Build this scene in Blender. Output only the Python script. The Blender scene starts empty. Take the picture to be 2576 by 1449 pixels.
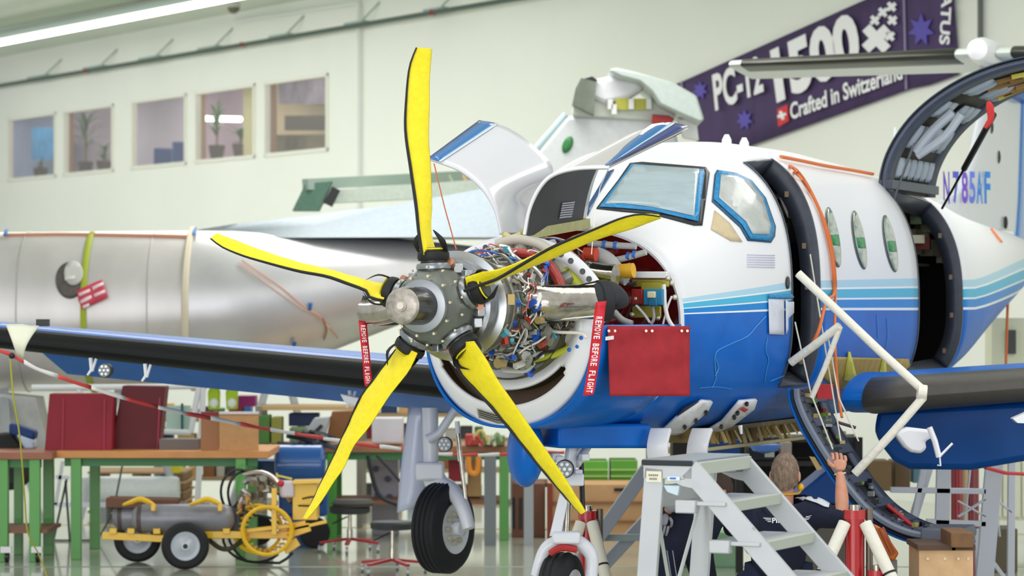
import bpy, bmesh, math, random
from mathutils import Vector, Matrix
from mathutils.bvhtree import BVHTree
import numpy as np
rnd = random.Random(7)
C = bpy.context.scene.collection
PI = math.pi
F = 7630.0; H = 2.12; HY = 780.0; PHI = math.radians(22.5); SN, CS = math.sin(PHI), math.cos(PHI)
PX, PY_ = -0.403, 15.6
# ---------------------------------------------------------------- camera, world, lights, exposure
cam = bpy.data.cameras.new('camera'); co = bpy.data.objects.new('camera', cam); C.objects.link(co)
co.location = (0, 0, H); co.rotation_euler = (PI/2, 0, 0)
cam.sensor_width = 36; cam.lens = 36*F/2576; cam.shift_y = (HY-724.5)/2576
cam.dof.use_dof = True; cam.dof.focus_distance = 16.6; cam.dof.aperture_fstop = 3.4
cam.clip_end = 300
bpy.context.scene.camera = co
w = bpy.data.worlds.new('world'); bpy.context.scene.world = w; w.use_nodes = True
w.node_tree.nodes['Background'].inputs[0].default_value = (0.93, 0.97, 1, 1)
w.node_tree.nodes['Background'].inputs[1].default_value = .62
vs = bpy.context.scene.view_settings
vs.view_transform = 'Standard'; vs.look = 'None'; vs.gamma = 1; vs.use_curve_mapping = False; vs.exposure = 0.42
def area(name, loc, rot, sx, sy, power, col=(1, 1, 1)):
    l = bpy.data.lights.new(name, 'AREA'); l.shape = 'RECTANGLE'; l.size = sx; l.size_y = sy; l.energy = power; l.color = col
    o = bpy.data.objects.new(name, l); C.objects.link(o); o.location = loc; o.rotation_euler = rot; o['kind'] = 'helper'
    return o
area('ceiling_strip_and_fill', (2.0, 14.5, 6.5), (0, 0, math.radians(31)), 1.4, 14, 120, (1, .99, .95))
area('ceiling_strip_and_fill', (-4.5, 17.5, 6.5), (0, 0, math.radians(31)), 1.4, 14, 120, (1, .99, .95))
area('ceiling_strip_and_fill', (5.5, 19.0, 6.5), (0, 0, math.radians(31)), 1.0, 12, 80, (1, .99, .95))
area('ceiling_strip_and_fill', (-4.5, 36.0, 6.3), (0, 0, math.radians(31)), 1.6, 18, 480, (1, .99, .95))
area('ceiling_strip_and_fill', (2.5, 26.0, 6.3), (0, 0, math.radians(31)), 1.4, 12, 200, (1, .99, .95))
area('ceiling_strip_and_fill', (-12.5, 45.0, 6.2), (0, math.radians(-25), math.radians(31)), 1.6, 14, 300, (1, .99, .95))  # added fill, tilted to brighten the left part of the wall; no real strip
area('front_fill_light', (-7, -3, 4.0), (math.radians(80), 0, math.radians(-22)), 16, 7, 1150, (.96, .98, 1))  # added fill behind the camera to brighten front surfaces; no door is built
area('side_area_light', (13, 8, 3.6), (math.radians(85), 0, math.radians(60)), 10, 6, 220, (.96, .98, 1))  # large area light from the right; no door is modelled
# ---------------------------------------------------------------- mapping helpers
def W(px, py, Y): return Vector(((px-1288)/F*Y, Y, H+(HY-py)/F*Y))
def A(s, y, dz): return Vector((PX+SN*s-CS*y, PY_+CS*s+SN*y, H+dz))           # airplane frame: s aft, y starboard
def PS(px, py, s):                                                             # point of the airplane station s behind a pixel
    r = (px-1288)/F
    t = (r*(PY_+CS*s)-PX-SN*s)/(CS+r*SN)      # t = port offset
    return A(s, -t, (HY-py)/F*(PY_+CS*s-SN*t))
def PYY(px, py, y):
    r = (px-1288)/F
    s = (PX-CS*y-r*(PY_+SN*y))/(r*CS-SN)
    return A(s, y, (HY-py)/F*(PY_+CS*s+SN*y))
def toA(p):
    d = Vector((p[0]-PX, p[1]-PY_)); return (d.x*SN+d.y*CS, -d.x*CS+d.y*SN, p[2]-H)
WK = 41.0
def wallY(px): return .608*WK/((px-1288)/F+.608)
def wp(px, py, off=0.0):
    Y = wallY(px); p = W(px, py, Y); return p+Vector((-.8545, -.5195, 0))*off
# ---------------------------------------------------------------- materials
_M = {}
def hx(h):
    h = h.lstrip('#'); c = [int(h[i:i+2], 16)/255 for i in (0, 2, 4)]
    return tuple((x/12.92 if x < .04045 else ((x+.055)/1.055)**2.4) for x in c)+(1,)
def mat(col, rough=.5, metal=0, bump=0, scale=20, var=0, coat=0, emit=0, alpha=1, trans=0, stretch=None):
    key = (col, rough, metal, bump, scale, var, coat, emit, alpha, trans, stretch)
    if key in _M: return _M[key]
    m = bpy.data.materials.new('mat_'+col.strip('#')); m.use_nodes = True; nt = m.node_tree; N = nt.nodes; b = N['Principled BSDF']
    if col in ('#0064c0', '#07488e', '#0d0e0f'): b.inputs['Specular IOR Level'].default_value = .22
    c = hx(col); b.inputs['Base Color'].default_value = c
    b.inputs['Roughness'].default_value = rough; b.inputs['Metallic'].default_value = metal
    b.inputs['Coat Weight'].default_value = coat; b.inputs['Coat Roughness'].default_value = .06
    if trans: b.inputs['Transmission Weight'].default_value = trans
    if alpha < 1: b.inputs['Alpha'].default_value = alpha
    if emit: b.inputs['Emission Color'].default_value = c; b.inputs['Emission Strength'].default_value = emit
    if bump or var:
        tc = N.new('ShaderNodeTexCoord'); mp = N.new('ShaderNodeMapping'); nz = N.new('ShaderNodeTexNoise')
        nz.inputs['Scale'].default_value = scale; nz.inputs['Detail'].default_value = 4
        if stretch: mp.inputs['Scale'].default_value = stretch
        nt.links.new(tc.outputs['Object'], mp.inputs[0]); nt.links.new(mp.outputs[0], nz.inputs['Vector'])
        if var:
            mx = N.new('ShaderNodeMix'); mx.data_type = 'RGBA'
            mx.inputs[6].default_value = tuple(x*(1-var) for x in c[:3])+(1,); mx.inputs[7].default_value = tuple(min(1, x*(1+var)) for x in c[:3])+(1,)
            cr = N.new('ShaderNodeMapRange'); cr.inputs[1].default_value = .3; cr.inputs[2].default_value = .7
            nt.links.new(nz.outputs[0], cr.inputs[0]); nt.links.new(cr.outputs[0], mx.inputs[0]); nt.links.new(mx.outputs[2], b.inputs['Base Color'])
        if bump:
            bp = N.new('ShaderNodeBump'); bp.inputs['Strength'].default_value = bump; bp.inputs['Distance'].default_value = .01
            nt.links.new(nz.outputs[0], bp.inputs['Height']); nt.links.new(bp.outputs[0], b.inputs['Normal'])
    _M[key] = m; return m
WHITE = mat('#ededf1', .38, coat=.3, var=.03, scale=3)
BLUE = mat('#0064c0', .42, coat=.12, var=.14, scale=4, bump=.08)
CHROME = mat('#b3aca0', .12, 1, bump=.2, scale=14, var=.25)
STEEL = mat('#b9bcbe', .32, 1, var=.1, scale=12)
ALU = mat('#cfd0ce', .42, .55, var=.05, scale=6)
GREYP = mat('#8f9496', .5)
DKGREY = mat('#3d4048', .5, var=.1)
BLACK = mat('#101113', .45)
RUBBER = mat('#17181a', .7, bump=.2, scale=60)
YEL = mat('#f7e214', .55, bump=.5, scale=30, var=.05)
REDCLOTH = mat('#a3202b', .8, bump=.6, scale=14, var=.1)
WOOD = mat('#c58a55', .55, bump=.2, scale=8, var=.15, stretch=(1, 1, 8))
PLY = mat('#d9b184', .6, var=.1, scale=10)
NAVY = mat('#141a30', .9, bump=.4, scale=25, var=.2)
SKIN = mat('#c98e72', .55, var=.08, scale=20)
# ---------------------------------------------------------------- geometry
def frame(d):
    d = Vector(d).normalized(); a = Vector((0, 0, 1)) if abs(d.z) < .9 else Vector((1, 0, 0))
    u = d.cross(a).normalized(); return u, d.cross(u).normalized(), d
class G:
    def __init__(s): s.v = []; s.f = []
    def add(s, vs, fs):
        n = len(s.v); s.v += [Vector(v) for v in vs]; s.f += [tuple(i+n for i in f) for f in fs]; return s
    def obox(s, o, u, v, w):
        o, u, v, w = Vector(o), Vector(u), Vector(v), Vector(w)
        return s.add([o, o+u, o+u+v, o+v, o+w, o+u+w, o+u+v+w, o+v+w], [(0, 3, 2, 1), (4, 5, 6, 7), (0, 1, 5, 4), (1, 2, 6, 5), (2, 3, 7, 6), (3, 0, 4, 7)])
    def box(s, c, d, rz=0, R=None):
        R = R or Matrix.Rotation(rz, 3, 'Z'); u, v, w = [R @ Vector(x) for x in ((d[0], 0, 0), (0, d[1], 0), (0, 0, d[2]))]
        return s.obox(Vector(c)-(u+v+w)/2, u, v, w)
    def bar(s, a, b, wd, th, up=(0, 0, 1)):                                     # rectangular bar from a to b
        a, b = Vector(a), Vector(b); d = b-a; up = Vector(up); x = d.cross(up).normalized()*wd; z = x.cross(d).normalized()*th
        return s.obox(a-x/2-z/2, x, d, z)
    def tube(s, pts, r, n=8, closed=False, sub=0, flat=None):
        pts = [Vector(p) for p in pts]
        if sub: pts = smooth(pts, sub, closed)
        m = len(pts); rs = r if isinstance(r, (list, tuple)) else [r]*m
        if len(rs) != m: rs = [float(np.interp(i/(m-1), np.linspace(0, 1, len(rs)), rs)) for i in range(m)]
        u = None; vs = []
        for i, p in enumerate(pts):
            if closed: d = pts[(i+1) % m]-pts[i-1]
            else: d = pts[min(i+1, m-1)]-pts[max(i-1, 0)]
            if d.length < 1e-9: d = Vector((0, 0, 1))
            d.normalize()
            if u is None: u = frame(d)[0]
            u = (u-d*u.dot(d)); u = u.normalized() if u.length > 1e-6 else frame(d)[0]
            v = d.cross(u)
            for k in range(n):
                a = 2*PI*k/n; vs.append(p+(u*math.cos(a)+v*math.sin(a)*(flat or 1))*rs[i])
        fs = [(i*n+k, i*n+(k+1) % n, ((i+1) % m)*n+(k+1) % n, ((i+1) % m)*n+k) for i in range(m if closed else m-1) for k in range(n)]
        if not closed: fs += [tuple(range(n))[::-1], tuple((m-1)*n+k for k in range(n))]
        return s.add(vs, fs)
    def lathe(s, prof, o, ax, n=24, a0=0, a1=2*PI, cap=True):
        u, v, d = frame(ax); o = Vector(o); full = abs(a1-a0-2*PI) < 1e-6; m = n if full else n+1
        vs = [o+d*a+(u*math.cos(a0+(a1-a0)*k/n)+v*math.sin(a0+(a1-a0)*k/n))*r for a, r in prof for k in range(m)]
        fs = [(i*m+k, i*m+(k+1) % m, (i+1)*m+(k+1) % m, (i+1)*m+k) for i in range(len(prof)-1) for k in range(n)]
        if cap and full: fs += [tuple(range(m))[::-1], tuple((len(prof)-1)*m+k for k in range(m))]
        return s.add(vs, fs)
    def cyl(s, a, b, r, n=16, r2=None): a, b = Vector(a), Vector(b); return s.lathe([(0, r), ((b-a).length, r if r2 is None else r2)], a, b-a, n)
    def prism(s, poly, vec):
        n = len(poly); vec = Vector(vec); p = [Vector(q) for q in poly]
        return s.add(p+[q+vec for q in p], [tuple(range(n))[::-1], tuple(range(n, 2*n))]+[(i, (i+1) % n, n+(i+1) % n, n+i) for i in range(n)])
    def grid(s, rows, wrap=False):
        n = len(rows[0]); vs = [p for r in rows for p in r]
        return s.add(vs, [(i*n+k, i*n+(k+1) % n, (i+1)*n+(k+1) % n, (i+1)*n+k) for i in range(len(rows)-1) for k in range(n if wrap else n-1)])
    def ball(s, c, r, n=12, R=None):
        if not isinstance(r, (tuple, list)): r = (r, r, r)
        R = R or Matrix.Identity(3); m = n//2+1; c = Vector(c); rows = []
        for i in range(m+1):
            t = PI*i/m; rows.append([c+R @ Vector((r[0]*math.sin(t)*math.cos(2*PI*k/n), r[1]*math.sin(t)*math.sin(2*PI*k/n), r[2]*math.cos(t))) for k in range(n)])
        return s.grid(rows, True)
def smooth(pts, sub, closed=False):
    out = []; m = len(pts)
    for i in range(m if closed else m-1):
        g = (lambda j: pts[j % m]) if closed else (lambda j: pts[max(0, min(m-1, j))])
        p0, p1, p2, p3 = g(i-1), g(i), g(i+1), g(i+2)
        for k in range(sub):
            t = k/sub; out.append(.5*((2*p1)+(p2-p0)*t+(2*p0-5*p1+4*p2-p3)*t*t+(3*p1-p0-3*p2+p3)*t**3))
    if not closed: out.append(pts[-1])
    return out
def interp(tab, x, k=1): return float(np.interp(x, [t[0] for t in tab], [t[k] for t in tab]))
INV = {}
def obj(name, g, m, parent=None, smooth_=True, solid=0, off=-1, bev=0, sub=0, label=None, kind=None, ang=38):
    me = bpy.data.meshes.new(name); inv = INV.get(parent.name) if parent else None
    base = Vector((0, 0, 0)); vv = g.v
    if inv: vv = [inv @ v for v in vv]
    me.from_pydata([tuple(v) for v in vv], [], g.f); me.validate()
    bm = bmesh.new(); bm.from_mesh(me); bmesh.ops.remove_doubles(bm, verts=bm.verts, dist=1e-5)
    bmesh.ops.delete(bm, geom=[v for v in bm.verts if not v.link_faces], context='VERTS')
    bmesh.ops.recalc_face_normals(bm, faces=bm.faces); bm.to_mesh(me); bm.free()
    me.materials.append(m)
    if smooth_: me.shade_smooth(); me.set_sharp_from_angle(angle=math.radians(ang))
    o = bpy.data.objects.new(name, me); C.objects.link(o)
    if parent: o.parent = parent
    INV[o.name] = inv
    if solid: d = o.modifiers.new('s', 'SOLIDIFY'); d.thickness = solid; d.offset = off
    if bev: d = o.modifiers.new('b', 'BEVEL'); d.width = bev; d.segments = 2; d.limit_method = 'ANGLE'
    if sub: d = o.modifiers.new('u', 'SUBSURF'); d.levels = d.render_levels = sub
    if label: o['label'] = label
    if kind: o['kind'] = kind
    return o
def tag(o, label, cat, group=None, kind=None):
    o['label'] = label; o['category'] = cat
    if group: o['group'] = group
    if kind: o['kind'] = kind
    return o
def thing(name, label, cat, loc=(0, 0, 0), rz=0, group=None):
    o = bpy.data.objects.new(name, None); C.objects.link(o); o.location = loc; o.rotation_euler = (0, 0, rz); o.empty_display_size = .1
    INV[o.name] = (Matrix.Translation(Vector(loc)) @ Matrix.Rotation(rz, 4, 'Z')).inverted()
    return tag(o, label, cat, group)
def one(name, g, m, label, cat, group=None, **k):                               # a thing that is a single mesh, origin at its base
    b = Vector((sum(v.x for v in g.v)/len(g.v), sum(v.y for v in g.v)/len(g.v), min(v.z for v in g.v)))
    g.v = [v-b for v in g.v]; o = obj(name, g, m, None, **k); o.location = b; return tag(o, label, cat, group)
def struct(name, g, m, parent=None, **k):
    o = obj(name, g, m, parent, **k)
    if not parent: o['kind'] = 'structure'
    return o
def copytree(o, loc, rz, label, parent=None):
    c = o.copy(); C.objects.link(c)
    if parent: c.parent = parent
    else:
        c.location = loc; c.rotation_euler = (0, 0, rz); c['label'] = label
    for ch in list(o.children): copytree(ch, 0, 0, 0, c)
    return c
def textgeo(txt, o, ux, uz, th=.004, bold=.0, spacing=1.0):                      # text stretched into the parallelogram o, o+ux, o+uz
    cu = bpy.data.curves.new('t', 'FONT'); cu.body = txt; cu.offset = bold; cu.space_character = spacing; cu.resolution_u = 4
    ob = bpy.data.objects.new('t', cu); C.objects.link(ob); dg = bpy.context.evaluated_depsgraph_get(); dg.update()
    me = bpy.data.meshes.new_from_object(ob.evaluated_get(dg)); vs = [v.co.copy() for v in me.vertices]; fs = [tuple(p.vertices) for p in me.polygons]
    bpy.data.objects.remove(ob); bpy.data.curves.remove(cu); bpy.data.meshes.remove(me)
    x0, x1 = min(v.x for v in vs), max(v.x for v in vs); y0, y1 = min(v.y for v in vs), max(v.y for v in vs)
    o, ux, uz = Vector(o), Vector(ux), Vector(uz); nrm = ux.cross(uz).normalized()*th
    P = [o+ux*((v.x-x0)/(x1-x0))+uz*((v.y-y0)/(y1-y0)) for v in vs]
    g = G(); g.add([p+nrm for p in P], fs); return g
def pxy(px0, py0, px1, py1, Y, dep, g=None):                                     # upright box with its front face at depth Y
    g = g or G(); a = W(px0, py1, Y); b = W(px1, py0, Y)
    return g.obox(a, (b.x-a.x, 0, 0), (0, dep, 0), (0, 0, b.z-a.z))
def evalmesh(o):
    dg = bpy.context.evaluated_depsgraph_get(); dg.update(); me = bpy.data.meshes.new_from_object(o.evaluated_get(dg)); return me
# ================================================================ the setting
def floor_mat():
    m = mat('#b4b8a6', .2, var=.05, scale=.6, coat=.6); return m
g = G(); g.obox((-22, 3, -.1), (36, 0, 0), (0, 60, 0), (0, 0, .1)); struct('floor', g, floor_mat())
WD = Vector((-.5195, .8545, 0)); WN = Vector((-.8545, -.5195, 0))               # wall direction, normal towards the room
def wy(Y): return Vector((-.608*(Y-WK), Y, 0))
win = [(22, 142), (162, 287), (333, 470), (493, 643), (667, 827)]
zt, zb = H+3.56, H+2.39
ys = [22.0]; wins = []
for a, b in win: wins.append((wallY(b), wallY(a)))
wins.sort()
for a, b in wins: ys += [a, b]
ys.append(64.0)
WALL = mat('#eceee6', .7, var=.02, scale=.5)
g = G()
for i in range(len(ys)-1):
    a, b = wy(ys[i]), wy(ys[i+1]); zz = [(0, zb), (zt, 9.0)] if i % 2 == 1 else [(0, 9.0)]
    for z0, z1 in zz: g.obox(a+Vector((0, 0, z0)), b-a, -WN*.09, Vector((0, 0, z1-z0)))
struct('wall_back', g, WALL, smooth_=False)
# offices behind the panes
offc = ['#b9b6b8', '#e6dcc8', '#d8d4dc', '#e2cfd4', '#a9bcd6']
for i, (a, b) in enumerate(wins):
    pa, pb = wy(a), wy(b)
    wn = bpy.data.objects.new('window_%d' % (5-i), None); C.objects.link(wn); wn['kind'] = 'structure'; INV[wn.name] = Matrix.Identity(4)
    g = G(); t = .05
    for p, q in ((pa+Vector((0, 0, zb)), pb+Vector((0, 0, zb))), (pa+Vector((0, 0, zt-t)), pb+Vector((0, 0, zt-t)))):
        g.obox(p+WN*.03, q-p, -WN*.08, Vector((0, 0, t)))
    for p in (pa, pb-WD*t): g.obox(p+WN*.03+Vector((0, 0, zb)), WD*t, -WN*.08, Vector((0, 0, zt-zb)))
    obj('window_frame', g, mat('#e9e8dc', .5), wn)
    g = G(); g.obox(pa+Vector((0, 0, zb)), pb-pa, -WN*.01, Vector((0, 0, zt-zb))); obj('pane', g, mat('#f4f8fa', .02, alpha=.08), wn)
def wloc(px, py, back): return W(px, py, (.5195*WK+back)/((px-1288)/F*.8545+.5195))
a_, b_ = wy(wins[0][0]-3), wy(wins[-1][1]+9); zo = Vector((0, 0, zb-.35)); u_ = b_-a_; g = G()
g.obox(a_+zo-WN*2.6, u_, -WN*.05, Vector((0, 0, 1.95))); g.obox(a_+zo-WN*.1, u_, -WN*2.4, Vector((0, 0, .05))); g.obox(a_+zo-WN*.1+Vector((0, 0, 1.95)), u_, -WN*2.4, Vector((0, 0, .05)))
g.obox(b_+zo-WN*.1, WD*.05, -WN*2.4, Vector((0, 0, 1.95))); off_ = struct('wall_office', g, mat('#cfc6cc', .8), smooth_=False)
for k in range(9):
    g = G(); g.obox(a_+u_*(k/9)+WD*.6-WN*1.0+Vector((0, 0, zb+1.5)), WD*1.4, -WN*.25, Vector((0, 0, .05))); obj('ceiling_lamp', g, mat('#fff8f0', emit=5), off_)
# plants, chairs and pictures of the offices
def palm(px, py, back, h, label):
    b = wloc(px, py, back); t = thing('potted_palm', label, 'plant', b)
    g = G(); g.lathe([(0, .1), (.22, .14), (.24, .14)], b, (0, 0, 1), 14); obj('pot', g, mat('#5b4a40', .7), t)
    g = G(); g.tube([b+Vector((0, 0, .2)), b+Vector((.02, 0, h*.6))], .018, 6); obj('stem', g, mat('#8a7a3a', .8), t)
    for k in range(26):
        a = k*2.4; el = .2+1.1*rnd.random(); L = h*.42*(.8+.4*rnd.random()); o = b+Vector((0, 0, h*(.4+.35*rnd.random())))
        d = Vector((math.cos(a)*math.cos(el), math.sin(a)*math.cos(el), math.sin(el))); s = d.cross(Vector((0, 0, 1))).normalized()
        p = [o, o+d*L*.5, o+d*L-Vector((0, 0, L*.25))]
        g = G(); g.add([p[0]-s*.008, p[0]+s*.008, p[1]-s*.02, p[1]+s*.02, p[2]], [(0, 1, 3, 2), (2, 3, 4)]); obj('leaf', g, mat('#4f7a3a', .5, var=.3), t, solid=.003)
    return t
palm(215, 440, .75, 1.25, 'spiky green palm in a pot behind the second office window from the left')
palm(262, 438, .95, .6, 'small bushy plant beside the tall palm in the second office window')
palm(545, 402, .7, .95, 'broad green plant at the left of the fourth office window')
palm(605, 398, 1.0, .6, 'loose green plant right of centre in the fourth office window')
palm(102, 455, .9, .42, 'small dark plant low in the leftmost office window')
def board(px0, py0, px1, py1, back, m, name, label, cat):
    a, b = wloc(px1, py1, back), wloc(px0, py1, back); h = wloc(px1, py0, back).z-a.z
    g = G(); g.obox(a, b-a, -WN*.03, Vector((0, 0, h))); return one(name, g, m, label, cat)
board(80, 320, 140, 402, 1.9, mat('#4aa3d8', .6, var=.25, scale=4), 'map_poster', 'blue map poster with orange patches in the leftmost office window', 'poster')
for n_, (x0, x1, y0, y1, c) in enumerate(((22, 142, 285, 462, '#a9bcd6'), (333, 470, 236, 428, '#cfccd6'), (493, 643, 208, 410, '#cbb8c4'), (667, 827, 178, 390, '#cdbf96'))):
    q0, q1 = wloc(x1+6, y1+8, 2.3), wloc(x0-6, y1+8, 2.3); g = G(); g.obox(q0, q1-q0, -WN*.04, Vector((0, 0, wloc(x1, y0-4, 2.3).z-q0.z))); struct('trim_%d' % (n_+5), g, mat(c, .8, var=.06, scale=1))
o = board(700, 195, 827, 262, 1.9, mat('#8d8794', .7, var=.45, scale=3), 'mountain_picture', 'brown and violet mountain picture at top of the rightmost office window', 'picture')
o = board(716, 290, 827, 328, 1.7, mat('#4c4334', .7), 'dark_board', 'dark brown board below the mountain picture in the rightmost office window', 'board')
board(163, 284, 182, 442, .3, mat('#a9825f', .6), 'wooden_post', 'brown wooden post at the left edge of the second office window', 'post')
board(494, 230, 514, 400, .3, mat('#b08c68', .6), 'wooden_post', 'brown wooden post at the left edge of the fourth office window', 'post')
board(668, 204, 692, 384, .3, mat('#a9805a', .6), 'wooden_post', 'brown wooden post at the left edge of the rightmost office window', 'post')
board(612, 214, 643, 390, .6, mat('#d6cf9c', .8, var=.1, stretch=(8, 8, .1)), 'window_curtain', 'pale yellow curtain at the right of the fourth office window', 'curtain')
board(692, 338, 827, 384, .6, mat('#77684a', .7, var=.3, scale=5), 'desk', 'brown desk top along the bottom of the rightmost office window', 'desk')
g = G(); g.tube([wloc(516, 298, .8), wloc(604, 300, .8)], .045, 10); one('tube_lamp', g, mat('#fffdf8', emit=5), 'glowing white lamp hanging across the fourth office window', 'lamp')
for px, py, s, lb in ((410, 412, .34, 'blue office chair low in the middle office window'), (458, 398, .36, 'blue office chair against the right edge of the middle office window')):
    b = wloc(px, py, .8); t = thing('office_chair', lb, 'chair', b-Vector((0, 0, .25)))
    g = G(); g.box(b+Vector((0, 0, .1)), (s, .06, s), .5); obj('backrest', g, mat('#2b4a86', .7), t, bev=.03)
    g = G(); g.box(b+Vector((.1, -.15, -.12)), (s, s, .07), .5); obj('seat', g, mat('#2b4a86', .7), t, bev=.02)
    g = G(); g.cyl(b-Vector((-.1, .15, .25)), b-Vector((-.1, .15, .12)), .02, 8); obj('leg', g, BLACK, t)
# ceiling, beams and light strip
zc = 6.85
g = G()
for Y0 in (2,): 
    a, b = wy(22), wy(64); g.obox(a+WN*14+Vector((0, 0, zc)), b-a, -WN*14, Vector((0, 0, .1)))
struct('ceiling', g, mat('#d9dfd6', .8))
def along(px0, py0, px1, py1, z, ext=0):
    P = []
    for px, py in ((px0, py0), (px1, py1)): Y = (z-H)*F/(HY-py); P.append(W(px, py, Y))
    d = P[1]-P[0]; return P[0]-d*ext, P[1]+d*ext
for i, (a, b, wdt, c, z, nm) in enumerate((((0, 62), (300, 0), .14, '#8f9a86', 6.6, 'trim_1'), ((0, 90), (500, 0), .5, '#c6d3cf', 6.68, 'trim_2'))):
    p, q = along(*a, *b, z, .6); g = G(); g.bar(p, q, wdt, .1); struct(nm, g, mat(c, .6))
t = None
p, q = along(0, 108, 570, -2, 6.52, .7); t = thing('ceiling_light_strip', 'long glowing white fluorescent strip on the ceiling at upper left', 'light', (p+q)/2)
g = G(); g.bar(p, q, .17, .05, (0, 0, 1)); obj('light_tube', g, mat('#ffffff', emit=6), t)
g = G(); g.bar(p+Vector((-.1, .1, .08)), q+Vector((-.1, .1, .08)), .26, .1); obj('housing', g, mat('#c9d6d2', .5), t)
d = q-p
for k in range(16):
    o_ = p+d*(k/16+.02); g = G(); g.box(o_+Vector((.07, -.07, .0)), (.05, .05, .06)); obj('bracket', g, mat('#8b9690', .5), t)
# conduit rail with brackets on the wall
a, b = wp(-60, 231, .18), wp(1420, -20, .18)
Yz = lambda px: wallY(px)
zr = H+4.16
P = lambda px, dz=0, off=.2: wy(wallY(px))+WN*off+Vector((0, 0, zr+dz))
t = thing('wall_rail', 'dark green steel rail running along the wall above the office windows', 'rail', P(600))
g = G(); g.tube([P(-80), P(1500)], .035, 8); obj('pipe', g, mat('#4a5a52', .5), t)
for px in (130, 270, 410, 560, 740, 930, 1130):
    g = G(); g.bar(P(px), P(px+26, .33, .0), .02, .02); obj('bracket', g, mat('#9aa8a0', .5), t)
    g = G(); g.bar(P(px-40, .05, .12), P(px+8, .05, .12), .1, .05); obj('support_plate', g, mat('#9fb3aa', .5), t)
for px in (0, 245, 640, 1120):
    g = G(); g.box(P(px, 0, .2), (.09, .09, .07)); obj('clamp', g, mat('#9b3230', .6), t, label='red clamp')
g = G(); g.tube([P(910, .36, .06), P(910, -3.2, .06)], .03, 8); g.tube([P(910, .36, .06), P(600, .42, .06)], .025, 8)
one('white_conduit', g, mat('#e8ebe8', .5), 'thin white conduit running down the wall right of the office windows', 'pipe')
b = P(690, .5, .7); t = thing('ceiling_camera', 'small white camera hanging from the ceiling near the wall', 'camera', b)
g = G(); g.cyl(b, b+Vector((0, 0, .28)), .1, 14); obj('body', g, mat('#c9cbc2', .5), t)
g = G(); g.ball(b, .1, 12); obj('dome', g, mat('#6a6656', .3), t)
g = G(); g.tube([wy(wallY(2475))+WN*.05+Vector((0, 0, 9)), wy(wallY(2475))+WN*.05+Vector((0, 0, 2))], .03, 8)
one('dark_downpipe', g, mat('#5e6260', .5), 'dark thin pipe running down the wall right of the banner', 'pipe')
# ---------------------------------------------------------------- banner
def wpb(px, py, off=.06): return wp(px, py, off)
corn = [(1700, 217), (2205, -8), (2400, -8), (2420, 112), (2352, 205), (1882, 372), (1752, 330)]
bt = thing('wall_banner', 'dark purple slanted banner with white lettering hung on the back wall', 'banner', wpb(2050, 200, 0))
top = [(1700, 217), (1800, 172), (1900, 128), (2000, 84), (2100, 39), (2200, -6), (2300, -50), (2400, -95)]
def btop(x): return 217-.446*(x-1700)
def bbot(x): return 372-.355*(x-1882)
g = G(); cols = []
xs = np.linspace(1700, 2400, 29)
for x in xs:
    lo = bbot(x) if x > 1765 else 330+(x-1765)*1.8; cols.append([wpb(x+ (20*k/4 if x > 2300 else 0), btop(x)+(lo-btop(x))*k/4) for k in range(5)])
g.grid(cols); obj('cloth', g, mat('#47345f', .75, var=.14, scale=2, stretch=(3, 3, .3)), bt, solid=.02)
def btext(txt, x0, y0, x1, y1, hx_, hy_, m='#f3f2f5', bold=.02, th=.03, sp=1.0):
    o_ = wpb(x0, y0, .09); return obj('lettering', textgeo(txt, o_, wpb(x1, y1, .09)-o_, wpb(x0+hx_, y0+hy_, .09)-o_, th, bold, sp), mat(m, .7), bt, smooth_=False)
btext('PC-12', 1820, 281, 1942, 232, -9, -92, bold=.03)
btext('1500', 1975, 262, 2190, 165, -18, -135, bold=.05)
btext('Crafted in Switzerland', 2010, 303, 2292, 200, -3, -42, bold=.025)
btext('PILATUS', 2394, -80, 2384, 112, 26, 2, bold=.03)
def pxpoly(pts, off): return [wpb(x, y, off) for x, y in pts]
def plus(cx, cy, r, w, rot, name='cross', col='#f3f2f5', off=.1):
    g = G(); pts = []
    for k in range(4):
        a = rot+k*PI/2
        for dx, dy in ((w, w), (w, r), (-w, r)):
            # walk the outline of a plus
            pts.append((cx+dx*math.cos(a)-dy*math.sin(a), cy-(dx*math.sin(a)+dy*math.cos(a))))
    g.prism(pxpoly(pts, off), -WN*.01); return obj(name, g, mat(col, .7), bt, smooth_=False)
plus(2222, 98, 38, 13, .75)
for x, y, r in ((2218, 52, 13), (2238, 32, 13), (2260, 18, 13), (2262, 52, 13), (2256, 92, 13)): plus(x, y, r, 4.5, .7)
g = G(); g.prism(pxpoly([(1972, 275), (1998, 264), (2001, 305), (1975, 320)], .1), -WN*.01); obj('red_square', g, mat('#d7343a', .7), bt, smooth_=False)
plus(1986, 291, 11, 3.5, .35, 'white_cross', off=.115)
for x, y, r in ((1775, 228, 20), (1887, 302, 22), (2332, 76, 34)):
    pts = [(x+(r if k % 2 == 0 else r*.5)*math.sin(k*PI/7), y-(r if k % 2 == 0 else r*.5)*math.cos(k*PI/7)*1.25) for k in range(14)]
    g = G(); g.prism(pxpoly(pts, .085), -WN*.01); obj('star', g, mat('#5b4fae', .7), bt, smooth_=False)
for x in (1724, 2284):
    g = G(); g.prism(pxpoly([(x, btop(x)+1), (x+5, btop(x+5)+1), (x+12, bbot(x+12) if x > 2000 else 262), (x+7, bbot(x+7) if x > 2000 else 255)], .08), -WN*.005); obj('seam', g, mat('#8d82a4', .7), bt, smooth_=False)
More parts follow.
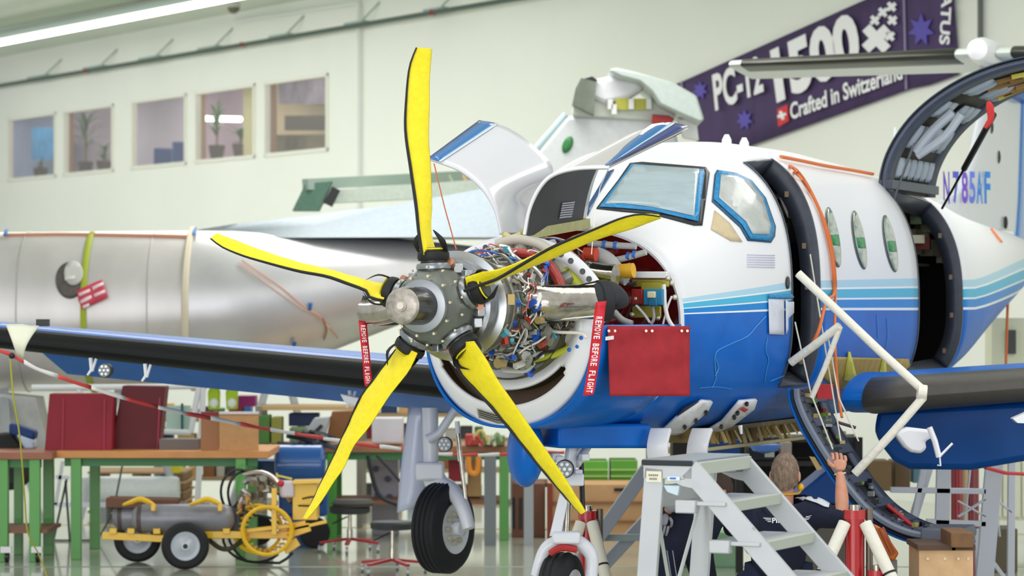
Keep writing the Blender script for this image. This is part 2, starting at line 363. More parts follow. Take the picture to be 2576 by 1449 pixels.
# ================================================================ the airplane being serviced
plane = bpy.data.objects.new('airplane', None); C.objects.link(plane)
plane.location = (PX, PY_, 0); plane.rotation_euler = (0, 0, PI/2-PHI)
INV['airplane'] = (Matrix.Translation((PX, PY_, 0)) @ Matrix.Rotation(PI/2-PHI, 4, 'Z')).inverted()
tag(plane, 'white and blue single-propeller airplane with opened engine bay and doors', 'airplane')
def part(name, g, m, label=None, parent=None, **k): return obj(name, g, m, parent or plane, label=label, **k)
# station table: s, half width, top, bottom, height of the widest line, exponent
ST = [(1.86, .70, .47, -.66, -.08, 2.3), (2.3, .775, .58, -.70, -.06, 2.45), (2.6, .825, .74, -.72, -.03, 2.6), (3.0, .875, .93, -.73, 0, 2.8),
      (3.33, .895, 1.02, -.74, 0, 2.9), (3.87, .905, 1.065, -.74, .02, 2.9), (5.0, .915, 1.075, -.74, .02, 2.8), (6.2, .925, 1.04, -.74, .02, 2.7), (7.46, .91, .98, -.70, .03, 2.6),
      (8.5, .83, .92, -.56, .08, 2.3), (9.5, .70, .85, -.38, .14, 2.1), (10.5, .56, .79, -.2, .2, 2), (11.5, .42, .74, -.02, .27, 2),
      (12.5, .28, .7, .16, .35, 2), (13.4, .14, .64, .32, .44, 2), (13.9, .03, .56, .46, .5, 2)]
def sec(s, k): 
    # smooth interpolation
    xs = [t[0] for t in ST]; 
    e = .12; return (interp(ST, s-e, k)+2*interp(ST, s, k)+interp(ST, s+e, k))/4
def skin(s, th, d=0.0):                                                          # th 0 crown, + to port
    w_, zt_, zb_, zc_, n = [sec(s, k) for k in range(1, 6)]; w_ -= d; zt_ -= d; zb_ += d
    c, q = math.cos(th), math.sin(th); e = 2/n
    y = -w_*math.copysign(abs(q)**e, q); h = (zt_-zc_) if c > 0 else (zc_-zb_)
    return y, zc_+h*math.copysign(abs(c)**e, c)
def SK(s, th, d=0.0): y, z = skin(s, th, d); return A(s, y, z)
NT = 120
THS = [2*PI*k/NT for k in range(NT)]
def thport(s, dz):                                                                # angle on the port side for a height
    best = min((abs(skin(s, t)[1]-dz), t) for t in np.linspace(0, PI, 721)); return best[1]
SS = sorted(set([round(x, 3) for x in np.arange(1.86, 3.33, .1)]+[3.33, 3.45, 3.6, 3.75, 3.87]+[round(x, 3) for x in np.arange(4, 6.1, .22)]+[6.17, 6.35, 6.6, 6.85, 7.1, 7.3, 7.46]+[round(x, 3) for x in np.arange(7.7, 13.9, .25)]+[13.9]))
D1 = (3.33, 3.87, thport(3.4, .90), thport(3.4, -.47)); D2 = (6.17, 7.46, thport(6.3, .83), thport(6.3, -.45))
def th_idx(t): return int(round(t/(2*PI)*NT))
ops = [(a, b, th_idx(c), th_idx(d)) for a, b, c, d in (D1, D2)]
def inhole(s0, s1, k):
    for a, b, c, d in ops:
        if s0 >= a-1e-4 and s1 <= b+1e-4 and c <= k < d: return True
    return False
def fus(d=0.0, s_lo=1.86, s_hi=13.9, skip=True):
    S = [s for s in SS if s_lo-1e-4 <= s <= s_hi+1e-4]; g = G()
    vs = [SK(s, t, d) for s in S for t in THS]; fs = []
    for i in range(len(S)-1):
        for k in range(NT):
            if skip and inhole(S[i], S[i+1], k): continue
            fs.append((i*NT+k, i*NT+(k+1) % NT, (i+1)*NT+(k+1) % NT, (i+1)*NT+k))
    return g.add(vs, fs)
# livery: bands by height, drawing together towards the nose
def livery():
    m = bpy.data.materials.new('livery'); m.use_nodes = True; nt = m.node_tree; N = nt.nodes; L = nt.links.new; b = N['Principled BSDF']
    tc = N.new('ShaderNodeTexCoord'); sp = N.new('ShaderNodeSeparateXYZ'); L(tc.outputs['Object'], sp.inputs[0])
    sc = N.new('ShaderNodeFloatCurve'); mr = N.new('ShaderNodeMapRange'); mr.inputs[1].default_value = 1.0; mr.inputs[2].default_value = 13.0; L(sp.outputs[0], mr.inputs[0])
    def curve(pts):
        fc = N.new('ShaderNodeFloatCurve'); L(mr.outputs[0], fc.inputs[1]); c = fc.mapping.curves[0]; fc.mapping.use_clip = False
        P_ = [((s-1)/12, v) for s, v in pts]
        c.points[0].location = P_[0]; c.points[1].location = P_[-1]
        for q in P_[1:-1]: c.points.new(*q)
        for q in c.points: q.handle_type = 'VECTOR'
        fc.mapping.update(); return fc
    gsc = curve([(1, .045), (1.86, .062), (3.33, .125), (6, .155), (7.5, .155), (13, .21)])
    off = curve([(1, .44), (1.86, .478), (3.33, .504), (6, .505), (8, .51), (13, .72)])
    z = N.new('ShaderNodeMath'); z.operation = 'SUBTRACT'; L(sp.outputs[2], z.inputs[0]); z.inputs[1].default_value = H-.5
    z2 = N.new('ShaderNodeMath'); z2.operation = 'SUBTRACT'; L(z.outputs[0], z2.inputs[0]); L(off.outputs[0], z2.inputs[1])
    v = N.new('ShaderNodeMath'); v.operation = 'DIVIDE'; L(z2.outputs[0], v.inputs[0]); L(gsc.outputs[0], v.inputs[1])
    r = N.new('ShaderNodeMapRange'); r.inputs[1].default_value = -.5; r.inputs[2].default_value = 1.5; L(v.outputs[0], r.inputs[0])
    cr = N.new('ShaderNodeValToRGB'); cr.color_ramp.interpolation = 'CONSTANT'; el = cr.color_ramp.elements
    # film streaks on the deep blue
    nz = N.new('ShaderNodeTexNoise'); nz.inputs['Scale'].default_value = 2.2; nz.inputs['Detail'].default_value = 6; nz.inputs['Distortion'].default_value = 1.2; L(tc.outputs['Object'], nz.inputs['Vector'])
    stops = [(-.5, '#0068ca'), (-.04, '#f2f5f7'), (.07, '#0f86d8'), (.45, '#f2f5f7'), (.53, '#4cb6dd'), (.93, '#f2f5f7'), (1.02, '#aed6ea'), (1.36, '#eaeaec')]
    while len(el) < len(stops): el.new(.5)
    for e, (p, c) in zip(el, stops): e.position = (p+.5)/2; e.color = hx(c)
    L(r.outputs[0], cr.inputs[0])
    mx = N.new('ShaderNodeMix'); mx.data_type = 'RGBA'; mx.blend_type = 'MULTIPLY'; mx.inputs[0].default_value = 1; L(cr.outputs[0], mx.inputs[6])
    c2 = N.new('ShaderNodeValToRGB'); c2.color_ramp.elements[0].position = .3; c2.color_ramp.elements[0].color = (.72, .78, .84, 1); c2.color_ramp.elements[1].position = .6; c2.color_ramp.elements[1].color = (1, 1, 1, 1); L(nz.outputs[0], c2.inputs[0]); 
    # only the blue belly shows the blotches
    lt = N.new('ShaderNodeMath'); lt.operation = 'LESS_THAN'; L(v.outputs[0], lt.inputs[0]); lt.inputs[1].default_value = -.04; L(lt.outputs[0], mx.inputs[0]); L(c2.outputs[0], mx.inputs[7])
    L(mx.outputs[2], b.inputs['Base Color'])
    b.inputs['Roughness'].default_value = .45; b.inputs['Specular IOR Level'].default_value = .22; b.inputs['Coat Weight'].default_value = .08; b.inputs['Coat Roughness'].default_value = .08
    n2 = N.new('ShaderNodeTexNoise'); n2.inputs['Scale'].default_value = 5; n2.inputs['Detail'].default_value = 3; L(tc.outputs['Object'], n2.inputs['Vector'])
    bp = N.new('ShaderNodeBump'); bp.inputs['Strength'].default_value = .12; bp.inputs['Distance'].default_value = .01; L(n2.outputs[0], bp.inputs['Height']); L(bp.outputs[0], b.inputs['Coat Normal'])
    return m
LIV = livery()
fg = fus(); fuse = part('fuselage', fg, LIV, solid=.012, ang=50)
BV = BVHTree.FromPolygons([tuple(v) for v in fg.v], fg.f)
cream = mat('#8b8468', .8, var=.2, scale=5)
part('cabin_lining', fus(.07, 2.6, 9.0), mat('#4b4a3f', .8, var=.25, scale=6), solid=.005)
g = G(); g.obox(A(2.7, -.72, -.47), A(8.6, -.72, -.47)-A(2.7, -.72, -.47), A(2.7, .72, -.47)-A(2.7, -.72, -.47), (0, 0, .03)); part('cabin_floor', g, mat('#5a5546', .8))
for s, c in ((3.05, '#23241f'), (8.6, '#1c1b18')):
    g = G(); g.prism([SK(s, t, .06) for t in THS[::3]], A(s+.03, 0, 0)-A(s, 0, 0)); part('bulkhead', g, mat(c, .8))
# door frames
for (a, b, k0, k1) in ops:
    for s, d, w_ in ((b, 1, .035), (a, -1, .02)):
        n_ = k1-k0; rows = []
        for k in range(k0, k1+1): rows.append([SK(s, THS[k], -.004), SK(s, THS[k], .115)])
        g = G(); g.grid(rows); part('door_jamb', g, mat('#3a3f4b', .45, var=.15, scale=14), solid=w_)
        if d == 1:
            g = G(); g.tube([SK(s-.005, THS[k], .01) for k in range(k0, k1+1)], .014, 6); part('door_seal', g, BLACK)
            for q in (1, 3, 4, 6):
                k = k0+int((q+.6)*n_/7.2); g = G(); g.box(SK(s-.03, THS[k], .075), (.028, .02, .035)); part('latch_fitting', g, mat('#6f6250', .4, .7))
    for k in (k0, k1):
        g = G(); g.grid([[SK(s, THS[k], -.004), SK(s, THS[k], .115)] for s in (a, b)]); part('door_jamb', g, mat('#3a3f4b', .45), solid=.015)
# things inside the openings
g = G(); g.bar(A(3.4, .4, .12), A(8, .4, .12), .05, .03); part('cabin_rail', g, mat('#a8a58a', .5))
g = G(); g.bar(A(6.2, -.45, .34), A(8.2, -.45, .34), .03, .02); part('cabin_rail', g, mat('#c9c8a8', .5))
for i in range(26):
    s = rnd.choice([3.95, 7.4])+rnd.random()*.9; y = -.1-rnd.random()*.5; z = .42+rnd.random()*.35
    g = G(); g.box(A(s, y, z), (.06+.1*rnd.random(), .06+.08*rnd.random(), .04+.1*rnd.random()), rnd.random()*3)
    part('equipment_box', g, mat(rnd.choice(['#6d6a3a', '#8c3a2c', '#c9c3a4', '#23262a', '#55654a', '#d8cfae']), .5))
for i in range(10):
    s = rnd.choice([3.95, 7.3])+rnd.random(); g = G(); y = -.2-.4*rnd.random(); z = .5+.3*rnd.random()
    g.tube([A(s, y, z), A(s+.3, y-.1, z+.05), A(s+.6, y, z-.1), A(s+.8, y+.1, z)], .012+.02*rnd.random(), 6, sub=4); part('cabin_hose', g, mat(rnd.choice(['#d8d2bd', '#7c6a3c', '#3a3c3e']), .6))
g = G(); p = PS(1962, 500, 3.9); g.obox(p, A(4.2, -.5, 0)-A(3.9, -.5, 0), (.05, 0, -.12), (.0, 0, .07)); part('white_card', g, mat('#f3f3f3', .6), solid=0)
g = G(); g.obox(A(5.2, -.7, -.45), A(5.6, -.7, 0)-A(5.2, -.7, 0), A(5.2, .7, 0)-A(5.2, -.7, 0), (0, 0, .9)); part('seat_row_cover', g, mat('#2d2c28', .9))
# ---- patches that lie on the skin: project onto the fuselage and give them thickness
def dens(poly, st=14):
    out = []
    for i in range(len(poly)):
        a, b = poly[i], poly[(i+1) % len(poly)]; n = max(1, int(math.hypot(b[0]-a[0], b[1]-a[1])/st))
        out += [(a[0]+(b[0]-a[0])*k/n, a[1]+(b[1]-a[1])*k/n) for k in range(n)]
    return out
def hit(px, py, bv=None):
    d = Vector(((px-1288)/F, 1, (HY-py)/F)).normalized(); r = (bv or BV).ray_cast(Vector((0, 0, H)), d); return r
def inside(p, poly):
    x, y = p; c = False; n = len(poly)
    for i in range(n):
        (x1, y1), (x2, y2) = poly[i], poly[i-1]
        if (y1 > y) != (y2 > y) and x < (x2-x1)*(y-y1)/(y2-y1)+x1: c = not c
    return c
def patch(poly, off=.006, bv=None, step=14, Ymax=None):
    """triangulated sheet over a pixel polygon, laid on the surface it hits"""
    from mathutils.geometry import delaunay_2d_cdt
    p = dens(poly, step); n = len(p); xs = [q[0] for q in poly]; ysb = [q[1] for q in poly]
    pts = [Vector(q) for q in p]
    x = min(xs)+step*.5
    while x < max(xs):
        y = min(ysb)+step*.5
        while y < max(ysb):
            if inside((x, y), poly) and min((x-q[0])**2+(y-q[1])**2 for q in p) > (step*.45)**2: pts.append(Vector((x, y)))
            y += step
        x += step
    r = delaunay_2d_cdt(pts, [(i, (i+1) % n) for i in range(n)], [], 1, 1e-5)
    vs = []; ok = []
    for v in r[0]:
        h = hit(v.x, v.y, bv)
        if h[0] is None: ok.append(False); vs.append(Vector((0, 0, 0))); continue
        nn = h[1]; dirc = Vector(((v.x-1288)/F, 1, 0))
        if nn.dot(dirc) > 0: nn = -nn
        vs.append(h[0]+nn*off); ok.append(True)
    g = G(); fs = [f for f in r[2] if all(ok[i] for i in f) and all((vs[f[0]]-vs[i]).length < .45 for i in f)]
    par = list(range(len(vs)))
    def fd(i):
        while par[i] != i: par[i] = par[par[i]]; i = par[i]
        return i
    for f in fs:
        for i in f[1:]: par[fd(i)] = fd(f[0])
    if fs:
        from collections import Counter
        big = Counter(fd(f[0]) for f in fs).most_common(1)[0][0]; fs = [f for f in fs if fd(f[0]) == big]
    return g.add(vs, fs)
def outline(poly, off=.008, bv=None, r=.008):
    pts = []
    for q in dens(poly, 12):
        h = hit(*q, bv)
        if h[0] is not None: 
            nn = h[1]; nn = -nn if nn.y > 0 else nn; pts.append(h[0]+nn*off)
    g = G()
    if len(pts) > 3: g.tube(pts, r, 6, closed=True)
    return g
TAPE = mat('#1884bd', .4, bump=.3, scale=30, var=.2)
FILM = mat('#a9bac0', .3, bump=.9, scale=5, stretch=(1, 1, 5), var=.1, coat=.5)
def window(poly_out, poly_tape, poly_in, frame_c='#15171a', name='windshield', lab=None, film=None):
    o_ = part(name, patch(poly_out, .006), mat(frame_c, .4), lab, solid=.01)
    if poly_tape: part('masking_tape', patch(poly_tape, .012), TAPE, 'crumpled blue masking tape', o_, solid=.002)
    part('protective_film', patch(poly_in, .016), film or FILM, None, o_, solid=.002)
window([(1500, 526), (1555, 455), (1585, 412), (1615, 409), (1775, 422), (1785, 436), (1766, 568), (1745, 568), (1640, 540), (1560, 533)],
       [(1508, 524), (1560, 456), (1590, 416), (1770, 430), (1772, 440), (1755, 560), (1640, 534), (1560, 527)],
       [(1524, 518), (1566, 456), (1596, 420), (1758, 430), (1744, 548), (1640, 526), (1570, 517)])
window([(1797, 440), (1803, 429), (1850, 436), (1890, 455), (1925, 498), (1950, 570), (1948, 595), (1938, 611), (1880, 606), (1860, 572), (1790, 508)],
       [(1800, 442), (1807, 432), (1850, 440), (1888, 458), (1922, 500), (1945, 570), (1943, 592), (1934, 607), (1884, 602), (1864, 568), (1794, 504)],
       [(1812, 444), (1850, 448), (1884, 464), (1915, 503), (1934, 570), (1930, 592), (1888, 590), (1872, 560), (1806, 502)], frame_c='#20506e', name='side_window',
       film=mat('#b9bcb8', .25, bump=.7, scale=6, coat=.4, var=.15))
part('access_panel', patch([(1797, 530), (1835, 562), (1866, 609), (1838, 607), (1788, 578)], .006), mat('#cdbb95', .6, var=.05), 'bare beige fairing patch below the side window', solid=.004)
for q in ([(1475, 525), (1530, 434), (1545, 428), (1500, 500), (1478, 545)],):
    o_ = part('windshield', patch(q, .008), mat('#1b4f80', .3, var=.3, scale=20), 'narrow far pane of the windshield in blue film', solid=.006)
for (x, y, hgt, wd) in ((2095, 597, 76, 15), (2160, 604, 74, 15), (2238, 613, 72, 15)):
    ps = [(x+math.sin(t)*wd*1.25+math.cos(t)*-12*-1, y-math.cos(t)*hgt) for t in np.linspace(0, 2*PI, 28, endpoint=False)]
    ps = [(x+math.sin(t)*wd-math.cos(t)*13, y-math.cos(t)*hgt) for t in np.linspace(0, 2*PI, 28, endpoint=False)]
    ps2 = [(x+math.sin(t)*(wd-3)-math.cos(t)*12, y-math.cos(t)*(hgt-4)) for t in np.linspace(0, 2*PI, 28, endpoint=False)]
    o_ = part('cabin_window', patch(ps, .004, step=9), mat('#5f6a62', .4), 'oval cabin window', solid=.004)
    part('window_glass', patch(ps2, .010, step=9), mat('#8f9d92', .06, var=.35, scale=7, stretch=(1, 1, 2), coat=1), None, o_, solid=.001)
    part('green_reflector', patch([(x-9, y-6), (x+10, y-6), (x+14, y+22), (x-5, y+20)], .013, step=9), mat('#1f8a4c', .3), 'green pane seen through the window', o_, solid=.001)
part('inspection_cover', patch([(1980+5*math.sin(t), 711-16*math.cos(t)) for t in np.linspace(0, 2*PI, 16, endpoint=False)], .006, step=6), mat('#20242a', .4), solid=.003)
for q in ([(1929, 752), (1968, 750), (1968, 842), (1931, 840)], [(1972, 752), (1998, 752), (1998, 873), (1974, 870)]):
    o_ = part('note_sheet', patch(q, .012), mat('#d7dbe6', .6, var=.05), 'paper sheet taped to the fuselage', solid=.002)
part('masking_tape', patch([(1929, 740), (2000, 740), (2000, 753), (1929, 751)], .016), TAPE, 'blue tape strip holding the papers', solid=.002)
part('bare_panel', patch([(2082, 905), (2092, 897), (2297, 902), (2290, 940), (2260, 975), (2100, 975), (2070, 950)], .006), mat('#b89b52', .6, var=.15), 'bare khaki primed fuselage area above the wing', solid=.004)
for x0, x1, y0, y1 in ((2118, 2150, 884, 962), (2206, 2226, 886, 950)):
    part('primer_streak', patch([(x0+12, y0), (x0+16, y0), (x1, y1-20), (x1-6, y1), (x0, y1-8)], .012, step=8), mat('#d5d24e', .5), 'yellow-green sealant streak', solid=.002)
# lettering blocks faint on the skin
for k in range(6): part('placard_text', patch([(1878, 640+k*6), (1948, 642+k*6), (1948, 644+k*6), (1878, 642+k*6)], .005, step=18), mat('#c6c4de', .6), solid=.001)
for pl in ([(1925, 795), (1900, 822), (1878, 846), (1830, 868), (1800, 886), (1797, 920), (1800, 950), (1790, 975)], [(1929, 850), (1925, 880), (1932, 905), (1926, 935), (1922, 962)], [(1938, 958), (1962, 948), (1984, 940)], [(1800, 905), (1806, 925), (1798, 945)], [(1760, 975), (1800, 972), (1840, 978)], [(2230, 800), (2232, 850), (2226, 880)], [(2205, 790), (2208, 850)]):
    q = []
    for p_ in smooth([Vector((*c_, 0)) for c_ in pl], 3):
        h_ = hit(p_.x, p_.y)
        if h_[0] is not None: n_ = h_[1]; n_ = -n_ if n_.y > 0 else n_; q.append(h_[0]+n_*.004)
    if len(q) > 2: g = G(); g.tube(q, .0035, 5, flat=.6); part('film_crease', g, mat('#5fa6dc', .3), 'pale crease in the protective film')
# antennas on the roof
for s in (4.75, 5.12):
    g = G(); g.lathe([(-.02, .035), (.05, .033), (.085, .015)], A(s, 0, sec(s, 2)), (0, 0, 1), 10); part('antenna', g, WHITE)
g = G(); p = SK(8.0, .2); g.prism([p, p+A(8.15, 0, 0)-A(8, 0, 0), p+A(8.12, 0, .45)-A(8, 0, 0), p+A(8.08, 0, .45)-A(8, 0, 0)], A(8, .01, 0)-A(8, 0, 0)); part('antenna_blade', g, WHITE)
# ---------------------------------------------------------------- engine bay
# front edge ring of the fuselage and red fireproof blanket
g = G(); g.tube([SK(1.87, t, .012) for t in THS], .016, 6, closed=True); part('bay_edge', g, WHITE, 'white rim around the engine bay')
g = G(); rows = []
for r in np.linspace(.0, 1, 15):
    rows.append([A(2.12-.1*r**6+.018*math.sin(t*9)*math.sin(r*17), skin(1.9, t, .03)[0]*r, -.08+(skin(1.9, t, .03)[1]+.08)*r) for t in THS])
g.grid(rows, True); part('firewall_blanket', g, mat('#7e1712', .3, bump=1.0, scale=12, var=.3, coat=.3), 'red quilted fireproof blanket', ang=80)
# lower cowling: blue, from the chin back to the bay
LS = [(1.0, .50, -.645), (1.3, .585, -.66), (1.6, .655, -.67), (1.86, .70, -.675)]
def low(s, t, d=0):
    w_, zb_ = interp(LS, s, 1)-d, interp(LS, s, 2)+d; n = 2.3; c, q = math.cos(t), math.sin(t)
    zc_ = -.08; return A(s, -w_*math.copysign(abs(q)**(2/n), q), zc_+((.42) if c > 0 else (zc_-zb_))*math.copysign(abs(c)**(2/n), c))
g = G(); ts = np.linspace(PI*.50, PI*1.5, 50); g.grid([[low(s, t) for t in ts] for s in np.linspace(1.0, 1.87, 8)]); part('lower_cowling', g, BLUE, 'blue lower engine cowling', solid=.015)
# chin: white face with smile inlet
g = G(); fs = []; vs = []; nr, ntt = 14, 72
def chin(r, u):
    t = PI*(.40+1.2*u); ou = (-.505*math.sin(t), -.09+.555*math.cos(t) if math.cos(t) < 0 else -.09+.35*math.cos(t))
    inn = (-.36*math.sin(t), -.02+.285*math.cos(t))
    y = inn[0]+(ou[0]-inn[0])*r; z = inn[1]+(ou[1]-inn[1])*r
    return A(1.02-.09*math.sin(PI*min(1, r*1.02))+.06*(1-r)**2, y, z)
for i in range(nr+1):
    for k in range(ntt+1): vs.append(chin(i/nr, k/ntt))
for i in range(nr):
    for k in range(ntt):
        u = (k+.5)/ntt
        if 5 <= i < 9 and .25 < u < .79 and not (i in (5, 8) and (u < .27 or u > .77)): continue
        if 11 <= i < 13 and .475 < u < .60: continue
        fs.append((i*(ntt+1)+k, i*(ntt+1)+k+1, (i+1)*(ntt+1)+k+1, (i+1)*(ntt+1)+k))
g.add(vs, fs); part('nose_bowl', g, WHITE, 'white chin cowl with a smile-shaped air inlet', solid=.02, off=1)
g = G(); rows = []
for u in np.linspace(.23, .81, 24): rows.append([chin(.32, u), chin(.32, u)+A(.18, 0, .02)-A(0, 0, 0), chin(.66, u)+A(.18, 0, -.02)-A(0, 0, 0), chin(.66, u)])
g.grid(rows); part('inlet_duct', g, mat('#5d4530', .5, var=.2, scale=6), 'brown duct inside the inlet')
g = G(); g.grid([[chin(.75, u)+A(.04, 0, 0)-A(0, 0, 0), chin(.97, u)+A(.04, 0, 0)-A(0, 0, 0)] for u in np.linspace(.46, .62, 6)]); vb = part('oil_vent', g, mat('#1b1a18', .6), solid=.01)
for k in range(5):
    r = .79+.035*k; g = G(); g.tube([chin(r, .478), chin(r, .535), chin(r, .598)], .004, 5); part('louver', g, mat('#8d8a80', .5), None, vb)
for u0, u1 in ((.22, .30),):
    pass
g = G(); g.grid([[chin(r, u)-A(.012, 0, 0)+A(0, 0, 0) for r in (.74, .86)] for u in np.linspace(.845, .90, 5)]); part('side_vent', g, mat('#9da2ab', .4), solid=.005)
# bay ring with lightening holes
def ring(s, t, r, dz=.02): return A(s, -r*math.sin(t), dz+r*math.cos(t))
RG = (1.12, .60, .525)
g = G(); vs = []; t0, t1 = -.68, 1.1; n_ = 60; holes = []
outer = [ring(RG[0], t, RG[1], -.19) for t in np.linspace(t0, t1, n_)]; inner = [ring(RG[0], t, RG[2], -.19) for t in np.linspace(t0, t1, n_)]
g.grid([outer, inner]); rp = part('cowl_ring', g, WHITE, 'white arch frame with lightening holes', solid=.02)
for t in [-.52, -.42, -.32, .5, .62, .78, .88, 1.0]:
    c = ring(RG[0]-.012, t, .562, -.19); g = G(); g.cyl(c-A(.01, 0, 0)+A(0, 0, 0), c+A(.01, 0, 0)-A(0, 0, 0), .017, 12); part('lightening_hole', g, mat('#4f5a55', .6), None, rp)
# fuselage-frame members running aft from the ring
eng = bpy.data.objects.new('engine', None); C.objects.link(eng); eng.parent = plane; INV['engine'] = INV['airplane']; eng['label'] = 'bare turboprop engine wrapped in pipes and wiring'
def ep(name, g, m, label=None, **k): return obj(name, g, m, eng, label=label, **k)
AX = A(1, 0, 0)-A(0, 0, 0); O = lambda s, dz=.021: A(s, 0, dz)
g = G(); g.lathe([(.12, .15), (.3, .19), (.42, .25), (.6, .24), (.62, .2), (.8, .22), (.95, .26), (1.0, .22), (1.3, .23), (1.5, .26), (1.75, .22)], O(0), AX, 40); ep('engine_casing', g, mat('#8b8a82', .38, .75, var=.3, scale=15, bump=.4))
for s, r in ((.45, .265), (.62, .255), (.97, .275), (1.28, .25), (1.5, .28)):
    g = G(); g.lathe([(s-.012, r-.03), (s-.012, r), (s+.012, r), (s+.012, r-.03)], O(0), AX, 40); ep('flange', g, mat('#a8a69c', .35, .8))
def EP(s, t, r): return A(s, -r*math.sin(t), .021+r*math.cos(t))
cols = ['#c8c6be', '#9c9a90', '#dedbd2', '#6f6e66', '#b8b4a6', '#e8e6e0', '#7a5a3a', '#8f8e86']
for i in range(120):                                                              # rigid pipes and hoses hugging the core
    s0 = .35+1.1*rnd.random(); t_ = rnd.uniform(-2.0, 2.9); r = .16+.115*s0+.07*rnd.random(); kind = rnd.random()
    if kind < .5: P_ = [EP(s0+.02*math.sin(j*2.1+i), t_+j*.16, r+.02*math.sin(j*1.3+i)) for j in range(3+rnd.randrange(6))]
    else: P_ = [EP(s0+j*.07, t_+.14*math.sin(j*.8+i), r+.025*math.sin(j*1.7+i)) for j in range(3+rnd.randrange(7))]
    g = G(); th_ = rnd.choice([.005, .006, .008, .011, .015]); g.tube(P_, th_, 6, sub=3); c = rnd.choice(cols)
    ep('pipe' if th_ < .01 else 'hose', g, mat(c, .3, .8 if c not in ('#e8e6e0', '#7a5a3a') else 0))
wires = ['#f0f0ee', '#f0f0ee', '#2fa3c4', '#7fc8c0', '#c8432e', '#e8e6d8', '#2f66c0', '#d8d4c0']
for i in range(85):
    s0 = .4+1.0*rnd.random(); t_ = rnd.uniform(.9, 2.9) if rnd.random() < .7 else rnd.uniform(-.8, .9); r = .185+.12*s0+.06*rnd.random()
    P_ = [EP(s0+.06*j+rnd.uniform(-.02, .02), t_+.13*j*math.cos(i)+rnd.uniform(-.05, .05), r+rnd.uniform(-.015, .02)) for j in range(4+rnd.randrange(5))]
    g = G(); g.tube(P_, rnd.choice([.003, .004, .005]), 5, sub=3); ep('cable', g, mat(rnd.choice(wires), .5))
for i in range(110):
    s0 = .35+1.15*rnd.random(); t_ = rnd.uniform(-1.6, 2.9); r = .16+.115*s0+.08*rnd.random(); c = EP(s0, t_, r); d = Vector((rnd.uniform(-1, 1), rnd.uniform(-1, 1), rnd.uniform(-1, 1))).normalized()
    g = G(); q = rnd.choice([.012, .016, .022]); L_ = rnd.uniform(.015, .05)
    if rnd.random() < .75: g.cyl(c, c+d*L_, q, 6)
    else: g.box(c, (q*3, q*2, q*2.5), rnd.random()*3)
    ep('fitting', g, mat(rnd.choice(['#2f62c8', '#b03a2a', '#b8a068', '#c9c7c0', '#8f8d84', '#4fa6b8', '#8a4b34', '#dcdad2', '#6b6a62']), .35, .4))
for i in range(80):
    s0 = .55+.55*rnd.random(); t_ = rnd.uniform(1.5, 3.0); r = rnd.uniform(.26, .37); P_ = [EP(s0+.05*j, t_+.12*j*math.cos(i), r+rnd.uniform(-.02, .02)) for j in range(4)]; k_ = rnd.random(); g = G()
    if k_ < .6: g.tube(P_, rnd.choice([.004, .006, .009, .014, .02]), 6, sub=3); ep('hose', g, mat(rnd.choice(['#c9c6b8', '#8c8a7c', '#e8e6e0', '#a8a89c', '#3aa0b8', '#b9bd4a', '#6a5a48', '#2a2b2c']), .45, .2))
    else: g.cyl(P_[0], P_[0]+(P_[1]-P_[0]).normalized()*.05, rnd.choice([.012, .02, .028]), 8); ep('fitting', g, mat(rnd.choice(['#8f8d84', '#c9c7c0', '#2f62c8', '#b8a068', '#4a4a44', '#a04a34']), .35, .5))
g = G(); g.grid([[A(s_, -r_*math.sin(t), -.04+r_*math.cos(t)) for t in np.linspace(1.75, 4.55, 30)] for s_, r_ in ((.98, .33), (1.15, .40), (1.5, .50), (1.84, .56))]); part('bay_liner', g, mat('#4f4c30', .6, var=.3, scale=8), 'olive primed liner behind the engine', solid=.004)
for i in range(16):                                                               # accessory units
    s0 = 1.0+.45*rnd.random(); t_ = rnd.uniform(-.9, 2.5); c = EP(s0, t_, .26); d = EP(s0+.03, t_, .36)-c; g = G(); g.cyl(c, c+d, .035+.03*rnd.random(), 14)
    ep('accessory', g, mat(rnd.choice(['#8c8a80', '#a9a294', '#5f5d55', '#b9b39c']), .4, .6, bump=.3))
# propeller gearbox flange ring and hub
g = G(); g.lathe([(.20, .20), (.15, .225), (.16, .25), (.24, .255), (.25, .235), (.22, .2)], O(0), AX, 56, cap=False); ep('spinner_backplate', g, mat('#9a9ca0', .25, .9, var=.15), 'silver spinner backing ring')
RED = mat('#a83028', .35, bump=.6, scale=18, coat=.3)
def parc(pp, s, r, m, name='duct', label=None, n=10): g = G(); g.tube([PS(x, y, s_) for (x, y), s_ in zip(pp, s if isinstance(s, (list, tuple)) else [s]*len(pp))], r, n, sub=5); return ep(name, g, m, label)
parc([(1166, 664), (1185, 645), (1240, 634), (1300, 636), (1350, 642)], .95, .026, RED, 'baffle_seal', 'red rubber baffle seal')
parc([(1352, 645), (1380, 668), (1402, 700), (1415, 735)], 1.0, .03, RED, 'baffle_seal', 'red rubber baffle seal')
parc([(1250, 615), (1300, 603), (1350, 612), (1385, 632)], 1.0, .028, mat('#b9b5a8', .6), 'air_hose')
parc([(1205, 835), (1250, 812), (1275, 800)], .6, .028, STEEL, 'drain_hose')
parc([(1365, 890), (1400, 860), (1450, 840), (1490, 838)], 1.05, .04, mat('#c9c6b8', .6), 'air_hose', 'thick pale hose')
parc([(1340, 905), (1400, 890), (1450, 868)], 1.0, .02, mat('#c8ce3a', .5), 'air_hose', 'yellow-green hose')
parc([(1250, 905), (1300, 913), (1360, 912), (1420, 893), (1460, 872)], 1.1, .022, mat('#b7bd4a', .5), 'air_hose')
parc([(1420, 690), (1445, 700), (1470, 735)], 1.15, .045, mat('#b9c437', .5), 'rib_panel', 'yellow-green primed rib')
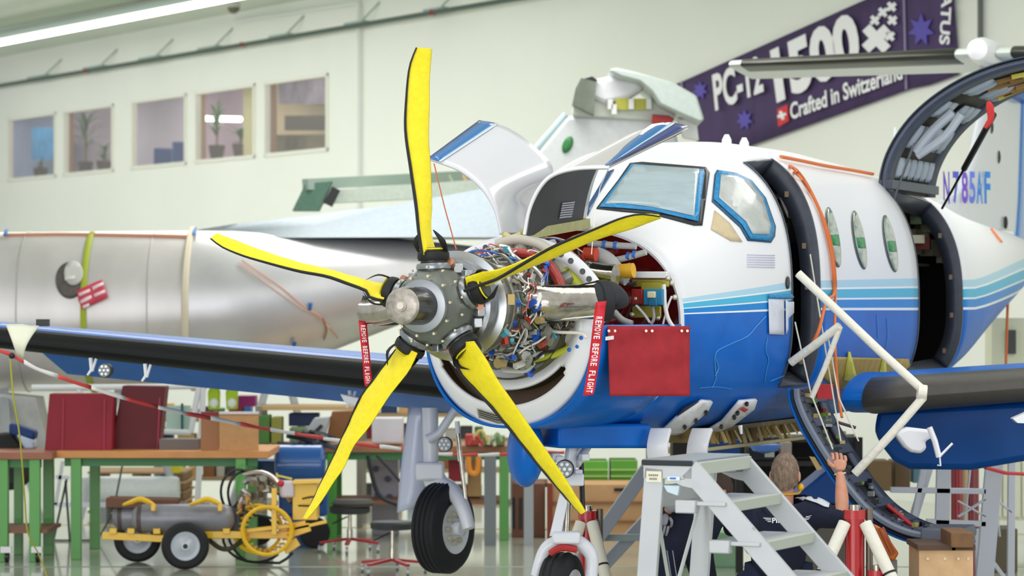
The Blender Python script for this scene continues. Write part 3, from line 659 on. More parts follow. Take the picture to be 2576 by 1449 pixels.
parc([(1400, 655), (1420, 690), (1432, 730)], 1.15, .03, mat('#cbc9b8', .5), 'strut')
parc([(1245, 812), (1380, 805), (1500, 795)], .75, .004, mat('#f0efe0', .5), 'tie_rod')
parc([(1260, 790), (1243, 840), (1225, 870)], .7, .008, mat('#eeeae4', .5), 'cable')
parc([(1360, 825), (1400, 835), (1460, 838), (1475, 850)], .85, .009, mat('#f0ece4', .5), 'cable')
parc([(1335, 840), (1345, 860), (1375, 832), (1400, 850)], .85, .009, mat('#3aaecb', .5), 'cable')
for x, y in ((1275, 845), (1330, 850), (1462, 850), (1452, 872), (1432, 880), (1300, 868)):
    g = G(); g.ball(PS(x, y, .95), .012, 8); ep('clamp', g, mat('#2a6fd0', .4), 'blue clamp')
# exhaust stacks
ex = part('exhaust_stack', G().tube([PS(1262, 745, .72), PS(1300, 758, .72), PS(1370, 762, .75), (PS(1440, 762, .82)), PS(1515, 757, .9)], [.075, .10, .098, .098, .092], 24, sub=6, flat=1), CHROME, 'polished exhaust pipe on the port side')
g = G(); g.tube([PS(1268, 745, .72), PS(1285, 753, .72)], [.118, .112], 24); part('clamp_ring', g, STEEL, None, ex)
g = G(); g.tube([PS(1300, 720, .74), PS(1380, 742, .76), PS(1510, 728, .9)], [.03, .035, .05], 16, sub=6); part('exhaust_fairing', g, CHROME, None, ex)
ex2 = part('exhaust_stack', G().tube([PS(1000, 775, .72), PS(950, 785, .76), PS(922, 783, .8)], [.075, .075, .07], 20, sub=4), CHROME, 'polished exhaust stub on the far side')
g = G(); g.tube([PS(1000, 810, .76), PS(950, 812, .78), PS(922, 800, .8), PS(914, 772, .8), PS(920, 745, .8)], .016, 8, sub=4); part('rubber_edge', g, BLACK, None, ex2)
# engine mounts, pipes and boxes inside the bay
def bay(name, pp, s, r, m, label=None, n=12): g = G(); g.tube([PS(x, y, s) for x, y in pp], r, n, sub=4); return part(name, g, m, label)
GP = mat('#b4b6b4', .5, bump=.2)
p1 = bay('engine_mount_tube', [(1480, 612), (1560, 618), (1600, 620)], 1.7, .018, GP); p2 = bay('engine_mount_tube', [(1475, 665), (1560, 652), (1625, 634)], 1.7, .018, GP)
for x, y, pr in ((1517, 616, p1), (1545, 618, p1), (1577, 645, p2), (1592, 641, p2)):
    g = G(); g.tube([PS(x, y-1, 1.7), PS(x+8, y, 1.7)], .023, 12); part('blue_band', g, mat('#3a6fc4', .5), None, pr)
bay('air_duct', [(1500, 640), (1530, 655), (1560, 690), (1578, 700)], 1.65, .045, GP)
g = G(); g.tube([PS(1560, 683, 1.62), PS(1594, 680, 1.62)], .042, 14); part('duct_cap', g, mat('#eab32c', .5), 'yellow cap on duct')
g = G(); g.tube([PS(1470, 638, 1.55), PS(1500, 640, 1.55)], [.035, .04], 14); part('silicone_coupling', g, mat('#d2482e', .5), 'orange red silicone coupling')
bay('starter_generator', [(1490, 690), (1520, 695), (1548, 697)], 1.4, .07, CHROME, 'polished starter generator', 20)
def bbox(name, x0, y0, x1, y1, s, dep, m, label=None, bev=.006):
    p = PS(x0, y1, s); q = PS(x1, y1, s); r = PS(x0, y0, s); g = G(); g.obox(p, q-p, AX*dep, (0, 0, r.z-p.z)); return part(name, g, m, label, bev=bev)
bbox('white_bracket', 1590, 683, 1678, 700, 1.75, .05, mat('#e6e6e4', .5))
bbox('gold_plate', 1590, 703, 1680, 722, 1.8, .03, mat('#b9ab3e', .4, .3)); bbox('gold_plate', 1612, 708, 1664, 730, 1.78, .02, mat('#a9a23a', .4, .3))
bbox('gold_plate', 1590, 770, 1662, 800, 1.82, .02, mat('#b3ab48', .4, .3))
bbox('red_filter', 1588, 727, 1616, 767, 1.75, .06, mat('#a4241c', .4, bump=.4))
hb = bbox('hydraulic_valve', 1618, 727, 1666, 768, 1.68, .08, mat('#157aa6', .35), 'teal blue hydraulic box')
for x0, y0, x1, y1, c in ((1627, 733, 1648, 750, '#d8d2b0'), (1630, 751, 1652, 770, '#0f6690')):
    bbox('valve_plate', x0, y0, x1, y1, 1.665, .02, mat(c, .4)).parent = hb; 
for pp, r, c in (([(1600, 768), (1620, 790), (1635, 812)], .008, '#ecebe6'), ([(1642, 770), (1645, 800), (1638, 815)], .009, '#b9b6b0'), ([(1670, 715), (1672, 760), (1680, 800), (1697, 828)], .012, '#e8e6e2'),
                 ([(1575, 800), (1590, 770), (1610, 765)], .006, '#2a2a2e'), ([(1690, 745), (1680, 770), (1668, 815)], .006, '#e8e6e2'), ([(1560, 690), (1580, 715), (1600, 712)], .012, '#3a3634')):
    bay('bay_hose', pp, 1.72, r, mat(c, .5), n=8)
for i in range(30):
    g = G(); g.cyl(PS(rnd.uniform(1570, 1700), rnd.uniform(700, 815), 1.8), PS(rnd.uniform(1570, 1700), 0, 1.8)*0+PS(rnd.uniform(1570, 1700), rnd.uniform(700, 815), 1.8), .001, 3)
for x, y in ((1583, 668), (1690, 712), (1680, 700), (1578, 712), (1571, 742), (1600, 752), (1655, 800), (1590, 792), (1697, 748)):
    g = G(); g.ball(PS(x, y, 1.76), .016, 8); part('fastener', g, mat('#d6d0bc', .3, .6))
bay('drain_tube', [(1545, 785), (1565, 805), (1590, 815)], 1.6, .02, GP)
# yellow ribbed channel and the crossbar
g = G(); g.bar(PS(1318, 590, 1.05), PS(1475, 562, 1.85), .05, .055); hb = part('hinge_channel', g, mat('#b5b27a', .5, var=.1), 'olive yellow ribbed hinge channel')
for k in range(34):
    a = PS(1318, 582, 1.05); b = PS(1475, 554, 1.85); p = a+(b-a)*(k/34); g = G(); g.box(p, (.008, .008, .03), .4); part('rib', g, mat('#c9c58e', .5), None, hb)
# front crossbar from hinge to chin top
g = G(); g.tube([PS(1268, 590, 1.02), PS(1285, 600, 1.02), PS(1310, 593, 1.05)], .02, 8); part('hinge_fitting', g, mat('#c4bb7c', .5))
# ---------------------------------------------------------------- upper cowl doors, opened like wings
def loftdoor(front, aft, n=14, mid=None):
    rows = []
    f_ = smooth([Vector(p) for p in front], 6); a_ = smooth([Vector(p) for p in aft], 6)
    m = 30; f_ = [f_[int(round(k*(len(f_)-1)/m))] for k in range(m+1)]; a_ = [a_[int(round(k*(len(a_)-1)/m))] for k in range(m+1)]
    for k in range(m+1): rows.append([f_[k]+(a_[k]-f_[k])*j/n for j in range(n+1)])
    return rows
fr = [PS(1320, 590, 1.02), PS(1333, 525, 1.02), PS(1358, 472, 1.02), PS(1392, 440, 1.02), PS(1450, 424, 1.02), PS(1532, 421, 1.02)]
af = [PS(1472, 560, 1.86), PS(1482, 500, 1.86), PS(1499, 440, 1.86), PS(1525, 390, 1.86), PS(1568, 346, 1.86), PS(1631, 321, 1.86), PS(1690, 314, 1.86), PS(1732, 323, 1.86)]
rows = loftdoor(fr, af)
g = G(); g.grid(rows); dp = part('upper_cowl_door', g, mat('#c2bfbb', .4, coat=.3), 'raised port engine cowl door with dark lining', solid=.004)
g = G(); g.grid([[p+Vector((.006, -.01, -.012)) for p in r[:-1]] for r in rows[:-1]]); part('door_lining', g, mat('#3c3b3e', .6, var=.12, scale=6), None, dp)
g = G(); g.tube(fr, .012, 6, sub=5); part('door_edge', g, WHITE, None, dp)
lp = lambda u, v: (lambda a, b: a+(b-a)*v)(rows[int(u*30)][0], rows[int(u*30)][-1])
dn = Vector((.01, -.02, -.022))
for k in range(8):
    pass
for k in range(6):
    a = W(1405, 512+k*7, fr[1].y+.25); b = W(1436-k, 509+k*7, fr[1].y+.27)
    h1, h2 = (BVHTree.FromPolygons([tuple(v) for v in g_.v], g_.f) if False else None for g_ in (g, g))
DV = G(); DV.grid(rows); DB = BVHTree.FromPolygons([tuple(v) for v in DV.v], DV.f)
for k in range(7):
    part('placard_line', patch([(1407-k*1.2, 508+k*6), (1438-k*1.2, 505+k*6), (1437-k*1.2, 509+k*6), (1406-k*1.2, 512+k*6)], .02, DB, 8), mat('#b6b6c2', .6), None, dp, solid=.001)
for a0, a1, c in ((-.15, 3.4, '#1b2f7e'), (3.4, 4.1, '#bcdcf0'), (4.1, 8.0, '#1669a8')):
    rr = []
    for j in range(15):
        L_ = []
        for f_ in (0, .5, 1):
            kk = min(29.99, 30-(a0+(a1-a0)*f_)*(.12+.88*j/14)); k = int(kk); q = rows[k][j]+(rows[k+1][j]-rows[k][j])*(kk-k)
            L_.append(q+Vector((-.004, -.012, .014)))
        rr.append(L_)
    g = G(); g.grid(rr); part('paint_stripe', g, mat(c, .3, coat=.5), None, dp, solid=.002)
fr2 = [PS(1262, 590, 1.02), PS(1248, 530, 1.02), PS(1215, 475, 1.02), PS(1165, 432, 1.02), PS(1120, 412, 1.02), PS(1078, 398, 1.02)]
af2 = [PS(1325, 592, 1.5), PS(1350, 510, 1.86), PS(1392, 428, 1.86), PS(1335, 360, 1.86), PS(1270, 318, 1.86), PS(1205, 304, 1.86)]
rows2 = loftdoor(fr2, af2)
g = G(); g.grid(rows2); dq = part('upper_cowl_door', g, mat('#d9d9de', .3, coat=.4), 'raised white starboard engine cowl door', solid=.012)
for j0, j1, c in ((26, 29, '#1b6fb5'), (29, 30, '#1f2f70'), (25.4, 26, '#cfe2ee')):
    def at(r): k = int(r); f_ = r-k; return [rows2[k][j]*(1-f_)+rows2[min(30, k+1)][j]*f_+Vector((0, -.014, .004)) for j in range(15)]
    g = G(); g.grid([at(j0), at((j0+j1)/2), at(j1)]); part('paint_stripe', g, mat(c, .3, coat=.6), None, dq, solid=.003)
# ---------------------------------------------------------------- red apron hanging under the bay
g = G(); rows = []
for i in range(22):
    v = i/21; rows.append([PS(1526+(1731-1526)*u+ (6*v*(1-u)), 820+(995-820)*v, 1.2+.55*u)+Vector((-.0, -.10-.008*math.sin(u*9+v*5)-.006*math.sin(v*14+u*3), 0)) for u in np.linspace(0, 1, 24)])
g.grid(rows); ap = part('cloth_apron', g, REDCLOTH, 'red cloth flap hanging below the engine bay', solid=.006, ang=80)
for x in (1530, 1545, 1623, 1638, 1712, 1726):
    p = PS(x, 832, 1.2+.55*(x-1526)/205)+Vector((0, -.115, 0)); g = G(); g.cyl(p, p+Vector((0, -.01, 0)), .008, 8); part('snap_button', g, mat('#e8dcc0', .3, .6), None, ap)
g = G(); p, q = PS(1521, 856, 1.18), PS(1542, 853, 1.2); g.obox(p+Vector((0, -.13, 0)), q-p, (0, -.004, 0), (0, 0, .02)); part('name_tag', g, mat('#f2f0f0', .6), None, ap)
# belly scoop, ducts and gear door panels
g = G(); c = PS(1322, 1150, 1.5); g.ball(c+Vector((0, 0, .03)), (.105, .22, .20), 24); part('exhaust_scoop', g, BLUE, 'blue rounded scoop under the nose')
g = G(); a = PS(1285, 1100, 1.35); b = PS(1620, 1100, 1.9)
g.obox(PS(1405, 1128, 1.5), PS(1640, 1128, 2.1)-PS(1405, 1128, 1.5), AX*.5+A(0, .5, 0)-A(0, 0, 0), (0, 0, .14)); part('belly_box', g, BLUE, bev=.02)
for x0, lab in ((1655, 'left'), (1760, 'right')):
    s_ = 2.3 if x0 < 1700 else 2.8; rws = []
    for v in np.linspace(0, 1, 14):
        yy = 1078+84*v; bx_ = -10*math.sin(v*PI*.9)+(-8*v if x0 > 1700 else 2); rws.append([PS(x0-22+bx_+u*50, yy, s_)+Vector((0, -.25-.04*math.sin(v*PI), 0)) for u in (0, .5, 1)])
    g = G(); g.grid(rws); part('vent_duct', g, WHITE, 'white curved duct below the belly', solid=.03, bev=.005)
for pl, dots in (([(1655, 1078), (1695, 1040), (1758, 998), (1783, 1000), (1772, 1022), (1716, 1072), (1700, 1078)], [(1766, 1023), (1743, 1042), (1716, 1057)]),
                 ([(1770, 1074), (1810, 1050), (1852, 1000), (1894, 996), (1888, 1018), (1836, 1058), (1790, 1076)], [(1866, 1003), (1808, 1056), (1838, 1034), (1845, 1024)])):
    o_ = part('gear_door_flange', patch(pl, .02, step=10), WHITE, 'white flange with round holes on the belly', solid=.02)
    for x, y in dots:
        part('round_hole', patch([(x+5*math.sin(t), y-6*math.cos(t)) for t in np.linspace(0, 2*PI, 10, endpoint=False)], .045, step=6), BLACK, None, o_, solid=.002)
o_ = part('open_bay', patch([(1690, 1048), (1712, 1020), (1748, 1001), (1752, 1004), (1722, 1035), (1700, 1050)], .024, step=8), mat('#2c3038', .6), solid=.003)
part('red_label', patch([(1846, 1014), (1858, 1010), (1872, 1016), (1862, 1022)], .045, step=6), mat('#c84a4a', .6), 'red and white label', solid=.001)
g = G(); g.obox(A(3.0, -.45, -.80), A(5.6, -.45, 0)-A(3.0, -.45, 0), A(3, .5, 0)-A(3, -.45, 0), (0, 0, .09)); part('belly_structure', g, mat('#8a713c', .5, var=.4, scale=16), 'bare brown belly structure')
for k in range(26):
    s_ = 2.9+k*.105+rnd.uniform(-.03, .03); g = G(); g.bar(A(s_, -.5, -.80-rnd.random()*.03), A(s_+rnd.uniform(-.05, .05), -.46, -.74), .012+.03*rnd.random(), .012); part('belly_rib', g, mat(rnd.choice(['#c9b27a', '#7c5f2c', '#a58b4a']), .5))
g = G(); g.tube([A(2.6, -.5, -.83), A(5.8, -.5, -.84)], .012, 8); part('belly_pipe', g, mat('#cdbb84', .4))
g = G(); g.tube([PS(1862, 1070, 3.0), PS(1865, 1092, 3.0)], [.014, .008], 8); part('drain_mast', g, WHITE)
# blue hanging tag at chin right
# ---------------------------------------------------------------- wings
def airfoil(c, th, n=22):                                                          # (x from LE, z) loop
    pts = []
    for k in range(2*n):
        b = PI*k/n; x = (1-math.cos(b))/2; t = 5*th*(.2969*math.sqrt(max(x, 0))-.126*x-.3516*x*x+.2843*x**3-.1036*x**4)
        pts.append((x*c, (t if b <= PI else -t*.85)*c+.02*c*math.sin(PI*x)))
    return pts
def wing(sgn, name, t0, t1):
    def st(t): ch = 1.95-.115*t; return 4.02+.03*t, ch, -.655+.083*t, .155-.004*t    # LE station, chord, height, thickness ratio
    rows = []; boot = []
    for t in np.linspace(t0, t1, 16):
        s_, ch, z, th = st(t); L_ = [A(s_+x, sgn*t, z+zz) for x, zz in airfoil(ch, th)]; rows.append(L_)
        bt_ = [A(s_+x-.004, sgn*t, z+zz*1.03) for x, zz in airfoil(ch, th)]; boot.append(bt_[-6:]+bt_[:6])
    g = G(); g.grid(rows, True); g.add(rows[0], [tuple(range(len(rows[0])))]); g.add(rows[-1], [tuple(range(len(rows[-1])))])
    w_ = part(name, g, BLUE, ('blue starboard' if sgn > 0 else 'blue port')+' wing')
    g = G(); g.grid(boot); part('deice_boot', g, mat('#0d0e0f', .6, bump=.05) if sgn > 0 else mat('#4a4641', .5, var=.08), 'black rubber leading edge boot' if sgn > 0 else 'brown grey leading edge boot', w_, solid=.008, off=0)
    return w_, st
wr, st = wing(1, 'wing', .8, 8.0); wl, _ = wing(-1, 'wing', 1.12, 4.6)
# flap and fittings, starboard
def flap(sgn, ta, tb, par, drop=.25, back=1.35):
    g = G(); rws = []
    for t in (ta, tb):
        s_, ch, z, th = st(t); s_ += ch*.78; rws.append([A(s_+x*.9, sgn*t, z-.05-drop*x/.5+zz) for x, zz in airfoil(.5, .16, 10)])
    g.grid(rws, True); g.add(rws[0], [tuple(range(len(rws[0])))]); g.add(rws[1], [tuple(range(len(rws[1])))]); return part('flap', g, BLUE, None, par)
flap(1, .95, 5.55, wr, .24); flap(-1, 1.15, 4.4, wl, .34)
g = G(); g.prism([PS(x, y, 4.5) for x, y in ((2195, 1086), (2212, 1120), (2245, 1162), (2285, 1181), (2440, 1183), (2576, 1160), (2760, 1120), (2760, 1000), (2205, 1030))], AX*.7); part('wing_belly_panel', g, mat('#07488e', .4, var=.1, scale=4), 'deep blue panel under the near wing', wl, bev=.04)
s_, ch, z, th = st(1.12); af_ = airfoil(ch, th); fr_ = [p for p in af_[-9:]+af_[:9]]
g = G(); g.prism([A(s_+x, -.99, z+zz) for x, zz in fr_], A(0, -.14, 0)-A(0, 0, 0)); part('wing_root_rib', g, BLUE, 'blue rounded root rib', wl)
g = G(); g.prism([A(s_+.02+x*.92, -.983, z+zz*.86) for x, zz in fr_], A(0, -.02, 0)-A(0, 0, 0)); part('root_opening', g, mat('#14161c', .6), 'dark open wing root', wl)
def lamp(name, c, r, parent, ax, n=7):
    g = G(); g.lathe([(0, r*.6), (-.01, r), (-.045, r)], c, ax, 24); o_ = part(name, g, mat('#26282b', .5), 'round landing light with clear lens cells', parent)
    g = G(); u, v, d = frame(ax); c = Vector(c)
    g.lathe([(.001, r*.9), (.002, r*.02)], c-d*.0, ax, 20); part('reflector', g, mat('#7e8286', .4, .2), None, o_)
    for k in range(n):
        a = 2*PI*k/(n-1) if k < n-1 else 0; rr = r*.58 if k < n-1 else 0; q = c+(u*math.cos(a)+v*math.sin(a))*rr-d*-.004
        g = G(); g.ball(q, r*.215, 10); part('lens', g, mat('#f6f9fb', .15, coat=.3), None, o_)
    return o_
FW = -AX
p = PYY(262, 932, 4.05); 
for (x, y) in ((262, 932),):
    q = W(x, y, 20.75); lamp('landing_light', q, .05, wr, Vector((-.3, -1, .0)))
for (x, y, Y) in ((228, 930, 21.2), (365, 945, 21.0), (880, 1012, 20.9)):
    p = W(x, y-30, Y); g = G(); g.tube([p, W(x+2, y, Y), W(x-8, y+14, Y)], [.014, .012, .008], 8); g.tube([W(x+14, y-28, Y), W(x+4, y+4, Y)], .01, 6); part('flap_bracket', g, WHITE, None, wr)
g = G(); g.prism([W(855, 990, 20.8), W(905, 1000, 20.8), W(900, 1025, 20.8), W(866, 1012, 20.8)], (0, .06, 0)); part('flap_fairing', g, WHITE, None, wr, bev=.01)
# pale cloth strap over the wing and a clip
g = G(); pts = [W(x, y, 20.9) for x, y in ((58, 815), (58, 850), (52, 890))]
rws = []
for v in np.linspace(0, 1, 10):
    x0 = 15+30*v; x1 = 98-38*math.sin(v*PI*.5); y = 818+78*v; rws.append([W(x0+(x1-x0)*u, y+(4 if u > .5 else 0), 20.85-.12*math.sin(v*PI*.8)) for u in np.linspace(0, 1, 5)])
g.grid(rws); sp_ = obj('cloth_strap', g, mat('#e6e7cf', .8, bump=.3), None, solid=.01)
tag(sp_, 'pale yellow cloth strap draped over the black edge of the far wing', 'strap')
g = G(); g.box(W(108, 812, 21.0), (.09, .04, .05)); one('wing_clip', g, BLACK, 'small black clip on top of the far wing next to the pale strap', 'clip')
# port wing fairing and actuator
g = G(); rws = []
for v in np.linspace(0, 1, 8):
    rws.append([W(2255+v*70+u*8, 1085+ (18+v*10)*u+ (28*math.sin(v*PI*.5)), 18.35) for u in (0, 1)])
g = G(); g.prism([W(x, y, 18.3) for x, y in ((2250, 1088), (2284, 1075), (2345, 1082), (2352, 1098), (2326, 1112), (2334, 1126), (2318, 1142), (2292, 1138), (2276, 1126), (2262, 1108))], (0, .12, 0)); part('flap_fairing', g, WHITE, 'white flap track fairing', wl, bev=.02)
g = G(); g.tube([W(2338, 1075, 18.25), W(2352, 1110, 18.25), W(2362, 1150, 18.25)], .018, 8); g.tube([W(2362, 1150, 18.25), W(2396, 1115, 18.25)], .008, 6); g.tube([W(2364, 1150, 18.25), W(2366, 1172, 18.25), W(2358, 1170, 18.25)], .006, 6)
part('flap_actuator', g, WHITE, 'white actuator hanging below the wing', wl)
g = G(); g.prism([W(2548, 1053, 18.1), W(2600, 1030, 18.1), W(2600, 1066, 18.1), W(2560, 1064, 18.1)], (0, .1, 0)); part('flap_fairing', g, WHITE, None, wl)
# ---------------------------------------------------------------- tail
def finrow(s0, s1, z, th=.09): 
    n = 12; c = s1-s0; L_ = []
    for x, zz in airfoil(c, th, n): L_.append(A(s0+x, zz, z))
    return L_
tabs = [(9.2, 13.1, .72), (9.9, 13.12, .85), (10.9, 13.15, 1.0), (11.35, 13.2, 1.3), (11.75, 13.25, 1.8), (12.0, 13.3, 2.28)]
g = G(); g.grid([finrow(a, b, z, .09 if b-a < 2 else .06) for a, b, z in tabs], True); g.add(finrow(12.0, 13.3, 2.28), [tuple(range(24))]); fin = part('tail_fin', g, mat('#dadde4', .3, coat=.6, var=.02), 'white tail fin with registration letters')
g = G(); g.grid([[A(b+x*.62, zz, z) for x, zz in airfoil(1, .07, 10)] for a, b, z in ((0, 13.0, .5), (0, 13.15, 1.0), (0, 13.32, 2.2))], True); part('rudder', g, mat('#2f7fd0', .3, coat=.6, var=.12), 'blue rudder', fin)
fb = G(); fb.grid([finrow(a, b, z) for a, b, z in tabs], True); FB = BVHTree.FromPolygons([tuple(v) for v in fb.v], fb.f)
def tailtext():
    for ch, x, c in (('N', 2381, '#5a3f9e'), ('7', 2405, '#4450b0'), ('8', 2427, '#6a45b0'), ('5', 2446, '#5b6fc4'), ('A', 2464, '#2f7ac4'), ('F', 2484, '#2f80cc')):
        h = hit(x, 500, FB); 
        if h[0] is None: continue
        p0 = h[0]; Y = p0.y
        o_ = W(x-8, 512, Y-.06); part('registration_letter', textgeo(ch, o_, W(x+8, 513, Y-.06)-o_, W(x-9, 431, Y-.06)-o_, .01, .03), mat(c, .5), None, fin, smooth_=False)
tailtext()
for x, y in ((2512, 395), (2494, 320), (2530, 560)):
    g = G(); h = hit(x, y, FB)
    if h[0] is not None: g.ball(h[0], (.02, .02, .06), 10); part('drain_hole', g, mat('#2c2e22', .6), None, fin)
stz = 2.24
def stabrow(y, sgn): c = 1.0-.13*abs(y); s0 = 11.75+.13*abs(y); return [A(s0+x, sgn*y, stz+zz-.10*max(0, x/c-.15)) for x, zz in airfoil(c, .13, 12)]
for sgn in (1, -1):
    R_ = [stabrow(y, sgn) for y in (.12, .9, 1.7, 2.35, 2.42)]; g = G(); g.grid(R_, True); g.add(R_[-1], [tuple(range(24))]); stb = part('tailplane', g, mat('#cdd3d0', .35, coat=.5), 'pale grey tailplane')
    g = G(); B_ = []
    for y in (.25, .9, 1.7, 2.3):
        L_ = stabrow(y, sgn); B_.append([p-AX*.006 for p in L_[-5:]+L_[:5]])
    g.grid(B_); part('tailplane_boot', g, mat('#2a2a22', .35), 'dark leading edge boot', stb, solid=.01, off=0)
g = G(); g.lathe([(0, .02), (.05, .09), (.2, .12), (1.2, .11), (1.7, .03)], A(11.55, 0, stz+.02), AX, 20); part('bullet_fairing', g, WHITE, 'white bullet fairing on the tail top')
g = G(); g.bar(A(11.9, 0, 2.18), A(11.9, 0, 2.0), .1, .03); part('fairing_strut', g, WHITE)
g = G(); g.prism([A(11.9, .02, 2.05), A(12.5, .02, 2.2), A(13.3, .02, 2.1), A(13.3, .02, 1.9), A(12.2, .02, 1.95)], A(0, -.1, 0)-A(0, 0, 0)); part('blue_fin_tip', g, BLUE)
# ---------------------------------------------------------------- airstair door (lowered) with its rails
prof = [(1985, 978), (1988, 1010), (2008, 1062), (2040, 1120), (2078, 1180), (2120, 1240), (2165, 1292), (2215, 1330), (2270, 1356), (2330, 1370), (2400, 1376)]
P0 = smooth([PS(x, y, 3.33) for x, y in prof], 4); wdt = AX*.54
up_ = []
for i, p in enumerate(P0):
    d = (P0[min(i+1, len(P0)-1)]-P0[max(0, i-1)]).normalized(); n_ = AX.cross(d).normalized(); n_ = n_ if n_.z > 0 else -n_; up_.append(n_)
g = G(); g.grid([[p, p+wdt] for p in P0]); ad = part('airstair_door', g, BLUE, 'lowered airstair door showing its dark inner frame', solid=.01)
g = G(); g.grid([[p+n*.015+AX*.02, p+n*.015+wdt-AX*.02] for p, n in zip(P0, up_)]); part('door_inner_skin', g, mat('#34363e', .5, var=.15, scale=12), None, ad, solid=.01)
DG = mat('#4a5060', .4, .2, var=.12, scale=15)
for a, w_ in ((0, .12), (.43, .11)):
    g = G(); g.grid([[p+n*.06+AX*a, p+n*.07+AX*(a+w_)] for p, n in zip(P0, up_)]); part('door_frame', g, DG, 'slate grey riveted door frame', ad, solid=.035)
g = G(); g.tube([p+n*.05-AX*.01 for p, n in zip(P0, up_)], .02, 6); part('door_seal', g, mat('#7a8494', .5), None, ad)
for i in range(1, len(P0)-1, 2):
    g = G(); g.ball(P0[i]+up_[i]*.075+AX*.03, .007, 6); part('rivet', g, mat('#20232a', .5), None, ad)
for i in range(4, len(P0), 5):
    g = G(); q = P0[i]+up_[i]*.06; g.bar(q+AX*.08, q+AX*.5, .06, .03, up_[i]); part('door_step', g, mat('#596070', .4, .3), None, ad)
for i in range(46):
    k = rnd.randrange(3, len(P0)-2); q = P0[k]+up_[k]*(.06+.03*rnd.random())+AX*rnd.uniform(.1, .45); g = G()
    g.box(q, (rnd.uniform(.015, .04), rnd.uniform(.015, .05), rnd.uniform(.01, .03)), rnd.random()*3)
    part('latch_part', g, mat(rnd.choice(['#24262c', '#24262c', '#c9b46a', '#8c8f6a', '#6f8a3a', '#8a3a2c', '#9a9c9e', '#17181c']), .4, .4), None, ad)
for a, b, c, r in (((2230, 1270), (2290, 1320), '#b01822', .014), ((2075, 1100), (2110, 1150), '#9aa04a', .014), ((2100, 1060), (2150, 1075), '#5a3f4a', .01)):
    g = G(); g.tube([PS(*a, 3.6)+Vector((0, -.05, 0)), PS(*b, 3.6)+Vector((0, -.05, 0))], r, 8); part('strap', g, mat(c, .5), None, ad)
g = G(); q = PS(2075, 985, 3.6); g.box(q, (.1, .05, .09)); part('red_block', g, mat('#c0202a', .5), None, ad)
g = G(); p = P0[-1]; g.obox(p-Vector((.2, 0, -.0)), Vector((.22, -.04, 0)), AX*.42, (0, 0, .11)); part('door_sill', g, mat('#585e6c', .4, .2), None, ad, bev=.01)
FOAM = mat('#e9e4d6', .75, bump=.7, scale=30)
def rail(pp, r, name='padded_rail', lab='foam padded handrail', m=FOAM): g = G(); g.tube([W(*p) for p in pp], r, 12, sub=0); return part(name, g, m, lab)
rail([(2008, 688, 18.2), (2110, 785, 18.1), (2215, 885, 17.95), (2322, 982, 17.85)], .026)
rail([(2322, 982, 17.85), (2322, 1000, 17.85), (2240, 1095, 17.85), (2150, 1192, 17.9)], .026)
rail([(1990, 912, 18.3), (2050, 868, 18.2), (2112, 820, 18.1)], .026); rail([(2114, 822, 18.1), (2075, 925, 18.15), (2042, 1000, 18.2)], .017)
g = G(); g.tube([W(2308, 985, 17.85), W(2330, 988, 17.85)], .045, 12); part('rail_elbow', g, FOAM)
for pp in ([(2038, 640, 18.6), (2075, 870, 18.4), (2115, 1110, 18.1)], [(2000, 810, 18.3), (2040, 990, 18.2), (2095, 1130, 18.0)], [(2080, 830, 18.3), (2110, 1000, 18.2), (2160, 1110, 18.1)]):
    g = G(); g.tube([W(*p) for p in pp], .005, 6); part('door_cable', g, mat('#d8d4c8', .4))
# ---------------------------------------------------------------- cargo door raised
cf = [(2210, 482), (2212, 440), (2228, 385), (2262, 325), (2310, 270), (2375, 220), (2450, 180), (2530, 152), (2610, 135)]
CF = smooth([PS(x, y, 6.17) for x, y in cf], 4)
tf = [toA(p) for p in CF]
cw = AX*1.27
up2 = []
for i, p in enumerate(CF):
    d = (CF[min(i+1, len(CF)-1)]-CF[max(0, i-1)]).normalized(); n_ = AX.cross(d).normalized(); n_ = -n_ if n_.z > 0 else n_; up2.append(n_)
g = G(); g.grid([[p, p+cw] for p in CF]); cd = part('cargo_door', g, mat('#28323e', .4, coat=.5), 'raised cargo door with padded dark inner side', solid=.01)
g = G(); g.grid([[p+n*.03+AX*.05, p+n*.03+cw-AX*.05] for p, n in zip(CF, up2)]); part('inner_lining', g, mat('#2e2a25', .7, var=.2, scale=8), None, cd, solid=.01)
for a, w_ in ((0, .12), (1.17, .1)):
    g = G(); g.grid([[p+n*.02+AX*a, p+n*.05+AX*(a+w_)] for p, n in zip(CF, up2)]); part('door_frame', g, DG, 'slate grey door frame', cd, solid=.03)
g = G(); g.obox(CF[1]+up2[1]*.0, cw, up2[1]*.1, (CF[3]-CF[1])); part('door_frame', g, DG, None, cd)
PAD = mat('#b4bec6', .7, bump=.4, scale=20)
for i0, i1 in ((4, 8), (10, 14), (16, 19), (21, 25)):
    for k in range(6):
        if i0 > 12 and k == 2: continue
        a = .16+k*.165; rws = []
        for i in range(i0, i1+1):
            e = .012 if i in (i0, i1) else 0; rws.append([CF[i]+up2[i]*(.06+(.02 if 0 < j < 3 and i not in (i0, i1) else 0))+AX*(a+(.12)*j/3) for j in range(4)])
        g = G(); g.grid(rws); part('insulation_pad', g, PAD, None, cd, solid=.01)
for pp, r in (([(2295, 385), (2340, 330), (2390, 285)], .035), ([(2300, 395), (2370, 345), (2410, 290)], .03)):
    g = G(); g.tube([PS(x, y, 6.6)+Vector((0, -.15, 0)) for x, y in pp], r, 8, sub=3); part('white_strap', g, mat('#c3cad0', .6), None, cd)
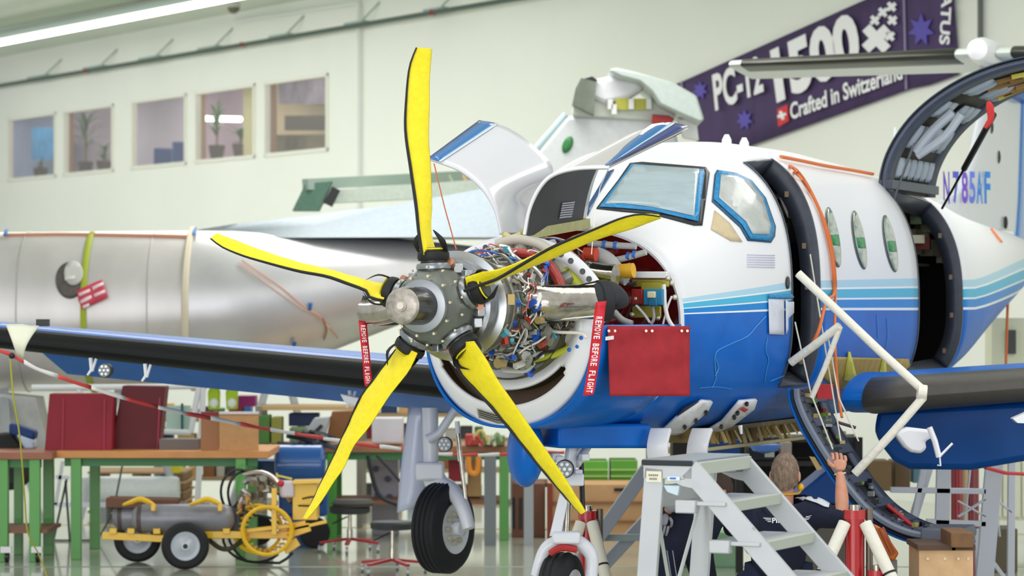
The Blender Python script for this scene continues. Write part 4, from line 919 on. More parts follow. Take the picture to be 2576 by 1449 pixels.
for i in range(26):
    k = rnd.randrange(22, len(CF)-1); q = CF[k]+up2[k]*.08; a = rnd.uniform(.3, 1.1); g = G(); g.bar(q+AX*a, CF[min(len(CF)-1, k+3)]+up2[k]*.08+AX*(a+.06), .03, .03)
    part('latch_bar', g, mat(rnd.choice(['#a8793a', '#8a6a30', '#d8c84a', '#3c3226', '#b48a4a']), .45, .3), None, cd)
st_ = part('gas_strut', G().tube([W(2500, 288, 20.6), W(2425, 425, 21.2)], .022, 10), BLACK, 'black gas strut holding the cargo door')
part('strut_rod', G().tube([W(2425, 425, 21.2), W(2370, 524, 21.7)], .009, 8), mat('#2a2c30', .3, .6), None, st_)
part('strut_rod', G().tube([W(2300, 360, 20.9), W(2246, 508, 21.0)], .008, 8), mat('#55585e', .4), 'thin rod')
g = G(); g.tube([W(2478, 322, 20.5), W(2492, 300, 20.5), W(2490, 270, 20.5), W(2485, 255, 20.5)], [.012, .022, .028, .01], 8, sub=4); tag(obj('red_ribbon', g, mat('#cf2f2c', .7)), 'short red ribbon tied at the top of the cargo door strut', 'ribbon')
# ---------------------------------------------------------------- landing gear
WG = mat('#dfe0e6', .38, coat=.3)
def wheel(c, ax, R, wd, hubm, parent, tread=4, name='tire'):
    c = Vector(c); ax = Vector(ax).normalized(); u, v, d = frame(ax)
    prof = [(-wd*.5, R*.55), (-wd*.52, R*.75), (-wd*.42, R*.93)]
    for k in range(tread):
        x = -wd*.36+k*wd*.72/(tread-.0)
        prof += [(x, R*.985), (x+wd*.1, R), (x+wd*.13, R*.97)]
    prof += [(wd*.42, R*.93), (wd*.52, R*.75), (wd*.5, R*.55)]
    prof = sorted(set(prof), key=lambda q: q[0]) if False else prof
    g = G(); g.lathe(prof, c, d, 48, cap=False); t_ = obj(name, g, RUBBER, parent)
    g = G(); g.lathe([(-wd*.45, R*.1), (-wd*.45, R*.4), (-wd*.53, R*.56), (wd*.53, R*.56), (wd*.45, R*.4), (wd*.45, R*.1)], c, d, 32); h_ = obj('wheel_rim', g, hubm, t_)
    return t_
# starboard main gear
mg = part('main_gear', G().tube([W(1082, 1025, 21.3), W(1084, 1180, 21.3)], [.058, .052], 16), WG, 'white trailing-link main gear leg')
part('gear_link', G().tube([W(1085, 1168, 21.3), W(1098, 1215, 21.28), W(1140, 1238, 21.1), W(1165, 1280, 20.95), W(1180, 1330, 20.9)], [.07, .085, .06, .05, .045], 14, sub=5), WG, None, mg)
part('gear_link', G().tube([W(1152, 1020, 21.2), W(1105, 1090, 21.2), W(1075, 1105, 21.2)], [.03, .03, .035], 12), WG, None, mg)
part('drag_brace', G().tube([W(1150, 1060, 21.0), W(1158, 1160, 21.0)], .018, 10), WG, None, mg)
part('actuator_rod', G().tube([W(1152, 1090, 20.98), W(1172, 1265, 20.98)], .015, 10), CHROME, None, mg)
part('gear_collar', G().box(W(1082, 1185, 21.25), (.2, .16, .13)), WG, None, mg, bev=.02)
wc = W(1115, 1328, 21.15); wax = (A(0, -1, 0)-A(0, 0, 0))
for o_ in (wheel(wc, wax-AX*.12, .318, .2, mat('#dcdee0', .35, .3), mg),):
    ax_ = (wax-AX*.12).normalized(); u, v, d = frame(ax_)
    for k in range(9):
        a = 2*PI*k/9; q = wc+ax_*.08+(u*math.cos(a)+v*math.sin(a))*.1; g = G(); g.cyl(q, q+ax_*.035, .02, 8); part('hub_bolt', g, mat('#c9c2a8', .4, .3), None, mg)
    g = G(); g.cyl(wc+ax_*.05, wc+ax_*.15, .05, 16); part('hub_cap', g, WG, None, mg)
lamp('taxi_light', W(1118, 1118, 20.9), .052, mg, Vector((-.15, -1, 0)))
g = G(); rws = []
for v in np.linspace(0, 1, 12):
    xl = 1036-30*v-4*math.sin(v*3); xr = 1072-5*v-(26*max(0, v-.8)/.2); rws.append([W(xl+(xr-xl)*u, 1025+265*v-18*max(0, v-.85)*u*6, 21.5-.05*math.sin(u*PI)) for u in np.linspace(0, 1, 6)])
g.grid(rws); part('gear_door', g, mat('#c9cde0', .35, coat=.3), 'pale lilac grey main gear door', solid=.025)
# nose gear
ng = part('nose_gear', G().tube([W(1440, 1100, 17.2), W(1432, 1180, 17.2), W(1425, 1240, 17.2), W(1420, 1345, 17.2)], [.03, .038, .036, .026], 14), WG, 'white nose gear leg')
part('oleo_strut', G().tube([W(1428, 1225, 17.15), W(1424, 1350, 17.15)], .021, 12), CHROME, None, ng)
part('drag_link', G().tube([W(1495, 1095, 17.4), W(1450, 1170, 17.25)], .024, 10), WG, None, ng); part('drag_link', G().tube([W(1468, 1100, 17.3), W(1440, 1150, 17.2)], .02, 10), WG, None, ng)
part('torque_link', G().prism([W(1408, 1240, 17.1), W(1428, 1262, 17.1), W(1412, 1345, 17.1), W(1382, 1350, 17.1)], (0, .04, 0)), WG, None, ng, bev=.006)
part('steering_collar', G().box(W(1440, 1206, 17.15), (.13, .1, .07)), WG, None, ng, bev=.01)
for x, y in ((1452, 1190), (1470, 1150), (1405, 1155), (1395, 1148)): part('gear_fitting', G().box(W(x, y, 17.15), (.05, .05, .04), .4), WG, None, ng, bev=.006)
part('black_post', G().tube([W(1462, 1165, 17.3), W(1466, 1290, 17.3)], .015, 8), BLACK, None, ng)
rws = []
g = G(); g.tube([W(1348, 1449, 17.15), W(1366, 1392, 17.15), W(1392, 1368, 17.15), W(1445, 1362, 17.15), W(1480, 1385, 17.15), W(1490, 1420, 17.15), W(1482, 1500, 17.15)], [.03, .035, .04, .045, .04, .036, .035], 12, sub=5); part('gear_fork', g, WG, None, ng)
g = G(); g.box(W(1424, 1352, 17.1), (.16, .1, .07)); part('fork_head', g, WG, None, ng, bev=.015)
wheel(W(1412, 1486, 17.2), AX.cross(Vector((0, 0, 1))), .22, .16, mat('#dcdee0', .4, .3), ng, 3)
g = G(); g.tube([W(1385, 1392, 17.08), W(1410, 1378, 17.06), W(1450, 1382, 17.08)], .02, 8, sub=3); part('red_fender', g, mat('#b02a28', .5), None, ng)
lamp('landing_light', W(1420, 1180, 16.95), .052, ng, Vector((-.1, -1, 0)))
# ================================================================ propeller (part of the airplane)
pr = bpy.data.objects.new('propeller', None); C.objects.link(pr); pr.parent = plane; INV['propeller'] = INV['airplane']; pr['label'] = 'five blade propeller hub without spinner'
HUB = mat('#6a6f66', .38, .35, var=.12, scale=8, bump=.1)
def pp(name, g, m, label=None, **k): return obj(name, g, m, pr, label=label, **k)
g = G(); g.lathe([(.17, .12), (.15, .185), (.08, .205), (-.02, .205), (-.07, .185), (-.115, .13), (-.13, .08)], O(0), AX, 10); pp('hub_body', g, HUB, 'dark grey green hub casting', bev=.012, ang=25)
g = G(); g.lathe([(-.11, .10), (-.13, .135), (-.16, .135), (-.17, .10)], O(0), AX, 40); pp('hub_flange', g, mat('#9c9fa2', .35, .6), 'pale grey hub flange')
g = G(); g.lathe([(-.16, .075), (-.17, .098), (-.37, .094), (-.39, .088)], O(0), AX, 40); dm = pp('piston_dome', g, mat('#26272a', .3, coat=.4), 'black cylindrical dome')
g = G(); g.lathe([(-.385, .093), (-.397, .086), (-.40, .082), (-.40, .03), (-.405, .028), (-.405, .0)], O(0), AX, 40); pp('dome_cap', g, mat('#a79f94', .4, .5, var=.3, scale=30), 'worn metal end cap')
g = G(); g.cyl(O(-.40), O(-.415), .018, 12); pp('cap_screw', g, mat('#ddd6c4', .4), None)
for k in range(10):
    a = k*2*PI/10+.2; g = G(); c = O(-.12)+ (A(0, -math.sin(a), math.cos(a))-A(0, 0, 0))*.155; g.cyl(c, c-AX*.025, .008, 6); pp('hub_bolt', g, mat('#c9bda0', .35, .6))
for k in range(14):
    a = k*2*PI/14; g = G(); c = O(-.04)+ (A(0, -math.sin(a), math.cos(a))-A(0, 0, 0))*.2; g.cyl(c-AX*.03, c-AX*.045, .007, 6); pp('hub_bolt', g, mat('#c9bda0', .35, .6))
BANG = [-2.3+72*k for k in range(5)]
for k, ad_ in enumerate(BANG):
    a = math.radians(ad_); rd = A(0, -math.sin(a), math.cos(a))-A(0, 0, 0); c = O(.02)
    g = G(); g.lathe([(.12, .085), (.215, .085), (.22, .075), (.225, .068), (.30, .06)], c, rd, 24); pp('blade_root', g, mat('#3a3c3c', .4, .4))
    g = G(); g.lathe([(.19, .09), (.205, .092), (.22, .085)], c, rd, 24); pp('retaining_ring', g, mat('#8d9192', .3, .8))
    a2 = a+math.radians(30)
    for j in (-.5, .5):
        q = a+math.radians(36+j*16); rr = A(0, -math.sin(q), math.cos(q))-A(0, 0, 0); g = G(); g.box(c+rr*.215+AX*.08, (.05, .04, .05), rnd.random()); pp('counterweight', g, mat('#b9bbbe', .3, .8), bev=.005)
    q = a+math.radians(20); rr = A(0, -math.sin(q), math.cos(q))-A(0, 0, 0); g = G(); g.cyl(c+rr*.2+AX*.1, c+rr*.24+AX*.02, .022, 10); pp('clevis', g, mat('#c98a6a', .35, .6))
    g = G(); g.tube([c+rr*.19+AX*.1, c+rr*.17-AX*.08], .008, 6); pp('link_rod', g, CHROME)
    # the blade itself under the cover
    tp = math.radians(42); tv = A(0, -math.cos(a), -math.sin(a))-A(0, 0, 0)
g = G(); g.lathe([(.26, .20), (.28, .29), (.3, .285), (.29, .20)], O(0), AX, 48, cap=False); pp('bulkhead_rim', g, mat('#b4b7ba', .3, .9))
# covers: one yellow sleeve per blade, edges measured on the disc
EDG = {
 'top': ([(1062, 640), (1053, 580), (1047, 520), (1034, 430), (1020, 330), (1022, 250), (1030, 170), (1048, 120)], [(1098, 648), (1092, 620), (1083, 575), (1086, 520), (1083, 420), (1078, 350), (1080, 260), (1080, 200), (1086, 123)], 0, -2.3,
         'yellow padded cover on the propeller blade pointing straight up'),
 'right': ([(1170, 698), (1212, 684), (1252, 680), (1322, 653), (1393, 617), (1500, 572), (1560, 549), (1610, 538), (1660, 543)], [(1180, 748), (1205, 748), (1221, 724), (1252, 706), (1322, 677), (1404, 644), (1500, 603), (1600, 572), (1660, 547)], 0, 69.7,
         'yellow padded cover on the blade reaching up right in front of the windshield'),
 'lr': ([(1128, 864), (1162, 941), (1229, 1012), (1292, 1088), (1355, 1168), (1418, 1243), (1462, 1292)], [(1192, 858), (1225, 907), (1250, 953), (1300, 1025), (1343, 1088), (1389, 1155), (1431, 1218), (1472, 1288)], 0, 141.7,
        'yellow padded cover on the blade pointing down right to the nose wheel'),
 'll': ([(1008, 868), (985, 895), (960, 930), (925, 975), (905, 1005), (878, 1065), (841, 1146), (810, 1211), (779, 1276), (764, 1302)], [(1050, 888), (1030, 930), (1003, 965), (976, 1000), (928, 1074), (890, 1121), (866, 1174), (838, 1214), (804, 1267), (773, 1305)], 0, 213.7,
        'yellow padded cover on the blade pointing down left to the cart'),
 'left': ([(965, 757), (930, 748), (922, 732), (870, 712), (820, 695), (750, 682), (660, 658), (610, 643), (560, 622), (530, 600)], [(975, 718), (950, 712), (900, 700), (830, 680), (750, 661), (660, 631), (600, 608), (545, 587)], 0, 285.7,
          'yellow padded cover on the blade reaching out to the left')}
PIPE = mat('#0f0f10', .6)
def resamp(pts, n):
    P_ = smooth([Vector((*p, 0)) for p in pts], 5); L_ = [0]
    for a, b in zip(P_, P_[1:]): L_.append(L_[-1]+(b-a).length)
    return [(float(np.interp(t*L_[-1], L_, [p.x for p in P_])), float(np.interp(t*L_[-1], L_, [p.y for p in P_]))) for t in np.linspace(0, 1, n)]
for nm, (e0, e1, _, ad_, lab) in EDG.items():
    n = 26; a0, a1 = resamp(e0, n), resamp(e1, n)
    sg = {'top': -1, 'right': -1, 'lr': 1, 'll': 1, 'left': -1}[nm]
    rows = []; L0 = []; L1 = []
    for i in range(n):
        v = i/(n-1); b_ = .075*(1-.45*v)
        p, q = PS(*a0[i], sg*b_*.9+ .0), PS(*a1[i], -sg*b_*.9+.0); L0.append(p); L1.append(q)
        w_ = (q-p); nn = Vector((0, -1, 0)); nn = (nn-w_.normalized()*nn.dot(w_.normalized())).normalized(); th_ = .016*(1-.5*v)+.004
        loop = []
        for k in range(12):
            c = 2*PI*k/12; loop.append(p+w_*(.5-.5*math.cos(c))+nn*(th_*math.sin(c)*(1+.15*math.sin(i*1.9))))
        rows.append(loop)
    ctr = (L0[0]+L1[0])/2; t = thing('blade_cover', lab, 'blade cover', ctr, 0, 'covers on the five propeller blades')
    g = G(); g.grid(rows, True); g.add(rows[0], [tuple(range(12))]); g.add(rows[-1], [tuple(range(12))]); obj('sleeve', g, YEL, t)
    if nm == 'right':
        seam = resamp([(1167, 732), (1210, 716), (1252, 701), (1322, 660), (1393, 620), (1500, 575), (1560, 550), (1610, 539), (1660, 545)], 26); SM = [PS(x, y, -.09) for x, y in seam]
    else: SM = [p+Vector((0, -.012, 0)) for p in L0]
    g = G(); g.tube(SM, [.008, .009, .008, .006, .004] if nm != 'lr' else [.010, .014, .012, .010, .006], 8); obj('piping', g, PIPE, t, label='black edge piping')
    g = G(); g.tube([p+Vector((0, .004, 0)) for p in L1], .0025, 6); obj('hem', g, mat('#b5a400', .6), t)
    a = math.radians(ad_); rd = A(0, -math.sin(a), math.cos(a))-A(0, 0, 0)
    g = G(); g.lathe([(.235, .078), (.25, .084), (.275, .082), (.285, .07)], O(.02), rd, 24, cap=False); obj('collar', g, PIPE, t, label='black elastic collar')
    g = G(); g.lathe([(.288, .066), (.292, .074), (.297, .066)], O(.02), rd, 24, cap=False); obj('collar_trim', g, YEL, t)
    tg = A(0, -math.cos(a), -math.sin(a))-A(0, 0, 0); B0 = O(.02)+rd*.27
    for s_ in (-1, 1):
        g = G(); g.tube([B0+tg*s_*.07+AX*.0, B0+rd*.06+tg*s_*.075-AX*.05, B0+rd*.12+tg*s_*.03-AX*.06], [.012, .018, .002], 6, sub=4, flat=.3); obj('flap', g, PIPE, t)
# "remove before flight" streamers and exhaust plugs
def streamer(cl, wd, Y, txt, lab, flip=False):
    P_ = resamp(cl, 20); t = thing('warning_streamer', lab, 'streamer', W(*P_[0], Y), 0, 'red warning streamers hanging from the exhaust stacks')
    rws = [[W(x-wd/2, y, Y+.012*math.sin(i*.9)), W(x+wd/2, y-3, Y+.012*math.sin(i*.9))] for i, (x, y) in enumerate(P_)]
    g = G(); g.grid(rws); obj('ribbon', g, mat('#cf1f30', .55, bump=.2), t, solid=.003)
    (x0, y0), (x1, y1) = P_[-1], P_[1]
    # letters run down the ribbon
    words = txt; n = len(words); f0 = .15
    for i, ch in enumerate(words):
        if ch == ' ': continue
        u = (i+.5)/n*.82+f0; j = u*(19); k = int(j); fx = P_[k][0]+(P_[min(19, k+1)][0]-P_[k][0])*(j-k); fy = P_[k][1]+(P_[min(19, k+1)][1]-P_[k][1])*(j-k)
        dx = (P_[-1][0]-P_[0][0])/(P_[-1][1]-P_[0][1]); hgt = wd*.29; adv = (P_[-1][1]-P_[0][1])/n*.82*.39*(.45 if ch == 'I' else 1)
        c = W(fx, fy, Y-.022); pxm = Y/F
        ux = Vector((dx*adv*2*pxm, 0, -adv*2*pxm)); uz = Vector((hgt*2*pxm, 0, dx*hgt*2*pxm*.3))
        obj('letter', textgeo(ch, c-ux/2-uz/2, ux, uz, .001, .02), mat('#f6eef0', .6), t, smooth_=False)
    return t
streamer([(1512, 760), (1507, 800), (1500, 860), (1493, 920), (1484, 975), (1480, 996)], 27, 15.55, 'REMOVE BEFORE FLIGHT', 'red streamer with white lettering hanging from the right exhaust plug')
streamer([(911, 790), (914, 830), (918, 870), (922, 910), (925, 950), (928, 972)], 20, 16.6, 'REMOVE BEFORE FLIGHT', 'narrow red streamer with white lettering below the left exhaust stub')
g = G(); g.tube([PS(1498, 716, .86), PS(1500, 760, .88), PS(1498, 802, .86)], [.03, .10, .03], 16, sub=5); 
g = G(); cc = PS(1510, 757, .88); g.lathe([(-.015, .10), (-.01, .112), (.04, .112), (.045, .10)], cc, PS(1515, 757, .9)-PS(1470, 760, .83), 28, cap=False)
t = thing('exhaust_plug', 'dark foam plug stuffed into the polished exhaust pipe', 'plug', cc)
obj('rim', g, mat('#1c1d20', .7), t)
g = G(); g.tube([PS(1505, 757, .88), PS(1530, 752, .9), PS(1552, 762, .92), PS(1556, 775, .92)], [.095, .10, .075, .035], 18, sub=5); obj('foam_body', g, mat('#2b2e32', .85, bump=.5, scale=20), t, label='dark grey crumpled foam')
# orange cords along the fuselage and the door
def cord(pp_, r, lab, m='#e0763c', name='orange_rope'):
    g = G(); g.tube(pp_, r, 7, sub=5); return one(name, g, mat(m, .6), lab, 'cord')
def onskin(pts, off=.02): 
    out = []
    for x, y in pts:
        h = hit(x, y)
        if h[0] is not None: n_ = h[1]; n_ = -n_ if n_.y > 0 else n_; out.append(h[0]+n_*off)
    return out
q = onskin([(1948, 406), (1985, 425), (2015, 455), (2040, 500), (2060, 545), (2073, 590), (2084, 640), (2089, 690), (2090, 740)]); q += [W(2078, 760, 18.6), W(2060, 830, 18.4), W(2040, 870, 18.4)]
cord(q, .011, 'orange cord draped down the fuselage behind the front door opening')
q = onskin([(1952, 412), (1995, 440), (2030, 485), (2055, 530), (2076, 585), (2088, 640), (2094, 700), (2094, 745)]) ; q += [W(2100, 860, 18.4), W(2108, 980, 18.3), W(2118, 1050, 18.2)]
cord(q, .009, 'second orange cord beside it hanging down to the airstair door')
q = onskin([(1958, 404), (2010, 414), (2070, 426), (2130, 436), (2190, 447)], .03)
cord(q, .012, 'orange cord lying along the roof between the two door openings')
q = onskin([(2345, 487), (2400, 512), (2450, 545), (2490, 580), (2515, 612)], .02); cord(q, .010, 'orange cord running over the tail cone behind the cargo door')
cord([W(2534, 640, 25.6), W(2538, 700, 25.6), W(2534, 800, 25.6), W(2530, 940, 25.6)], .012, 'orange cord hanging straight down beside the tail at the right edge')
g = G(); g.tube([W(1092, 412, 16.7), W(1118, 520, 16.6), W(1148, 628, 16.5)], .004, 6); one('thin_orange_line', g, mat('#c0693f', .6), 'thin orange line from the white cowl door down to the engine', 'cord')
g = G(); g.tube([W(1533, 420, 16.6), W(1510, 470, 16.4), W(1496, 540, 16.3), W(1488, 640, 16.2)], .0025, 5); one('white_string', g, mat('#e8e6dc', .6), 'thin white string hanging in front of the dark cowl door', 'string')
# ================================================================ the silver fuselage behind
SIL = mat('#d0cfd1', .36, .5, var=.10, scale=1.6, bump=.12)
WRAP = mat('#d3cfcd', .38, .35, var=.07, scale=3, bump=.25, stretch=(1, 1, .3))
YB = 30.5
pb = thing('unpainted_airplane', 'unpainted silver airplane fuselage behind the far wing', 'airplane', (-4, YB, 0))
def bsec(px):   # px, top, bottom, half depth(m)
    T = [(-60, 585, 985, .86), (170, 583, 985, .86), (480, 580, 975, .86), (600, 580, 958, .83), (740, 583, 920, .74), (900, 592, 858, .58), (1050, 604, 800, .42), (1200, 620, 745, .26), (1400, 640, 700, .1)]
    return [float(np.interp(px, [t[0] for t in T], [t[k] for t in T])) for k in (1, 2, 3)]
def brow(px, d=0.0):
    t_, b_, hw = bsec(px); zt_, zb_ = W(px, t_, YB).z, W(px, b_, YB).z; zc_ = (zt_+zb_)/2; h = (zt_-zb_)/2+d; X = W(px, 0, YB).x
    return [Vector((X, YB-(hw+d)*math.sin(a), zc_+h*math.cos(a))) for a in np.linspace(0, 2*PI, 48, endpoint=False)]
g = G(); g.grid([brow(px) for px in np.linspace(-60, 490, 12)], True); obj('cabin_section', g, WRAP, pb, label='front section wrapped in clear plastic')
g = G(); R_ = [brow(px) for px in np.linspace(488, 1400, 24)]; g.grid(R_, True); g.add(R_[-1], [tuple(range(48))]); obj('tail_section', g, SIL, pb, label='bare silver tail cone')
g = G(); g.tube(brow(488, .01), .035, 6, closed=True); obj('joint_tape', g, mat('#d9cfb8', .7), pb, label='beige tape around the section joint')
for px in (75, 395): g = G(); g.tube(brow(px, .004), .006, 5, closed=True); obj('wrap_fold', g, mat('#b3b0ae', .4), pb)
g = G(); g.tube(brow(240, .014)[2:26], .03, 6, flat=.4); obj('lifting_strap', g, mat('#a8b432', .7), pb, label='yellow-green strap around the fuselage', kind=None)
BB = G(); BB.grid([brow(px) for px in np.linspace(-60, 1400, 40)], True); BBV = BVHTree.FromPolygons([tuple(v) for v in BB.v], BB.f)
cx, cy = 176, 706
ww = patch([(cx+36*math.sin(t), cy-46*math.cos(t)) for t in np.linspace(0, 2*PI, 26, endpoint=False)], .01, BBV, 14)
wn_ = obj('cabin_window', ww, mat('#5d5652', .5, var=.2, scale=30), pb, solid=.01)
obj('window_shade', patch([(186+24*math.sin(t), 690-30*math.cos(t)) for t in np.linspace(0, 2*PI, 20, endpoint=False)], .03, BBV, 12), mat('#c9c8c2', .5), wn_, solid=.006)
obj('window_latch', patch([(164, 700), (190, 698), (190, 707), (164, 709)], .04, BBV, 10), mat('#d8d4ce', .5), wn_, solid=.006)
tg_ = patch([(194, 736), (258, 708), (273, 750), (208, 779)], .05, BBV, 14); tgo = tag(obj('red_warning_tag', tg_, mat('#d4415a', .6), None, solid=.01), 'red warning card with pale lettering hung on the silver fuselage', 'tag')
for x0, y0, x1, y1 in ((200, 742, 228, 730), (234, 727, 262, 715), (204, 758, 232, 746), (238, 744, 266, 732), (210, 771, 226, 764)):
    q0, q1 = BBV.ray_cast(Vector((0, 0, H)), Vector(((x0-1288)/F, 1, (HY-y0)/F)).normalized())[0], None
    obj('tag_text', patch([(x0, y0), (x1, y1), (x1+2, y1+7), (x0+2, y0+7)], .065, BBV, 12), mat('#f3dfe2', .6), tgo, solid=.002)
# cords over it
def onb(pts, off=.03):
    out = []
    for x, y in pts:
        h = hit(x, y, BBV)
        if h[0] is not None: out.append(h[0]+Vector((0, -off, 0)))
    return out
for pts, lab, c in (([(10, 592), (150, 590), (300, 592), (420, 594), (482, 596)], 'brown orange tape strip along the top of the silver fuselage', '#c98f72'),
                    ([(600, 660), (640, 690), (700, 735), (760, 775), (790, 790), (830, 825)], 'thin pale orange cord sagging across the silver tail cone', '#d8b8a6'),
                    ([(610, 655), (660, 690), (710, 725), (770, 775), (810, 800), (850, 850)], 'second pale orange cord beside the sagging one on the tail cone', '#cf9f88'),
                    ([(812, 800), (822, 830), (815, 855)], 'short cord end with dark knot on the silver tail cone', '#a06a52')):
    q = onb(pts); g = G(); g.tube(q, .022 if 'tape' in lab else .008, 6, sub=3); one('cord', g, mat(c, .6), lab, 'tape' if 'tape' in lab else 'cord')
for x, y in ((490, 590), (16, 592), (778, 770), (737, 862)):
    obj('blue_tape', patch([(x-4, y-9), (x+6, y-9), (x+3, y+9), (x-6, y+9)], .04, BBV, 6), mat('#2a6bb0', .6), pb, solid=.004)
# dorsal fin and vertical fin
g = G(); base = [(495, 578), (600, 562), (800, 538), (1000, 515), (1240, 470), (1300, 445)]
rows = []
for v in (0, 1): pass
L_ = []
for (x, y), dd in zip(base, (.02, .1, .18, .22, .22, .2)):
    top_, lo = W(x, y, YB), W(x, 600, YB); m_ = (top_+lo)/2
    L_.append([lo+Vector((0, -.42-.1, 0))*(dd/.22), m_+Vector((0, -.26, 0))*(dd/.22), top_+Vector((0, -dd*.25, 0)), top_+Vector((0, dd*.25, 0)), m_+Vector((0, .26, 0))*(dd/.22), lo+Vector((0, .52, 0))*(dd/.22)])
g.grid(L_, True); obj('dorsal_fin', g, mat('#7f8a92', .42, .35, var=.05), pb, label='pale blue grey dorsal fin')
fn = [(1240, 520), (1290, 450), (1352, 382), (1426, 291), (1640, 291), (1700, 330), (1770, 640), (1300, 650)]
g = G(); g.prism([W(x, y, YB-.09) for x, y in fn], (0, .18, 0)); obj('vertical_fin', g, mat('#d2d5d6', .4, coat=.3, var=.04), pb, label='white vertical fin', bev=.04)
g = G(); g.tube([W(1346, 378, YB-.05), W(1424, 288, YB-.05)], .035, 8); obj('fin_leading_edge', g, mat('#b9d0d4', .3), pb)
g = G(); g.ball(W(1428, 364, YB-.1), (.05, .03, .09), 14, Matrix.Rotation(.4, 3, 'Y')); obj('green_marker', g, mat('#2f7a3f', .4), pb, label='green oval mark on the fin')
# opened fairing on the fin top
ft = [(1455, 215), (1470, 200), (1520, 190), (1580, 188), (1640, 200), (1700, 235), (1740, 262)]
g = G(); g.prism([W(x, y, YB-.35) for x, y in ((1448, 222), (1462, 196), (1500, 206), (1494, 290), (1440, 262))], (0, .3, 0)); obj('fairing_opening', g, mat('#6d7468', .5, var=.3, scale=5), pb, label='open dark fairing front')
g = G(); g.prism([W(x, y, YB-.2) for x, y in ((1462, 206), (1530, 192), (1600, 196), (1625, 222), (1580, 250), (1520, 262), (1470, 240))], (0, .4, 0)); obj('fairing_top', g, WHITE, pb, bev=.05)
g = G(); g.prism([W(x, y, YB-.15) for x, y in ((1440, 262), (1500, 250), (1560, 262), (1640, 250), (1700, 290), (1690, 308), (1440, 292))], (0, .3, 0)); obj('fairing_base', g, mat('#c9cfc4', .4), pb, bev=.02)
for x in (1549, 1592): g = G(); g.prism([W(x, 248, YB-.2), W(x+36, 248, YB-.2), W(x+36, 276, YB-.2), W(x, 276, YB-.2)], (0, .04, 0)); obj('primer_panel', g, mat('#c2c04a', .5), pb)
for x, y in ((1535, 262), (1588, 262), (1632, 262), (1545, 275)): g = G(); g.box(W(x, y, YB-.24), (.05, .04, .1)); obj('white_post', g, mat('#f0f0ec', .5), pb)
g = G(); g.prism([W(x, y, YB-.25) for x, y in ((1468, 198), (1490, 192), (1505, 203), (1475, 212))], (0, .05, 0)); obj('dark_gap', g, BLACK, pb)
g = G(); g.prism([W(x, y, YB-.6) for x, y in ((1532, 176), (1550, 170), (1600, 180), (1690, 205), (1752, 240), (1772, 300), (1762, 308), (1720, 290), (1660, 262), (1640, 230), (1610, 205), (1560, 192))], (0, 1.2, .0)); obj('tailplane', g, mat('#bfc9c3', .4, .2, var=.05), pb, label='grey green tailplane', bev=.02)
g = G(); g.prism([W(x, y, YB-.1) for x, y in ((1705, 300), (1752, 305), (1758, 352), (1720, 345))], (0, .2, 0)); obj('fin_rear_post', g, mat('#e6e6e4', .5), pb)
g = G(); g.tube([W(1640, 300, YB-.2), W(1680, 303, YB-.2), W(1690, 310, YB-.2)], .05, 8); obj('red_fitting', g, mat('#c8484a', .5), pb)
# the support cradle legs so that the fuselage stands
for x in (-30, 330, 700):
    b = W(x, 0, YB).x; g = G()
    for s_ in (-1, 1): g.bar((b+s_*.5, YB+s_*.2, 0), (b+s_*.1, YB, W(x, 960, YB).z), .06, .06)
    obj('cradle_leg', g, mat('#c9cdd2', .4, .3), pb)
# a green tent-like jig between: dark green frame with pale cover
t = thing('green_jig', 'dark green framed jig with pale cover behind the silver fuselage', 'jig', W(900, 530, 33))
g = G(); g.prism([W(x, y, 33) for x, y in ((735, 530), (768, 462), (835, 456), (800, 530))], (0, .3, 0)); obj('side_panel', g, mat('#4c6e5e', .6, var=.1), t)
g = G(); g.bar(W(768, 464, 33), W(1230, 440, 34.5), .12, .12); obj('top_beam', g, mat('#93a59a', .5), t)
g = G(); g.prism([W(x, y, 33.2) for x, y in ((842, 478), (1200, 452), (1240, 490), (812, 512))], (0, .2, 0)); obj('cover', g, mat('#b9c4b9', .6, var=.08), t)
g = G(); g.bar(W(825, 516, 33), W(846, 474, 33), .05, .1); obj('clip', g, BLACK, t)
for x in (1130, 1165, 1200): g = G(); g.bar(W(x, 440, 33.4), W(x+30, 500, 33.4), .06, .03); obj('slat', g, mat(rnd.choice(['#9fb08a', '#c49a6a', '#8ea07e']), .6), t)
for x in (790, 1200): g = G(); g.bar(W(x, 520, 33.2), Vector((W(x, 520, 33.2).x, 33.2, 0)), .08, .08); obj('jig_leg', g, mat('#4c6e5e', .6), t)
# ================================================================ people
def skinmesh(name, nodes, edges, m, parent, sub=2, label=None, root=0):
    """one continuous surface grown over a skeleton; nodes = [(world point, radius or (rx, ry))]"""
    inv = INV.get(parent.name) if parent else None
    me = bpy.data.meshes.new(name); me.from_pydata([tuple(inv @ Vector(p) if inv else Vector(p)) for p, r in nodes], edges, [])
    o = bpy.data.objects.new(name, me); C.objects.link(o)
    mo = o.modifiers.new('k', 'SKIN'); mo.use_smooth_shade = True
    sl = me.skin_vertices[0].data if me.skin_vertices else None
    if sl is None: 
        bm = bmesh.new(); bm.from_mesh(me); bm.verts.layers.skin.verify(); bm.to_mesh(me); bm.free(); sl = me.skin_vertices[0].data
    for i, (p, r) in enumerate(nodes): sl[i].radius = r if isinstance(r, tuple) else (r, r); sl[i].use_root = (i == root)
    s = o.modifiers.new('u', 'SUBSURF'); s.levels = s.render_levels = sub
    res = evalmesh(o); bpy.data.objects.remove(o); o2 = bpy.data.objects.new(name, res); res.name = name; C.objects.link(o2)
    res.materials.clear(); res.materials.append(m); res.shade_smooth()
    if parent: o2.parent = parent
    INV[o2.name] = inv
    if label: o2['label'] = label
    return o2
def chain(*pr): return list(pr), [(i, i+1) for i in range(len(pr)-1)]
